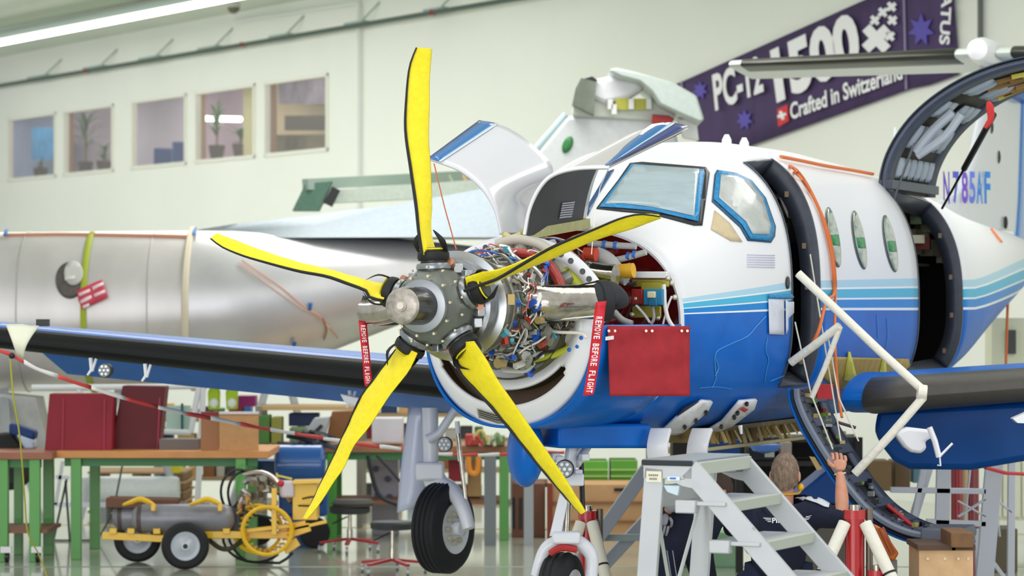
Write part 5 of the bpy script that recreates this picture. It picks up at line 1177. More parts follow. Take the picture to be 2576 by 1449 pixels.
def joinp(parts):
    N_, E_ = [], []
    for n, e, att in parts:
        b = len(N_); N_ += n; E_ += [(i+b, j+b) for i, j in e]
        if att is not None: E_.append((att, b))
    return N_, E_
def hand(parent, wrist, d, side, up, curl=.8, size=1.0, m=None):
    """palm and five bent fingers, d along the palm, side towards the thumb, up = back of the hand"""
    m = m or SKIN; d, side, up = d.normalized(), side.normalized(), up.normalized(); k = size
    nodes = [(wrist, (.027*k, .019*k)), (wrist+d*.045*k, (.036*k, .017*k)), (wrist+d*.08*k, (.038*k, .015*k))]; E_ = [(0, 1), (1, 2)]
    skinmesh('palm', nodes, E_, m, parent, 2)
    for i, (off, L_) in enumerate(((.030, .072), (.010, .080), (-.010, .075), (-.029, .058))):
        p = wrist+d*.07*k+side*off*k; pts = [(p, .0095*k)]; a = .1; q = p
        for seg, f_ in zip((.45, .30, .25), (1.0, .95, .85)):
            dd = d*math.cos(a)-up*math.sin(a); q = q+dd*L_*seg*1.25*k; pts.append((q, .0088*k*f_)); a += curl
        skinmesh('finger', *chain(*pts), m, parent, 1)
    p = wrist+d*.02*k+side*.02*k; q1 = p+(side*.7+d*.6-up*.2)*.035*k; q2 = q1+(d*.8+side*.1-up*.5)*.032*k; q3 = q2+(d*.6-side*.2-up*.6)*.025*k
    skinmesh('thumb', *chain((p, .012*k), (q1, .011*k), (q2, .0095*k), (q3, .008*k)), m, parent, 1)
def head(parent, c, R, hairm, s=1.0, hair=True):
    """head with face: R maps local axes (x right, y forward/face, z up)"""
    g = G(); rows = []
    for i in range(17):
        t = PI*i/16; row = []
        for k in range(24):
            a = 2*PI*k/24; x = .076*math.sin(t)*math.cos(a); y = .096*math.sin(t)*math.sin(a); z = .118*math.cos(t)
            if z < 0: x *= 1-.28*(-z/.118); y = y*(1-.12*(-z/.118))+.010*(-z/.118)
            if y > .05 and abs(x) < .02 and -.05 < z < .02: y += .018*(1-abs(x)/.02)*(1-abs(z+.02)/.04 if abs(z+.02) < .04 else 0)
            row.append(c+R @ Vector((x*s, y*s, z*s)))
        rows.append(row)
    g.grid(rows, True); h = obj('head', g, SKIN, parent)
    for sx in (-1, 1):
        g = G(); g.ball(c+R @ Vector((sx*.079*s, -.004, -.012*s)), (.010, .019, .031), 12, R); obj('ear', g, SKIN, h)
        g = G(); g.ball(c+R @ Vector((sx*.031*s, .083*s, .008*s)), .0125, 10); obj('eye', g, mat('#ece8e4', .3), h)
        g = G(); g.ball(c+R @ Vector((sx*.031*s, .093*s, .008*s)), .006, 8); obj('iris', g, mat('#3c4a58', .3), h)
        g = G(); g.tube([c+R @ Vector((sx*x*s, .088*s, .03*s)) for x in (.015, .03, .045)], .004, 5); obj('eyebrow', g, hairm, h)
    g = G(); g.prism([c+R @ Vector(q) for q in ((-.011, .088, -.032), (.011, .088, -.032), (.004, .09, .01), (-.004, .09, .01))], R @ Vector((0, .022, -.004))); obj('nose', g, SKIN, h, bev=.004)
    g = G(); g.tube([c+R @ Vector((x, .084-abs(x)*.3, -.055)) for x in (-.024, 0, .024)], .005, 6); obj('mouth', g, mat('#a8605a', .5), h)
    if hair:
        g = G(); rows = []
        for i in range(11):
            t = PI*.62*i/10; row = []
            for k in range(32):
                a = 2*PI*k/32; fwd = max(0, math.sin(a)); tt = t*(1-.34*fwd) if i > 0 else 0; q = 1.06+.012*math.sin(k*5+i*3)
                tt *= 1+.22*max(0, -math.sin(a))
                row.append(c+R @ Vector((.076*s*q*math.sin(tt)*math.cos(a), .097*s*q*math.sin(tt)*math.sin(a), .118*s*q*math.cos(tt))))
            rows.append(row)
        g.grid(rows, True); obj('hair', g, hairm, h, label='short grey-brown hair')
    return h
HAIRM = mat('#7f6b5a', .85, bump=1.0, scale=60, var=.4, stretch=(1, 1, .5))
def Wv(px, py, Y): return W(px, py, Y)
# --- mechanic seated under the door, seen from behind, right arm raised
Y0 = 17.35
pm = thing('person', 'seated person in navy shirt seen from behind, right hand raised to the open airstair door', 'person', (Wv(1965, 1400, Y0+.1).x, Y0+.1, 0))
hip = Vector((Wv(1960, 0, Y0).x, Y0+.12, .56)); ch = Wv(1968, 1330, Y0+.06); nk = Wv(1974, 1262, Y0); hd = Wv(1975, 1193, Y0)
rs, re, rw, rh = Wv(2046, 1285, Y0), Wv(2118, 1305, Y0-.16), Wv(2113, 1185, Y0-.06), Wv(2114, 1150, Y0)
ls, le, lw = Wv(1897, 1290, Y0), Wv(1885, 1385, Y0+.05), Wv(1935, 1375, Y0+.33)
lk, rk = Vector((hip.x-.15, Y0+.56, .52)), Vector((hip.x+.17, Y0+.55, .5)); lf, rf = Vector((hip.x-.17, Y0+.52, .08)), Vector((hip.x+.2, Y0+.48, .08))
N_ = [(hip, (.12, .09)), (hip+Vector((0, -.02, .18)), (.11, .08)), (ch, (.11, .08)), (nk-Vector((0, 0, .05)), (.055, .055)), (nk+Vector((0, 0, .03)), (.058, .058)), (hd-Vector((0, 0, .03)), (.05, .05)),
      (rs, (.045, .045)), (re, (.043, .042)), (Wv(2118, 1250, Y0-.12), (.046, .042)), (rw, (.028, .024)),
      (ls, (.045, .045)), (le, (.038, .038)), (lw, (.028, .026)),
      (hip+Vector((-.1, .06, -.02)), (.085, .085)), (lk, (.062, .062)), (lf+Vector((0, 0, .05)), (.04, .04)),
      (hip+Vector((.1, .06, -.02)), (.085, .085)), (rk, (.062, .062)), (rf+Vector((0, 0, .05)), (.04, .04))]
E_ = [(0, 1), (1, 2), (2, 3), (3, 4), (4, 5), (2, 6), (6, 7), (7, 8), (8, 9), (2, 10), (10, 11), (11, 12), (0, 13), (13, 14), (14, 15), (0, 16), (16, 17), (17, 18)]
skinmesh('body', N_, E_, SKIN, pm, 2)
SN_ = [(hip+Vector((0, 0, -.02)), (.175, .135)), (hip+Vector((0, -.02, .18)), (.17, .13)), (ch, (.20, .14)), (nk-Vector((0, 0, .035)), (.09, .08)),
       (rs, (.10, .095)), (Wv(2085, 1300, Y0-.1), (.085, .08)), (re, (.075, .072)), (Wv(2120, 1280, Y0-.15), (.062, .06)),
       (ls, (.10, .095)), (Wv(1888, 1340, Y0), (.08, .078)), (le, (.07, .066))]
skinmesh('shirt', SN_, [(0, 1), (1, 2), (2, 3), (2, 4), (4, 5), (5, 6), (6, 7), (2, 8), (8, 9), (9, 10)], NAVY, pm, 2, 'navy short-sleeved work shirt')
TN_ = [(hip+Vector((0, .02, -.04)), (.17, .14)), (hip+Vector((-.1, .06, -.03)), (.105, .1)), (lk, (.08, .08)), (lf+Vector((0, 0, .12)), (.062, .062)), (hip+Vector((.1, .06, -.03)), (.105, .1)), (rk, (.08, .08)), (rf+Vector((0, 0, .12)), (.062, .062))]
skinmesh('trousers', TN_, [(0, 1), (1, 2), (2, 3), (0, 4), (4, 5), (5, 6)], mat('#1c2540', .9, bump=.4), pm, 2, 'dark blue work trousers')
for f_ in (lf, rf):
    g = G(); g.ball(f_+Vector((0, .05, -.03)), (.05, .14, .05), 14); obj('shoe', g, BLACK, pm)
HR = Matrix.Rotation(-.25, 3, 'Z')
hdo = head(pm, hd, HR, HAIRM, 1.03)
hand(pm, rw, (rh-rw)+Vector((0, .06, .02)), Vector((-.9, .1, .1)), Vector((.1, -1, .15)), 1.0, 1.22)
hand(pm, lw, Vector((.3, 1, .1)), Vector((.9, 0, .3)), Vector((0, -.1, 1)), .6)
g = G(); q = hd+HR @ Vector((.085, .03, -.075)); g.ball(q, (.02, .03, .022), 12); g2 = obj('ear_protector', g, mat('#e0b020', .5), pm, label='yellow banded ear plug')
g = G(); g.tube([q, q+Vector((-.01, -.03, -.03)), hd+Vector((.02, -.08, -.11)), hd+Vector((-.06, -.05, -.11))], .006, 6, sub=3); obj('ear_band', g, mat('#c8961c', .5), g2)
g = G(); g.tube([rw+Vector((-.03, 0, -.02)), rw+Vector((0, -.03, -.015)), rw+Vector((.032, 0, -.01)), rw+Vector((0, .03, -.015))], .004, 6, closed=True, sub=4); obj('bracelet', g, mat('#e0d0a0', .4), pm)
# surface decorations laid on the shirt
def bvo(o):
    mw = Matrix.Translation(pm.location); return BVHTree.FromPolygons([tuple(mw @ v.co) for v in o.data.vertices], [tuple(p.vertices) for p in o.data.polygons])
SH = bvo([c for c in pm.children if c.name.startswith('shirt')][0])
stp = patch([(1988, 1236), (2012, 1237), (2030, 1247), (2050, 1252), (2072, 1262), (2086, 1270), (2085, 1280), (2074, 1277), (2055, 1268), (2035, 1262), (2012, 1254), (1990, 1246)], .012, SH, 7)
if stp.f: obj('shoulder_stripe', stp, mat('#d9dde4', .7), pm, label='pale stripe across the right shoulder', solid=.003)
def shirttext(txt, x0, y0, x1, y1, hy_):
    h = hit((x0+x1)/2, (y0+y1)/2, SH)
    Y = (h[0].y if h[0] is not None else Y0-.15)-.03; o_ = W(x0, y0, Y); g = textgeo(txt, o_, W(x1, y1, Y)-o_, W(x0, y0-hy_, Y)-o_, .001, .03)
    vs = []
    for v in g.v:
        px = v.x/v.y*F+1288; py = HY-(v.z-H)/v.y*F; h = hit(px, py, SH); vs.append(h[0]+Vector((0, -.006, 0)) if h[0] is not None else v)
    g.v = vs; obj('shirt_lettering', g, mat('#eef0f4', .6), pm, smooth_=False)
shirttext('PILATUS', 1942, 1316, 2012, 1313, 14)
for x, s_ in ((1920, 1), (2020, -1)):
    for k in range(3):
        g_ = patch([(x+k*5*s_ if s_ > 0 else x-k*4+8, 1302+k*4-(4 if s_ < 0 else 0)), (x+20 if s_ > 0 else x+24-k*3, 1302+k*4-(6 if s_ < 0 else 0)), (x+20 if s_ > 0 else x+22-k*3, 1304+k*4-(6 if s_ < 0 else 0)), (x+k*5+1 if s_ > 0 else x-k*4+8, 1304+k*4-(4 if s_ < 0 else 0))], .010, SH, 6)
        if g_.f: obj('wing_mark', g_, mat('#eef0f4', .6), pm, solid=.001)
# his stool
def stool(x, Y, zs, lab, seat=True, rz=0.0, sc=1.0):
    t = thing('rolling_stool', lab, 'stool', (x, Y, 0), 0, 'round rolling stools'); b = Vector((x, Y, 0))
    if seat:
        g = G(); g.lathe([(0, .15*sc), (.01, .175*sc), (.05, .18*sc), (.065, .165*sc), (.068, 0)], b+Vector((0, 0, zs-.065)), (0, 0, 1), 32); obj('seat', g, mat('#2d3034', .55), t)
        g = G(); g.bar(b+Vector((-.02, -.02, zs-.09)), b+Vector((-.15, -.05, zs-.15)), .015, .012); obj('lever', g, BLACK, t)
    g = G(); g.cyl(b+Vector((0, 0, .1)), b+Vector((0, 0, zs-.05)), .017, 12); g.cyl(b+Vector((0, 0, .1)), b+Vector((0, 0, .1+(zs-.15)*.4)), .026, 12); obj('column', g, CHROME, t)
    for k in range(5):
        a = rz+k*2*PI/5; d = Vector((math.cos(a), math.sin(a), 0)); g = G(); g.bar(b+Vector((0, 0, .115)), b+d*.27*sc+Vector((0, 0, .085)), .04, .022); L_ = obj('base_leg', g, mat('#a81e2c', .35, coat=.4), t, bev=.004)
        g = G(); g.cyl(b+d*.27*sc+Vector((-.012, 0, .033)), b+d*.27*sc+Vector((.012, 0, .033)), .033, 14); obj('caster', g, mat('#9da2a6', .35, .5), L_)
    return t
stool(hip.x, hip.y+.02, .47, 'rolling stool under the seated person in the navy shirt', rz=.4)
def FY(y): return H*F/(y-HY)
stool(W(987, 0, 24.4).x, 24.4, .42, 'round black stool with red star base left of the hanging wheel', rz=.2)
st2 = stool(W(880, 0, 26.6).x, 26.6, .40, 'second stool standing farther back with its seat taken by a dark cushion', rz=.9)
# --- second person, stooping behind the step ladder
Y1 = 17.9
p2 = thing('person', 'person in dark navy overalls stooping behind the step ladder with grey glove and pad', 'person', (W(1715, 0, Y1).x, Y1, 0))
X = lambda px, py, dy=0: W(px, py, Y1+dy)
hp = X(1712, 1345); c2 = X(1760, 1290, .1); n2 = X(1790, 1268, .2); h2 = X(1803, 1238, .3)
for nm, k, mt, lb in (('body', .78, SKIN, None), ('overalls', 1.16, mat('#10162b', .9, bump=.5, scale=20, var=.2), 'dark navy work overalls')):
    nodes = [(hp, (.15*k, .12*k)), ((hp+c2)/2, (.14*k, .11*k)), (c2, (.16*k, .12*k)), (n2, (.07*k, .07*k)),
             (X(1735, 1232, .02), (.07*k, .07*k)), (X(1700, 1262, -.05), (.055*k, .055*k)), (X(1676, 1290, -.08), (.04*k, .038*k)),
             (X(1835, 1290, .1), (.07*k, .07*k)), (X(1850, 1350, .1), (.05*k, .05*k)),
             (hp+Vector((-.07, 0, -.08)), (.09*k, .09*k)), (Vector((hp.x-.10, Y1-.06, .47)), (.066*k, .066*k)), (Vector((hp.x-.03, Y1+.05, .1)), (.045*k, .045*k)),
             (hp+Vector((.09, 0, -.08)), (.09*k, .09*k)), (Vector((hp.x+.16, Y1+.05, .47)), (.066*k, .066*k)), (Vector((hp.x+.2, Y1+.1, .1)), (.045*k, .045*k))]
    ed = [(0, 1), (1, 2), (2, 3), (2, 4), (4, 5), (5, 6), (2, 7), (7, 8), (0, 9), (9, 10), (10, 11), (0, 12), (12, 13), (13, 14)]
    if nm == 'body': nodes.append((h2-Vector((0, 0, .03)), (.05, .05))); ed.append((3, 15))
    skinmesh(nm, nodes, ed, mt, p2, 2, lb)
head(p2, h2, Matrix.Rotation(-1.0, 3, 'Z') @ Matrix.Rotation(-.5, 3, 'X'), mat('#4a3a30', .9, bump=.8, scale=50))
hand(p2, X(1676, 1290, -.08), Vector((-.2, -.1, -.9)), Vector((.9, -.2, -.2)), Vector((0, -1, 0)), .7, 1.0, mat('#8c8b92', .8))
for px, py, rx, rz_ in ((1722, 1228, .042, .055), (1690, 1268, .045, .05)):
    g = G(); g.ball(X(px, py, -.12), (rx, .035, rz_), 14); obj('grey_pad', g, mat('#8f8e94', .85, bump=.4), p2, label='light grey pad')
for xo, yo in ((-.03, .05), (.2, .1)):
    g = G(); g.ball(Vector((hp.x+xo, Y1+yo+.04, .05)), (.05, .14, .05), 14); obj('shoe', g, BLACK, p2)
for x in (1668, 1678, 1692): g = G(); g.tube([W(x, 1385, Y1-.17), W(x+10, 1449, Y1-.16)], .003, 5); obj('seam', g, mat('#8f97a8', .7), p2)
# ================================================================ step ladder in the foreground
O_ = W(1745, 1168, 13.9); lu = Vector((.905, -.425, 0)); lv = Vector((.425, .905, 0)); ZT = O_.z; WL = .66
base = Vector((O_.x, O_.y, 0)); lt = thing('step_ladder', 'grey aluminium platform step ladder standing in the foreground', 'ladder', base)
def LP(a, b, z): return O_+lu*a+lv*b+Vector((0, 0, z-ZT))
LAD = mat('#bcbec0', .4, .25, var=.04, scale=4)
def lb(name, a, b, wd, th, up, label=None, m=None): g = G(); g.bar(a, b, wd, th, up); return obj(name, g, m or LAD, lt, label=label, bev=.004)
for b in (0, WL):
    lb('stringer', LP(-.02, b, ZT-.02), LP(1.30, b, 0), .10, .03, lv)
    pl = lb('rear_leg', LP(-.19, b, ZT-.02), LP(-.30, b, 0), .095, .03, lv)
    lb('top_rail', LP(-.245, b, ZT-.035), LP(.0, b, ZT-.035), .07, .03, lv)
    g = G(); g.prism([LP(-.12, b-.015, ZT-.07), LP(.02, b-.015, ZT-.07), LP(.06, b-.015, ZT-.12), LP(-.05, b-.015, ZT-.10)], lv*.03); obj('gusset', g, LAD, lt)
g = G(); g.obox(LP(-.25, -.01, ZT-.0), lu*.27, lv*(WL+.02), Vector((0, 0, .02))); obj('platform', g, mat('#8f979d', .4, .3), lt, label='flat grey platform')
lb('platform_edge', LP(-.25, -.02, ZT+.004), LP(.0, -.02, ZT+.004), .025, .012, lv, 'black rubber edge', mat('#22262c', .6))
lb('front_edge', LP(.02, .0, ZT-.02), LP(.02, WL, ZT-.02), .06, .03, lu, None, mat('#b9beb2', .4, .3))
for i, z in enumerate([ZT-.178*k_ for k_ in range(1, 8)]):
    a = (ZT-z)*1.32/ZT; sp = lb('step', LP(a-.12, -.03, z), LP(a-.12, WL, z), .24, .02, (0, 0, 1)); lb('step_nosing', LP(a+.01, .0, z-.012), LP(a+.01, WL, z-.012), .05, .03, lu, None, mat('#b3b9ab', .45, .25))
    g = G(); g.obox(LP(a-.24, -.05, z-.045), lu*.1, lv*.05, Vector((0, 0, .06))); obj('bracket', g, LAD, lt, bev=.006)
for (p, q) in ((LP(-.2, 0, ZT-.12), LP(-.28, WL, .2)), (LP(-.28, 0, .2), LP(-.2, WL, ZT-.12))):
    g = G(); g.tube([p, q], .009, 8); obj('cross_brace', g, mat('#d2d8d4', .4, .3), lt)
lb('rear_top_bar', LP(-.22, 0, ZT-.16), LP(-.22, WL, ZT-.16), .1, .02, lu)
g = G(); q = LP(-.225, -.02, ZT-.085); g.obox(q, lu*.075, -lv*.003, Vector((0, 0, .05))); st = obj('sticker', g, mat('#e9e4cc', .6), lt, label='cream sticker with two lines of small print')
for k in range(2):
    for j in range(5 if k == 0 else 4): g = G(); g.obox(q+lu*(.012+.010*j+.004*k)-lv*.005+Vector((0, 0, .028-.017*k)), lu*.006, -lv*.001, Vector((0, 0, .008))); obj('print_mark', g, mat('#6a6a60', .6), st, smooth_=False)
g = G(); q = LP(-.12, -.02, ZT-.075); g.obox(q, lu*.06, -lv*.003, Vector((0, 0, .018))); s2 = obj('blue_sticker', g, mat('#dfeef6', .5), lt, label='small white sticker with a blue bar')
g = G(); g.obox(q+lu*.012-lv*.004+Vector((0, 0, .006)), lu*.03, -lv*.002, Vector((0, 0, .007))); obj('blue_bar', g, mat('#1f5fc0', .5), s2)
g = G(); g.prism([LP(-.15, -.0, ZT-.10), LP(-.07, -.0, ZT-.10), LP(-.08, -.0, ZT-.145), LP(-.13, -.0, ZT-.13)], lv*.02); obj('gauge', g, mat('#cfe3ea', .4), lt)
for a, z in ((.3, 1.13), (.55, .88), (.8, .63), (1.05, .4)):
    g = G(); g.cyl(LP(a, -.018, z), LP(a, -.022, z), .008, 8); obj('rivet', g, mat('#9a9c9c', .4, .5), lt)
# ================================================================ jacks
def jack(px, Y, ztop, lab, r=.075, legs=((-.5, -.35), (.45, -.4), (0, .5)), legm=FOAM, px_top=None):
    x = W(px, 0, Y).x; b = Vector((x, Y, 0)); t = thing('hydraulic_jack', lab, 'jack', b, 0)
    g = G(); g.cyl(b+Vector((0, 0, .12)), b+Vector((0, 0, ztop)), r, 24); g.cyl(b+Vector((0, 0, ztop)), b+Vector((0, 0, ztop+.05)), r*1.15, 24); obj('cylinder', g, mat('#b5161e', .3, coat=.5), t, label='glossy red cylinder')
    g = G(); g.cyl(b+Vector((.0, 0, ztop+.05)), b+Vector((0, 0, ztop+.08)), r*.6, 16); obj('piston', g, CHROME, t)
    g = G(); g.cyl(b+Vector((r*1.5, 0, .05)), b+Vector((r*1.5, 0, ztop+.06)), .02, 10); obj('guide_tube', g, mat('#6f675c', .4, .5), t)
    for dx, dy in legs:
        g = G(); g.tube([b+Vector((dx*.12, dy*.12, ztop-.02)), b+Vector((dx, dy, .04))], .036, 12); L_ = obj('leg', g, legm, t, label='leg wrapped in white foam')
        for f_ in (.3, .6):
            q = b+Vector((dx*.12, dy*.12, ztop-.02)).lerp(Vector((dx, dy, .04)), f_); g = G(); g.cyl(q, q+Vector((dx*.88, dy*.88, -ztop)).normalized()*.012, .039, 12); obj('tie', g, BLACK, L_)
    return t
jack(2150, 17.0, .95, 'tall red hydraulic jack with foam wrapped legs beneath the lowered door', .055)
jack(2206, 16.9, .62, 'short red hydraulic jack right of the tall one', .045, ((.3, -.2), (.2, -.35), (.3, .4)))
jack(1478, 18.3, .86, 'red hydraulic jack behind the nose wheel', .05, ((-.33, -.3), (.22, -.5), (.1, .5)), mat('#e2ddc9', .7))
# orange tank and crates by the door
x = W(2218, 0, 18.0).x; t = thing('orange_case', 'long orange case leaning under the lowered door', 'case', (x, 18, 0))
g = G(); g.prism([W(2196, 1318, 17.8), W(2218, 1328, 17.8), W(2262, 1392, 17.8), W(2250, 1412, 17.8), W(2226, 1402, 17.8)], (0, .15, 0)); obj('shell', g, mat('#d9752a', .45), t, bev=.01)
for k in range(3): g = G(); g.bar(W(2205+k*8, 1330-k*2, 17.78), W(2236+k*8, 1396-k*3, 17.78), .012, .012, (0, 1, 0)); obj('rib', g, mat('#a8531c', .5), t)
g = G(); g.bar(W(2245, 1408, 17.9), Vector((W(2250, 0, 17.9).x, 17.9, 0)), .05, .05); obj('foot', g, GREYP, t)
zt_ = W(0, 1372, 17.6).z
for x0, x1, y, dz_, lab in ((2312, 2398, 1375, 0, 'light wooden crate carrying the end of the lowered door'), (2398, 2448, 1375, 0, 'narrower wooden crate right of the crate under the door')):
    a, b = W(x0, y, 17.5), W(x1, y, 17.5); t = thing('wooden_crate', lab, 'crate', ((a.x+b.x)/2, 17.7, 0), 0, 'wooden support crates under the door')
    g = G(); g.obox((a.x, 17.5, 0), (b.x-a.x, 0, 0), (0, .45, 0), (0, 0, a.z-.02)); obj('body', g, PLY, t)
    g = G(); g.obox((a.x-.01, 17.48, a.z-.02), (b.x-a.x+.02, 0, 0), (0, .5, 0), (0, 0, .03)); obj('lid', g, mat('#5a4230', .6), t)
    for f_ in (.25, .75):
        q = Vector((a.x+(b.x-a.x)*f_, 17.5, a.z-.07)); g = G(); g.cyl(q, q+Vector((0, -.006, 0)), .009, 8); obj('screw', g, mat('#e8d8b8', .3, .6), t)
pass
g = pxy(2392, 1340, 2450, 1378, 17.42, .42); bl = one('padded_block', g, mat('#7a5736', .7, var=.15), 'brown wooden block on top of the narrow crate at the door end', 'block', bev=.006)
# ================================================================ white stands behind the port wing
def frame_stand(lab, bars, Y, dep=.5, m='#c9ccd4'):
    xs = [b[0] for b in bars]; t = thing('trestle_stand', lab, 'stand', (W(sum(xs)/len(xs), 0, Y).x, Y, 0), 0, 'pale steel stands behind the near wing')
    for x0, y0, x1, y1, wd in bars:
        a, b = W(x0, y0, Y), W(x1, y1, Y); 
        if y1 > 1380: b.z = 0
        g = G(); g.bar(a, b, wd*Y/F, .05, (0, 1, 0)); obj('bar', g, mat(m, .45, .15), t, bev=.004)
    return t
frame_stand('wide pale steel stand with crossbars right of the lowered door', [(2375, 1120, 2365, 1420, 36), (2505, 1120, 2470, 1430, 44), (2240, 1232, 2480, 1236, 14), (2330, 1312, 2480, 1318, 14), (2410, 1260, 2480, 1300, 5), (2410, 1300, 2480, 1255, 5), (2330, 1140, 2300, 1300, 14)], 21.5)
frame_stand('tall pale frame at the right edge with thin braces', [(2545, 1110, 2542, 1400, 18), (2500, 1250, 2545, 1290, 5), (2440, 1180, 2426, 1320, 4), (2505, 1270, 2515, 1350, 4), (2480, 1390, 2560, 1395, 10)], 22.5)
frame_stand('slanted pale stand bar leaning behind the narrow crate', [(2350, 1130, 2290, 1330, 22), (2470, 1330, 2480, 1400, 40), (2395, 1385, 2460, 1392, 12)], 22.0)
for px, y0, y1, c, lab in ((2410, 1125, 1330, '#9c1822', 'dark red jack column between the pale stand posts'), (2445, 1120, 1335, '#7c1a20', 'second dark red column beside the tan tube')):
    g = G(); b = Vector((W(px, 0, 23.5).x, 23.5, 0)); t = thing('red_column', lab, 'column', b)
    g.cyl(b, b+Vector((0, 0, W(0, y0, 23.5).z)), .055, 20); obj('tube', g, mat(c, .3, coat=.5), t); g = G(); g.cyl(b, b+Vector((0, 0, .05)), .14, 20); obj('base', g, BLACK, t)
g = G(); b = Vector((W(2428, 0, 23.2).x, 23.2, 0)); g.cyl(b, b+Vector((0, 0, W(0, 1130, 23.2).z)), .022, 12); one('tan_tube', g, mat('#c8a67c', .6), 'tan tube standing between the two dark red columns', 'tube')
t = None
g = G()
for k in range(12):
    pass
YR = 27.5
t = thing('shelf_unit', 'pale yellow panelled cabinet at the right edge behind the frame', 'cabinet', (W(2540, 0, YR).x, YR, 0))
g = pxy(2495, 800, 2640, 1310, YR, .4); obj('body', g, mat('#dfe0c4', .6), t)
for k in range(5): g = pxy(2500+k*24, 1120, 2519+k*24, 1300, YR-.03, .03); obj('panel', g, mat('#e6e6ce', .6), t)
g = pxy(2534, 830, 2556, 890, YR-.04, .04); obj('dark_hatch', g, mat('#4a4c4c', .6), t)
for v in t.children: 
    pass
# ================================================================ red and white barrier tape
pts = [W(x, y, Y) for x, y, Y in ((-30, 872, 20.6), (28, 893, 20.7), (100, 930, 20.8), (230, 975, 21.1), (330, 1006, 21.3), (440, 1034, 21.6), (560, 1058, 22), (680, 1080, 22.3), (800, 1100, 22.7), (900, 1117, 23), (1010, 1129, 23.4), (1110, 1142, 23.8), (1230, 1144, 24.2), (1330, 1140, 24.6), (1420, 1138, 25))]
S_ = smooth(pts, 8); t = thing('barrier_tape', 'red and white barrier tape sagging below the far wing', 'barrier tape', pts[0])
L_ = 0; seg = []; acc = [S_[0]]; lenacc = 0; ci = 0
for a, b in zip(S_, S_[1:]):
    acc.append(b); lenacc += (b-a).length
    if lenacc > .26:
        rws = [[p+Vector((0, 0, .014+.004*math.sin(i+ci))), p-Vector((0, .004, .014))] for i, p in enumerate(acc)]
        g = G(); g.grid(rws); obj('red_band' if ci % 2 == 0 else 'white_band', g, mat('#d94a44' if ci % 2 == 0 else '#ece9e4', .5), t, solid=.003, label=None)
        acc = [b]; lenacc = 0; ci += 1
g = G(); g.ball(W(30, 895, 20.65), .022, 10); one('black_knot', g, BLACK, 'black knot where the barrier tape is tied below the strap', 'knot')
g = G(); g.tube([W(26, 905, 20.7), W(34, 1000, 20.9), W(50, 1100, 21.2), W(62, 1250, 21.8), W(70, 1340, 22.2), W(100, 1400, 22.6), Vector((W(130, 0, 22.8).x, 22.8, .01))], .006, 6, sub=4)
one('hanging_line', g, mat('#c9c33c', .5), 'thin yellow-green cord hanging from the wing edge down to the floor at left', 'cord')
g = G(); g.tube([W(2478, 1176, 21), W(2530, 1190, 21.2), W(2640, 1196, 21.6)], .014, 6); one('barrier_tape', g, mat('#d23a40', .5), 'short red barrier tape end below the near wing at right', 'barrier tape')
# ================================================================ workbenches
GRN = mat('#4f9a3c', .45, coat=.2); GRN2 = mat('#3f7d48', .5)
def bench(lab, x0, x1, ytop, Y, dep, legs, topc='#c98a4e', th=.06, backlegs=True, legc=None, shelf=None):
    a, b = W(x0, ytop, Y), W(x1, ytop, Y); t = thing('workbench', lab, 'workbench', ((a.x+b.x)/2, Y, 0)); z = a.z
    g = G(); g.obox((a.x, Y, z-th), (b.x-a.x, 0, 0), (0, dep, 0), (0, 0, th)); obj('tabletop', g, mat(topc, .5, var=.1, scale=5), t, bev=.004)
    for i, (px, wd) in enumerate(legs):
        c = W(px, 0, Y).x
        for yy in ((Y+.05, Y+dep-.1) if backlegs else (Y+.05,)):
            g = G(); g.box((c, yy, (z-th)/2), (wd*Y/F, .07, z-th)); L_ = obj('leg', g, legc or GRN, t, bev=.004)
    g = G(); g.obox((a.x+.1, Y+.06, z-th-.07), (b.x-a.x-.2, 0, 0), (0, .03, 0), (0, 0, .07)); obj('apron', g, GRN2, t)
    if shelf: g = G(); g.obox((a.x+.05, Y+.05, shelf), (b.x-a.x-.1, 0, 0), (0, dep-.1, 0), (0, 0, .03)); obj('lower_shelf', g, mat('#8a5a44', .6), t)
    return t
bench('long workbench with orange-brown top and green legs at left carrying the red cowlings', 130, 676, 1135, 25.75, 1.3, ((190, 26), (605, 26)), '#d08f50')
b_ = bench('short workbench at the left edge with reddish top, light green legs and casters', -200, 131, 1138, 25.5, .9, ((8, 22), (86, 27)), '#9c6045', shelf=.24)
for px in (86, 8):
    x = W(px, 0, 25.3).x; g = G(); g.cyl((x-.015, 25.5, .05), (x+.015, 25.5, .05), .05, 16); c_ = obj('caster_wheel', g, BLACK, b_)
    g = G(); g.box((x, 25.45, .11), (.09, .05, .05)); obj('caster_fork', g, mat('#e6e6e4', .4), b_)
bench('brown topped workbench with bright green legs behind the stools', 780, 1290, 1122, 27.9, 1.0, ((834, 24), (1268, 24)), '#9a6743', shelf=.33)
g = G()
t = thing('grey_post', 'grey square post beside the bright green bench leg', 'post', (W(1233, 0, 27.3).x, 27.3, 0)); g = pxy(1218, 1145, 1248, 1380, 27.3, .1); obj('post_body', g, mat('#70767a', .5), t)
t = thing('grey_post', 'lighter grey post left of the wooden crates', 'post', (W(1330, 0, 27.3).x, 27.3, 0)); g = pxy(1318, 1210, 1342, 1378, 27.3, .1); obj('post_body', g, mat('#9a9fa3', .5), t)
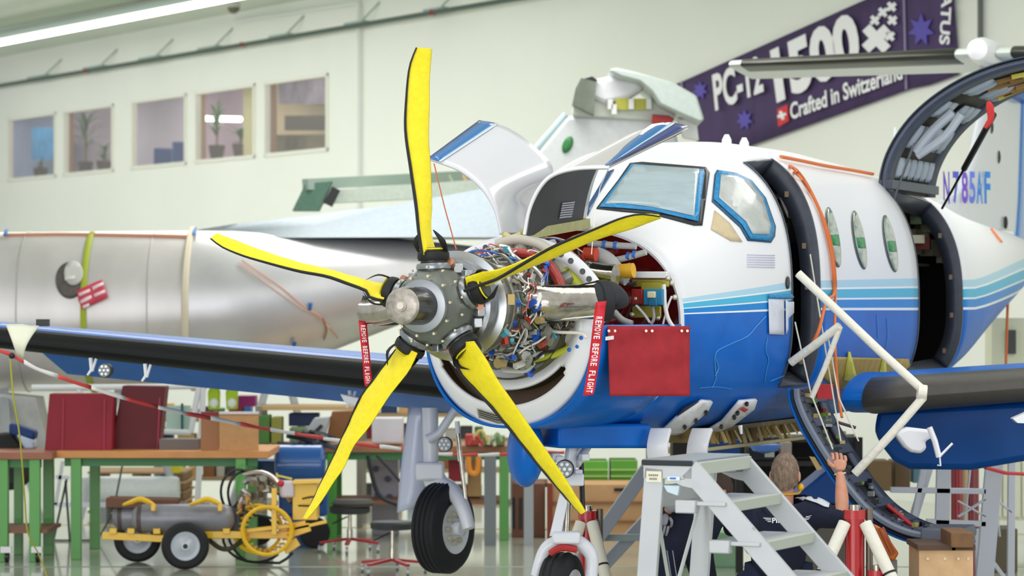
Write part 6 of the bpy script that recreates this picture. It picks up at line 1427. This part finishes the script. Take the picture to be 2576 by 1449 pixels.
# red cowlings on the bench
def slab(name, pts, Y, th, m, lab, cat, seams=(), lean=0.0):
    g = G(); g.prism([W(x, y, Y) for x, y in pts], (0, th, 0)); b = W(*pts[0], Y); t = thing(name, lab, cat, b); obj('panel', g, m, t, bev=.01)
    for (x0, y0, x1, y1) in seams: g = G(); g.tube([W(x0, y0, Y-.008), W(x1, y1, Y-.008)], .008, 6); obj('stitched_seam', g, mat('#a83a50', .6), t)
    return t
slab('red_cover', [(112, 1134), (124, 990), (285, 990), (283, 1134)], 25.95, .25, mat('#8c0f26', .6, var=.12, scale=3), 'large crimson padded cover standing on the long bench', 'cover', [(157, 1132, 160, 1002), (262, 1132, 263, 1005)])
slab('red_cover', [(276, 1134), (308, 970), (416, 972), (398, 1134)], 26.1, .3, mat('#5e0a18', .6, var=.12, scale=3), 'dark maroon padded cover leaning beside the crimson one', 'cover', [(396, 1132, 402, 1000)])
t = thing('plywood_box', 'open plywood box at the right end of the long bench', 'box', W(578, 1134, 25.9))
g = pxy(552, 1045, 650, 1134, 25.85, .02); obj('front_panel', g, mat('#c0905c', .6, var=.08), t); g = pxy(505, 1040, 550, 1134, 25.9, .02); obj('side_panel', g, mat('#a06f48', .6), t)
g = pxy(507, 1040, 648, 1134, 26.35, .02); obj('back_panel', g, mat('#9a6f48', .6), t); g = pxy(551, 1036, 650, 1042, 25.85, .06); obj('white_strip', g, mat('#dcd6d8', .6), t); g = pxy(505, 1036, 551, 1044, 25.88, .06); obj('red_strip', g, mat('#8c1f2c', .6), t)
g = pxy(400, 1105, 500, 1134, 26, .25); one('grey_tray', g, mat('#6f6862', .6), 'low grey tray between the maroon cover and the plywood box', 'tray')
# white frame behind the bench
t = thing('white_rack', 'white tubular rack with glass-like panel behind the red covers', 'rack', (W(440, 0, 28).x, 28, 0))
for (x0, y0, x1, y1) in ((80, 975, 520, 972), (512, 972, 492, 1400), (200, 980, 190, 1400), (395, 1085, 480, 1088), (480, 1088, 500, 975)):
    a, b = W(x0, y0, 28), W(x1, y1, 28)
    if y1 == 1400: b.z = 0
    g = G(); g.tube([a, b], .028, 10); obj('tube', g, mat('#dfe3e4', .4), t)
g = pxy(418, 1020, 480, 1085, 28.05, .01); obj('pale_panel', g, mat('#b9d6c8', .3), t); g = pxy(455, 1015, 461, 1082, 28, .02); obj('dark_strip', g, mat('#1f5a60', .5), t)
# white drum and pipe stand under the bench
def drum(lab, x0, x1, y0, y1, Y, c, nm='white_drum', cat='drum'):
    a = W(x0, (y0+y1)/2, Y); b = W(x1, (y0+y1)/2, Y); r = (y1-y0)/2*Y/F; g = G(); g.lathe([(0, r*.9), (.03, r), ((b-a).length-.03, r), ((b-a).length, r*.9)], a, b-a, 28); t = thing(nm, lab, cat, (a+b)/2); obj('shell', g, mat(c, .45, var=.04), t)
    for s_ in (.25, .75):
        q = a.lerp(b, s_); g = G(); g.box((q.x, q.y, (q.z-r)/2), (.06, .4, max(.02, q.z-r))); obj('cradle', g, GREYP, t)
    return t
drum('long white roll lying low behind the green bench legs', 205, 450, 1198, 1270, 30.5, '#dde5e4', 'white_roll', 'roll')
t = thing('step_stool_frame', 'white stepped stand with thin dark struts under the long bench', 'stand', (W(160, 0, 27.8).x, 27.8, 0))
for (x0, y0, x1, y1, wd, c) in ((125, 1270, 280, 1270, 12, '#dfe2ec'), (128, 1275, 125, 1400, 8, '#c9ccd4'), (140, 1200, 175, 1202, 10, '#dfe2ec'), (158, 1160, 140, 1270, 8, '#d4d7dc'), (168, 1205, 128, 1390, 5, '#3a4240'), (165, 1210, 178, 1390, 5, '#3a4240'), (310, 1160, 290, 1262, 4, '#4a5652'), (300, 1265, 245, 1395, 4, '#2f3634'), (128, 1395, 250, 1398, 4, '#3a4240')):
    a, b = W(x0, y0, 27.8), W(x1, y1, 27.8); 
    if y1 >= 1395: b.z = .01
    if y0 >= 1395: a.z = .01
    g = G(); g.bar(a, b, wd*27.8/F, .03, (0, 1, 0)); obj('strut', g, mat(c, .45), t)
# ================================================================ the yellow charging cart
YC = 24.9; cx = W(470, 0, YC).x; YM = mat('#efbd12', .4, coat=.3); ca = thing('gas_cart', 'yellow tow cart carrying two grey gas cylinders, hoses and a coiled spring ring', 'cart', (W(480, 0, YC).x, YC, 0))
def cw_(name, g, m=YM, label=None, **k): return obj(name, g, m, ca, label=label, **k)
def cb(name, x0, y0, x1, y1, wd, dy=0, th=.05, m=YM, label=None): 
    g = G(); g.bar(W(x0, y0, YC+dy), W(x1, y1, YC+dy), wd*YC/F, th, (0, 1, 0)); return cw_(name, g, m, label, bev=.004)
cb('frame_rail', 258, 1347, 415, 1355, 18, .1); cb('frame_rail', 515, 1345, 740, 1345, 18, .1); cb('frame_rail', 258, 1347, 700, 1347, 16, .7); cb('frame_rail', 415, 1352, 515, 1350, 14, .12)
for x in (285, 330, 395, 570): cb('saddle', x-9, 1336, x+9, 1336, 14, .08)
def cwheel(px, dy, r, lab=None):
    Y = YC+dy; zc = r; c = Vector((W(px, 0, Y).x, Y, zc)); g = G(); w_ = .13; ax = Vector((.12, -1, 0)).normalized()
    g.lathe([(-w_/2, r*.6), (-w_/2, r*.85), (-w_*.35, r*.97), (0, r), (w_*.35, r*.97), (w_/2, r*.85), (w_/2, r*.6)], c, ax, 40, cap=False); o_ = cw_('tire', g, RUBBER, lab)
    g = G(); g.lathe([(-.03, r*.15), (-.03, r*.45), (-.06, r*.62), (.06, r*.62), (.03, r*.45), (.075, r*.2), (.09, r*.15), (.09, .001)], c, ax, 32); obj('rim', g, mat('#d2d6dc', .35, .3), o_)
    g = G(); g.lathe([(.08, r*.12), (.1, r*.1), (.1, .001)], c, ax, 16); obj('hub', g, mat('#23272e', .5), o_)
cwheel(466, -.12, .196, 'near black rubber tire with silver rim'); cwheel(346, .6, .2)
g = G(); z_ = W(0, 1362, YC).z; g.cyl(W(466, 1362, YC), W(346, 1362, YC+.6)+Vector((.4, .0, 0)), .02, 8); cw_('axle', g, GREYP)
for i, (x0, x1, dy, y) in enumerate(((330, 582, .15, 1304), (282, 540, .5, 1300))):
    a, b = W(x0, y, YC+dy), W(x1, y, YC+dy); r = .118; L_ = (b-a).length; g = G(); g.lathe([(0, .001), (.01, r*.55), (.05, r*.88), (.1, r), (L_-.05, r), (L_, r*.8), (L_+.03, r*.4), (L_+.03, .001)], a, b-a, 32); o_ = cw_('gas_cylinder', g, mat('#8b8a90', .4, .2, var=.05), 'grey gas cylinder')
    g = G(); g.lathe([(.055, r*.93), (.07, r*1.02), (.09, r*1.02)], a, b-a, 32, cap=False); obj('collar', g, mat('#5a4c48', .5), o_)
cb('carton', 272, 1262, 450, 1266, 24, .5, .3, mat('#6e4a36', .7), 'brown carton between cylinders')
for x in (352, 520):
    g = G(); g.tube([W(x-42, 1270, YC+.02), W(x-22, 1263, YC), W(x, 1256, YC), W(x+22, 1263, YC), W(x+38, 1272, YC+.02)], [.016, .03, .035, .03, .018], 8, flat=.7, sub=4); cw_('clamp_strap', g, YM, 'yellow clamp strap over cylinder')
    cb('clamp_stop', x+34, 1268, x+34, 1285, 11, 0)
cb('bulkhead', 592, 1275, 592, 1335, 32, .3, .3, mat('#2a2c30', .5))
# spring ring, like a caged coil
def ringcage(px, py, rx, ry, Y, n):
    c = W(px, py, Y); R1 = rx*Y/F; R2 = ry*Y/F
    P_ = lambda a, s_, dy: c+Vector((R1*s_*math.cos(a), dy, R2*s_*math.sin(a)))
    A_ = [P_(2*PI*k/48, 1, 0) for k in range(48)]; B_ = [P_(2*PI*k/48, .86, .0) for k in range(48)]
    g = G(); g.tube(A_, .018, 6, closed=True); o_ = cw_('ring_guard', g, YM, 'yellow ring guard with short spokes'); g = G(); g.tube([p+Vector((-.1, .22, 0)) for p in A_], .016, 6, closed=True); obj('ring', g, YM, o_)
    for k in range(n):
        a = 2*PI*k/n; g = G(); g.tube([P_(a, 1, 0), P_(a, .86, .1), P_(a, .97, .22)+Vector((-.06, 0, 0))], .010, 6); obj('spoke', g, YM, o_)
ringcage(672, 1335, 62, 60, YC-.05, 26)
cb('post', 690, 1228, 690, 1345, 13, .0); cb('cross_arm', 620, 1335, 735, 1322, 10, .05)
cb('yellow_body', 770, 1215, 770, 1305, 62, .25, .3); cb('top_plate', 738, 1212, 815, 1210, 8, .2, .3); cb('hook', 696, 1196, 735, 1205, 5, .1, .02, mat('#d8c44a', .5)); cb('hook', 696, 1190, 698, 1202, 5, .1, .02, mat('#d8c44a', .5))
cb('tow_bar', 740, 1330, 822, 1312, 8, .1); cb('tow_bar', 700, 1330, 770, 1318, 18, .12); cb('skid', 715, 1385, 750, 1362, 22, .05); cb('skid', 735, 1340, 780, 1325, 22, .1)
g = G(); g.tube([W(520+i*16, 1352+30*math.sin(PI*i/6), YC+.15) for i in range(7)], .02, 8, sub=3); cw_('spring_hose', g, mat('#4a4528', .6, var=.5, scale=12), 'coiled yellow and black hose')
for k, (x, y, r1, r2, Y) in enumerate(((665, 1330, 95, 95, .32), (600, 1240, 45, 60, .4), (615, 1245, 42, 60, .45), (640, 1355, 80, 60, .3))):
    c = W(x, y, YC+Y); g = G(); g.tube([c+Vector((r1*YC/F*math.cos(a), .05*math.sin(2*a), max(-c.z+.02, r2*YC/F*math.sin(a)))) for a in np.linspace(.3, 5.6, 24)], .012, 6); cw_('black_hose', g, mat('#1d2024', .5), 'looped black hose')
GM = mat('#a9a49a', .3, .8, bump=.5, scale=12, var=.3)
for i in range(34):
    px, py = rnd.uniform(596, 700), rnd.uniform(1188, 1282); py = max(py, 1188+(px-596)*.35*(px > 640)); c = W(px, py, YC+.25+rnd.uniform(-.08, .08)); g = G()
    if i % 3: g.cyl(c, c+Vector((rnd.uniform(-.07, .07), rnd.uniform(-.05, .03), rnd.uniform(-.07, .07))), rnd.uniform(.015, .045), 12)
    else: g.box(c, (rnd.uniform(.04, .1), .06, rnd.uniform(.03, .08)), rnd.random()*3)
    cw_('pump_part', g, GM if rnd.random() < .7 else mat(rnd.choice(['#3c3a36', '#8d8468', '#d8d4cc']), .4, .4))
g = G(); g.tube([W(612, 1194, YC+.2), W(660, 1190, YC+.2), W(700, 1215, YC+.2), W(730, 1262, YC+.2)], [.03, .05, .06, .03], 12, sub=4, flat=.5); cw_('metal_shield', g, mat('#cdbfba', .25, .8), 'curved metal shield')
g = G(); g.box(W(722, 1230, YC+.1), (.11, .1, .14), .3); cw_('white_block', g, mat('#d8cfd4', .5), bev=.02); g = G(); g.ball(W(707, 1216, YC+.05), .03, 10); cw_('red_knob', g, mat('#c22a3a', .4))
for i in range(14):
    g = G(); c = W(rnd.uniform(600, 640), rnd.uniform(1235, 1300), YC+.1); g.cyl(c, c+Vector((rnd.uniform(-.04, .04), 0, rnd.uniform(-.08, .08))), .012, 8); cw_('valve', g, mat(rnd.choice(['#c9a25a', '#d8d4cc', '#c07a4a', '#3a3c40']), .35, .6))
g = G(); g.tube([W(760, 1255, YC), W(790, 1250, YC), W(812, 1262, YC), W(790, 1272, YC), W(750, 1272, YC)], .008, 6, sub=4); cw_('black_lanyard', g, BLACK)
# blue machine behind the cart
YB2 = 27.0; t = thing('blue_drum_machine', 'large blue wheeled tank behind the yellow cart', 'tank', (W(760, 0, YB2).x, YB2, 0))
a, b = W(692, 1170, YB2), W(818, 1170, YB2); g = G(); g.lathe([(0, .001), (.0, .14), (.03, .185), ((b-a).length-.03, .185), ((b-a).length, .14), ((b-a).length, .001)], a, b-a, 32); obj('tank', g, mat('#12559e', .3, coat=.5), t)
g = pxy(634, 1158, 700, 1225, YB2+.1, .3); obj('blue_housing', g, mat('#124a86', .4), t, bev=.02); g = pxy(700, 1210, 822, 1300, YB2+.2, .3); obj('lower_tank', g, mat('#134f92', .4), t, bev=.03); g = pxy(725, 1295, 800, 1400, YB2+.1, .35); obj('foot_tank', g, mat('#15569c', .4), t, bev=.04)
for px, dy in ((792, 0), (650, .3)):
    g = G(); c = Vector((W(px, 0, YB2+dy).x, YB2+dy, .14)); g.lathe([(-.04, .06), (-.04, .13), (0, .14), (.04, .13), (.04, .06)], c, (.3, -1, 0), 24); obj('wheel', g, RUBBER, t)
for i in range(12): g = G(); c = W(rnd.uniform(690, 810), rnd.uniform(1085, 1120), YB2+.1); g.tube([c, c+Vector((.1, .05, -.02)), c+Vector((.22, 0, -.06))], .022, 6, sub=3); obj('dark_hose', g, mat(rnd.choice(['#3a3d44', '#5b6168', '#23262b']), .6), t)
g = G(); b = W(885, 1290, 26.3); g.lathe([(0, .17), (.03, .19), (.06, .16)], Vector((W(888, 0, 26.6).x, 26.6, .40)), (0, 0, 1), 28); one('dark_cushion', g, mat('#4a4744', .8), 'dark round cushion lying on the farther stool', 'cushion')
# ================================================================ things in the background
def rack(lab, x0, x1, levels, ybot, Y, dep, c='#c9a877', up='#8f8a80'):
    a, b = W(x0, 0, Y).x, W(x1, 0, Y).x; t = thing('storage_shelf', lab, 'shelf', ((a+b)/2, Y, 0))
    zt_ = W(0, min(levels), Y).z
    for x in (a, b):
        for yy in (Y, Y+dep): g = G(); g.box((x, yy, zt_/2), (.06, .05, zt_)); obj('upright', g, mat(up, .6), t)
    for l in levels: z = W(0, l, Y).z; g = G(); g.box(((a+b)/2, Y+dep/2, z-.02), (b-a, dep, .04)); obj('shelf_board', g, mat(c, .6), t)
    return t
def bx(name, x0, y0, x1, y1, Y, dep, c, lab, cat, m=None, group=None, lid=None, floor=False):
    g = pxy(x0, y0, x1, y1, Y, dep)
    if floor:
        zmin = min(v.z for v in g.v); g.v = [Vector((v.x, v.y, 0 if abs(v.z-zmin) < 1e-6 else v.z)) for v in g.v]
    b = Vector((W((x0+x1)/2, 0, Y).x, Y+dep/2, min(v.z for v in g.v))); t = thing(name, lab, cat, b, 0, group); obj('body', g, m or mat(c, .6, var=.06, scale=6), t, bev=.008)
    if lid:
        g = pxy(x0-1, y0-3, x1+1, y0+2, Y-.01, dep+.02); obj('lid', g, mat(lid, .6), t)
    return t
rack('tan wooden shelf behind the blue tank with green bins', 650, 905, (1022, 1118), 0, 29.5, .7)
rack('dark steel shelf behind the seated person', 1860, 2160, (1100, 1160, 1255), 0, 24.5, .6, '#33312c', '#24231f')
rack('tall shelf of brown boards behind the wooden crates', 1300, 1660, (1100, 1215), 0, 29.0, .7, '#6b5a48', '#5a564e')
for x0, y0, x1, y1, Y, d, c, nm, lab, cat in (
    (652, 1045, 678, 1116, 29.4, .3, '#4d7a34', 'plastic_bin', 'green plastic bin left on the shelf behind the blue tank', 'bin'),
    (682, 1050, 708, 1116, 29.4, .3, '#8f8c3a', 'plastic_bin', 'olive slatted bin next to the green one on the tan shelf', 'bin'),
    (726, 1040, 800, 1072, 29.6, .3, '#1d2c55', 'dark_box', 'dark blue box on the tan shelf behind the barrier tape', 'box'),
    (728, 1076, 775, 1116, 29.4, .3, '#6f8a5e', 'tool_pile', 'grey-green tool heap beneath the dark blue box', 'tools'),
    (935, 1052, 1012, 1114, 28.0, .4, '#d6d0d6', 'white_box', 'white box on the brown bench behind the lilac gear door', 'box'),
    (596, 996, 642, 1023, 31.0, .3, '#a8247c', 'magenta_box', 'magenta box under the blue wing flap left of centre', 'box'),
    (1170, 1094, 1205, 1120, 27.8, .3, '#b33a32', 'red_toolbox', 'red toolbox on the bench just right of the main gear light', 'toolbox'),
    (1215, 1098, 1270, 1120, 27.8, .3, '#6a7d4a', 'green_tray', 'grey-green tray on the bench left of the blue scoop', 'tray'),
    (1128, 1140, 1168, 1212, 28.2, .3, '#9c2330', 'red_canister', 'dark red canister behind the chrome gear rod', 'canister'),
    (1176, 1150, 1210, 1250, 28.4, .3, '#c9a86a', 'tan_jug', 'tan containers under the bench right of the red canister', 'container'),
    (1462, 1160, 1530, 1216, 28.8, .5, '#63a83a', 'green_crate', 'bright green crate left of two behind the nose gear', 'crate'),
    (1536, 1158, 1604, 1216, 28.8, .5, '#5b9c38', 'green_crate', 'bright green crate nearest the step ladder', 'crate'),
    (1784, 1106, 1862, 1152, 23.5, .4, '#123f7c', 'blue_box', 'dark blue box seen right of the white belly ducts', 'box'),
    (1692, 1102, 1736, 1160, 23.6, .4, '#1c130e', 'dark_crate', 'nearly black crate between the two white belly ducts', 'crate'),
    (1882, 1124, 1948, 1158, 24.3, .4, '#22222a', 'black_bin', 'black bin holding a blue bowl above the seated person', 'bin'),
    (1966, 1112, 1992, 1148, 24.3, .3, '#b9aa9a', 'spray_cans', 'pale cans standing on the dark shelf left of the door', 'can'),
    (2194, 1160, 2242, 1235, 24.0, .4, '#8c7048', 'tan_canister', 'tan canister behind the lowered door below the near wing', 'canister'),
    (2250, 1160, 2290, 1232, 24.2, .4, '#7a6242', 'tan_canister', 'second tan canister right of the first below the near wing', 'canister'),
    (2296, 1150, 2326, 1215, 24.4, .3, '#6f9aa6', 'teal_bottle', 'pale teal jar behind the stand posts below the near wing', 'jar'),
    (430, 1152, 452, 1190, 29.0, .3, '#c9c22a', 'yellow_can', 'yellow canister standing under the long bench near the white roll', 'canister')):
    bx(nm, x0, y0, x1, y1, Y, d, c, lab, cat)
for x0, y0, x1, y1, Y, d, c, nm, lab, cat in (
    (1288, 1216, 1372, 1375, 28.3, .6, '#7a4f3c', 'wooden_crate', 'dark brown slotted wooden crate under the blue scoop', 'crate'),
    (1378, 1218, 1640, 1350, 28.1, .8, '#c79a6c', 'plywood_crate', 'wide pale plywood crate behind the nose gear', 'crate'),
    (935, 1150, 1000, 1290, 28.6, .5, '#c9c6ce', 'white_cabinet', 'white cabinet with gauges under the brown bench', 'cabinet'),
    (1690, 1340, 1860, 1400, 25.0, .4, '#8fb890', 'green_low_box', 'low pale green box on the floor behind the ladder', 'box'),
    (1625, 1300, 1700, 1420, 24.5, .4, '#a58a6a', 'beige_crate', 'beige crate on the floor behind the ladder rear leg', 'crate'),
    (2480, 1330, 2560, 1385, 24.5, .4, '#5d5540', 'machine_base', 'dark cluttered machine base at the lower right edge', 'machine')):
    bx(nm, x0, y0, x1, y1, Y, d, c, lab, cat, floor=True)
C_ = {o.name: o for o in bpy.data.objects}
def addto(nm, sub, g, m): 
    p = next(o for o in bpy.data.objects if o.parent is None and o.get('label') == nm); obj(sub, g, m, p)
for x in (1288, 1306): addto('dark brown slotted wooden crate under the blue scoop', 'slot', pxy(x, 1252, x+8, 1330, 28.29, .02), BLACK)
for y in (1262, 1310): addto('wide pale plywood crate behind the nose gear', 'batten', pxy(1378, y, 1640, y+5, 28.07, .03), mat('#8a6040', .6))
addto('wide pale plywood crate behind the nose gear', 'corner_post', pxy(1346+30, 1216, 1390, 1375, 28.05, .05), mat('#8a3a26', .6))
addto('wide pale plywood crate behind the nose gear', 'grip_hole', pxy(1545, 1228, 1572, 1236, 28.08, .03), BLACK)
for x, y in ((945, 1180), (975, 1205), (950, 1245), (980, 1250)): 
    g = G(); g.cyl(W(x, y, 28.58), W(x, y, 28.55), .03, 14); addto('white cabinet with gauges under the brown bench', 'gauge', g, mat('#4a5060', .4))
for y in (1180, 1196): addto('bright green crate left of two behind the nose gear', 'rim', pxy(1462, y, 1530, y+4, 28.77, .03), mat('#9ac86a', .5)); addto('bright green crate nearest the step ladder', 'rim', pxy(1536, y, 1604, y+4, 28.77, .03), mat('#9ac86a', .5))
g = G(); g.lathe([(0, .02), (.02, .1), (.07, .13)], W(1925, 1134, 24.1)-Vector((0, 0, .02)), (0, 0, 1), 20, cap=False); one('blue_bowl', g, mat('#5a8ad8', .4), 'light blue bowl on the black bin above the seated person', 'bowl', solid=.005)
g = pxy(1924, 1137, 1948, 1150, 24.2, .01); one('price_label', g, mat('#dfe0cc', .6), 'small pale label on the black bin', 'label card')
g = G(); g.prism([W(x, y, 19.6) for x, y in ((2036, 1148), (2050, 1150), (2068, 1180), (2056, 1184))], (0, .02, 0)); one('tan_card', g, mat('#e2bf7e', .6), 'tan card beside the edge of the lowered door', 'card')
g = G(); g.prism([W(x, y, 21.8) for x, y in ((1996, 1262), (2020, 1232), (2090, 1175), (2140, 1230), (2130, 1270))], (0, .5, 0)); bt_ = thing('blue_tarp', 'blue tarpaulin-covered block between the seated person and the lowered door', 'tarpaulin', W(2060, 1270, 22)); obj('cover', g, mat('#114a94', .6, bump=.5), bt_, bev=.02)
g = G(); g.box((W(2065, 0, 22).x, 22.05, W(0, 1268, 22).z/2), (.4, .4, W(0, 1268, 22).z)); obj('base_block', g, mat('#6a6458', .7), bt_)
# board and leaning device on the brown bench
g = G(); g.prism([W(x, y, 28.0) for x, y in ((818, 1114), (835, 1036), (900, 1034), (885, 1114))], (0, .25, 0)); one('cardboard_box', g, mat('#8a5a30', .7), 'brown cardboard box tilted on the bench behind the lower left blade', 'box')
g = G(); g.prism([W(x, y, 27.9) for x, y in ((752, 1112), (790, 1052), (830, 1048), (812, 1112))], (0, .2, 0)); t = thing('grey_device', 'pale grey device leaning left of the cardboard box', 'device', W(790, 1112, 28)); obj('body', g, mat('#b6b8b8', .5), t, bev=.01)
g = G(); g.bar(W(792, 1088, 27.88), W(810, 1070, 27.88), .03, .02, (0, 1, 0)); obj('slot', g, BLACK, t)
for i, (pts, r, c, lab) in enumerate((([(925, 1145), (950, 1240), (1000, 1270)], .02, '#23262c', 'thick black cable hanging under the brown bench'), ([(948, 1145), (980, 1180), (1010, 1215)], .014, '#2c3038', 'thin black cable beside the thick one under the brown bench'))):
    g = G(); g.tube([W(x, y, 27.3) for x, y in pts], r, 8, sub=5); one('black_cable', g, mat(c, .5), lab, 'cable')
g = G(); g.tube([W(1178, 1146, 27.2), W(1182, 1185, 27.2), W(1200, 1188, 27.2), W(1204, 1146, 27.2)], .025, 8, sub=4); one('orange_strap', g, mat('#e08a2a', .6), 'orange strap loop hanging from the bench edge', 'strap')
for k, (x, y, x2, y2) in enumerate(((1190, 1105, 1230, 1085), (1240, 1112, 1262, 1080), (1180, 1120, 1215, 1090), (1228, 1118, 1245, 1092))):
    g = G(); g.tube([W(x, y, 27.6), W((x+x2)/2, y-22, 27.6), W(x2, y2+30, 27.6)], .016, 7, sub=4); one('hose_piece', g, mat(['#c8b46a', '#8fae7e', '#b83a34', '#d0c8b0'][k], .5), ['curved tan hose on the bench behind the main gear', 'pale green hose piece on the bench left of the blue scoop', 'short red hose on the bench behind the main gear', 'cream hose piece on the bench above the green tray'][k], 'hose')
# hi-vis vests
for x, lab in ((538, 'yellow-green safety vest hanging left under the far flap'), (583, 'second yellow-green safety vest right of the first, near the magenta box')):
    Y = 30.5; t = thing('safety_vest', lab, 'vest', W(x, 1030, Y)); g = G(); g.prism([W(x+a, y, Y) for a, y in ((-14, 1032), (-16, 985), (-8, 972), (8, 972), (14, 985), (13, 1030))], (0, .12, 0)); obj('cloth', g, mat('#b9dc1e', .6), t, bev=.02)
    g = G(); g.ball(W(x, 1014, Y-.03), (.045, .02, .05), 12); obj('reflector', g, mat('#f2f8ee', .3, emit=.0), t)
g = G(); g.bar(W(520, 972, 30.6), W(600, 972, 30.6), .03, .03); g.bar(W(561, 972, 30.65), Vector((W(561, 0, 30.65).x, 30.65, 0)), .05, .05); one('coat_stand', g, BLACK, 'black stand carrying the two safety vests', 'stand')
# pallets stacked under the long bench, each board its own part
t = thing('pallet_stack', 'stack of wooden pallets seen under the long bench', 'pallet', (W(345, 0, 31).x, 31, 0))
for j in range(5):
    z = .06+j*.1
    for k in range(5): g = G(); g.box((W(345, 0, 31).x, 31+k*.2, z), (1.0, .12, .022)); obj('board', g, PLY if j % 2 else mat('#b89468', .6), t)
    for k in range(3): g = G(); g.box((W(345, 0, 31).x-.43+k*.43, 31.4, z-.045), (.09, .9, .07)); obj('block', g, mat('#8a6c48', .7), t)
# grey diagonal jack legs
for (x0, y0, x1, y1, wd, Y, lab) in ((1628, 1178, 1488, 1375, 34, 22.5, 'thick grey diagonal leg rising behind the ladder top'), (1668, 1262, 1540, 1400, 30, 22.8, 'second grey diagonal leg lower behind the ladder')):
    a, b = W(x0, y0, Y), W(x1, y1, Y); b = a+(b-a)*(a.z/(a.z-b.z)); g = G(); g.bar(a, b, wd*Y/F, .1, (0, 1, 0)); one('diagonal_leg', g, mat('#90959b', .5, .1), lab, 'leg', bev=.005)
g = G(); g.bar(W(1500, 1352, 22.6), W(1700, 1352, 22.6), .05, .05); g.bar(W(1510, 1352, 22.6), Vector((W(1510, 0, 22.6).x, 22.6, 0)), .05, .05); g.bar(W(1690, 1352, 22.6), Vector((W(1690, 0, 22.6).x, 22.6, 0)), .05, .05); one('jack_crossbar', g, mat('#8d9a98', .5), 'low grey crossbar joining the diagonal legs', 'bar')
# far left: wheel and wing of the silver airplane, blue fabric
c = Vector((W(20, 0, 28.5).x, 28.5, W(0, 1160, 28.5).z))
g = G(); g.lathe([(-.1, .12), (-.12, .2), (-.07, .27), (.07, .27), (.12, .2), (.1, .12)], c, (.5, -1, 0), 32); wt = obj('wheel', g, RUBBER, pb, label='large black wheel behind the left workbench')
g = G(); g.lathe([(-.08, .02), (-.06, .13), (.06, .13), (.08, .02)], c, (.5, -1, 0), 24); obj('rim', g, GREYP, wt); g = G(); g.bar(c, W(10, 985, 29.8), .08, .08); obj('wheel_leg', g, GREYP, wt)
t = thing('blue_bundle', 'dark blue and white cloth bundle at the left edge above the bench', 'bundle', W(60, 1130, 26.2))
g = G(); g.prism([W(x, y, 26.2) for x, y in ((22, 1065), (40, 1068), (88, 1085), (86, 1106), (40, 1098), (22, 1092))], (0, .2, 0)); obj('blue_cloth', g, mat('#17386e', .7, var=.2), t, bev=.02)
g = G(); g.prism([W(x, y, 26.3) for x, y in ((-10, 1095), (30, 1090), (60, 1130), (-10, 1132))], (0, .2, 0)); obj('dark_bag', g, mat('#141414', .7), t, bev=.02)
g = G(); g.prism([W(x, y, 26.15) for x, y in ((40, 1092), (84, 1108), (86, 1130), (62, 1130))], (0, .2, 0)); obj('pale_cloth', g, mat('#b4c6d8', .7), t, bev=.02)
g = G(); g.prism([W(x, y, 29.6) for x, y in ((-60, 985), (90, 1000), (118, 1130), (-60, 1130))], (0, .5, 0)); one('grey_nacelle', g, mat('#a9a8a6', .5, .2, var=.2, scale=4), 'grey mottled panel below the silver fuselage at the left edge', 'panel')
# wooden rack under the right part of bench / shelves low behind stools
# ceramic-like floor marking strips
g = G(); g.obox((-9, 25.0, 0), (22, 0, 0), (0, .07, 0), (0, 0, .002)); struct('trim_3', g, mat('#8f9c94', .4))
g = G(); g.obox((-9, 30.5, 0), (22, -3, 0), (0, .12, 0), (0, 0, .002)); struct('trim_4', g, mat('#c9a85a', .4))

# darker back of the shelf behind the seated person, and its cart
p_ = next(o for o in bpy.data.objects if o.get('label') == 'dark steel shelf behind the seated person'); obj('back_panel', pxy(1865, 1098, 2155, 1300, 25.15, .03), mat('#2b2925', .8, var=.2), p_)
# two far storage racks with boxes, one by one
ORD = ['first', 'second', 'third', 'fourth', 'fifth', 'sixth', 'seventh', 'eighth']
PAL = [('#8a5a34', 'brown'), ('#4f7a3a', 'green'), ('#22365e', 'navy'), ('#b9b4ac', 'grey'), ('#7a2028', 'dark red'), ('#c9a46a', 'tan'), ('#3a3a3c', 'black'), ('#2f66a0', 'blue')]
for rn, (x0, x1, lv, Y) in (('far left rack', (395, 640, (1052, 1118, 1200), 32.5)), ('far middle rack', (905, 1290, (1040, 1105, 1180, 1262), 33.0)), ('far right rack', (1640, 1850, (1130, 1190, 1260), 27.0))):
    rack('grey steel storage rack, the '+rn+' standing before the back wall', x0, x1, lv, 0, Y, .5, '#a08a6a', '#6d7478')
    for li, l in enumerate(lv):
        x = x0+8; k = 0
        while x < x1-22 and k < 8:
            wd = rnd.uniform(20, 46); wd = min(wd, x1-6-x); hh = rnd.uniform(24, 46); c, cn = PAL[(k*3+li*5+len(rn)) % 8]
            bx('storage_box', x, l-hh, x+wd-3, l, Y+.08, .3, c, '%s box on the %s, %s shelf down, %s from the left' % (cn, rn, ORD[li], ORD[k]), 'box', group='boxes on the far storage racks'); x += wd+rnd.choice([1, 2, 12]); k += 1
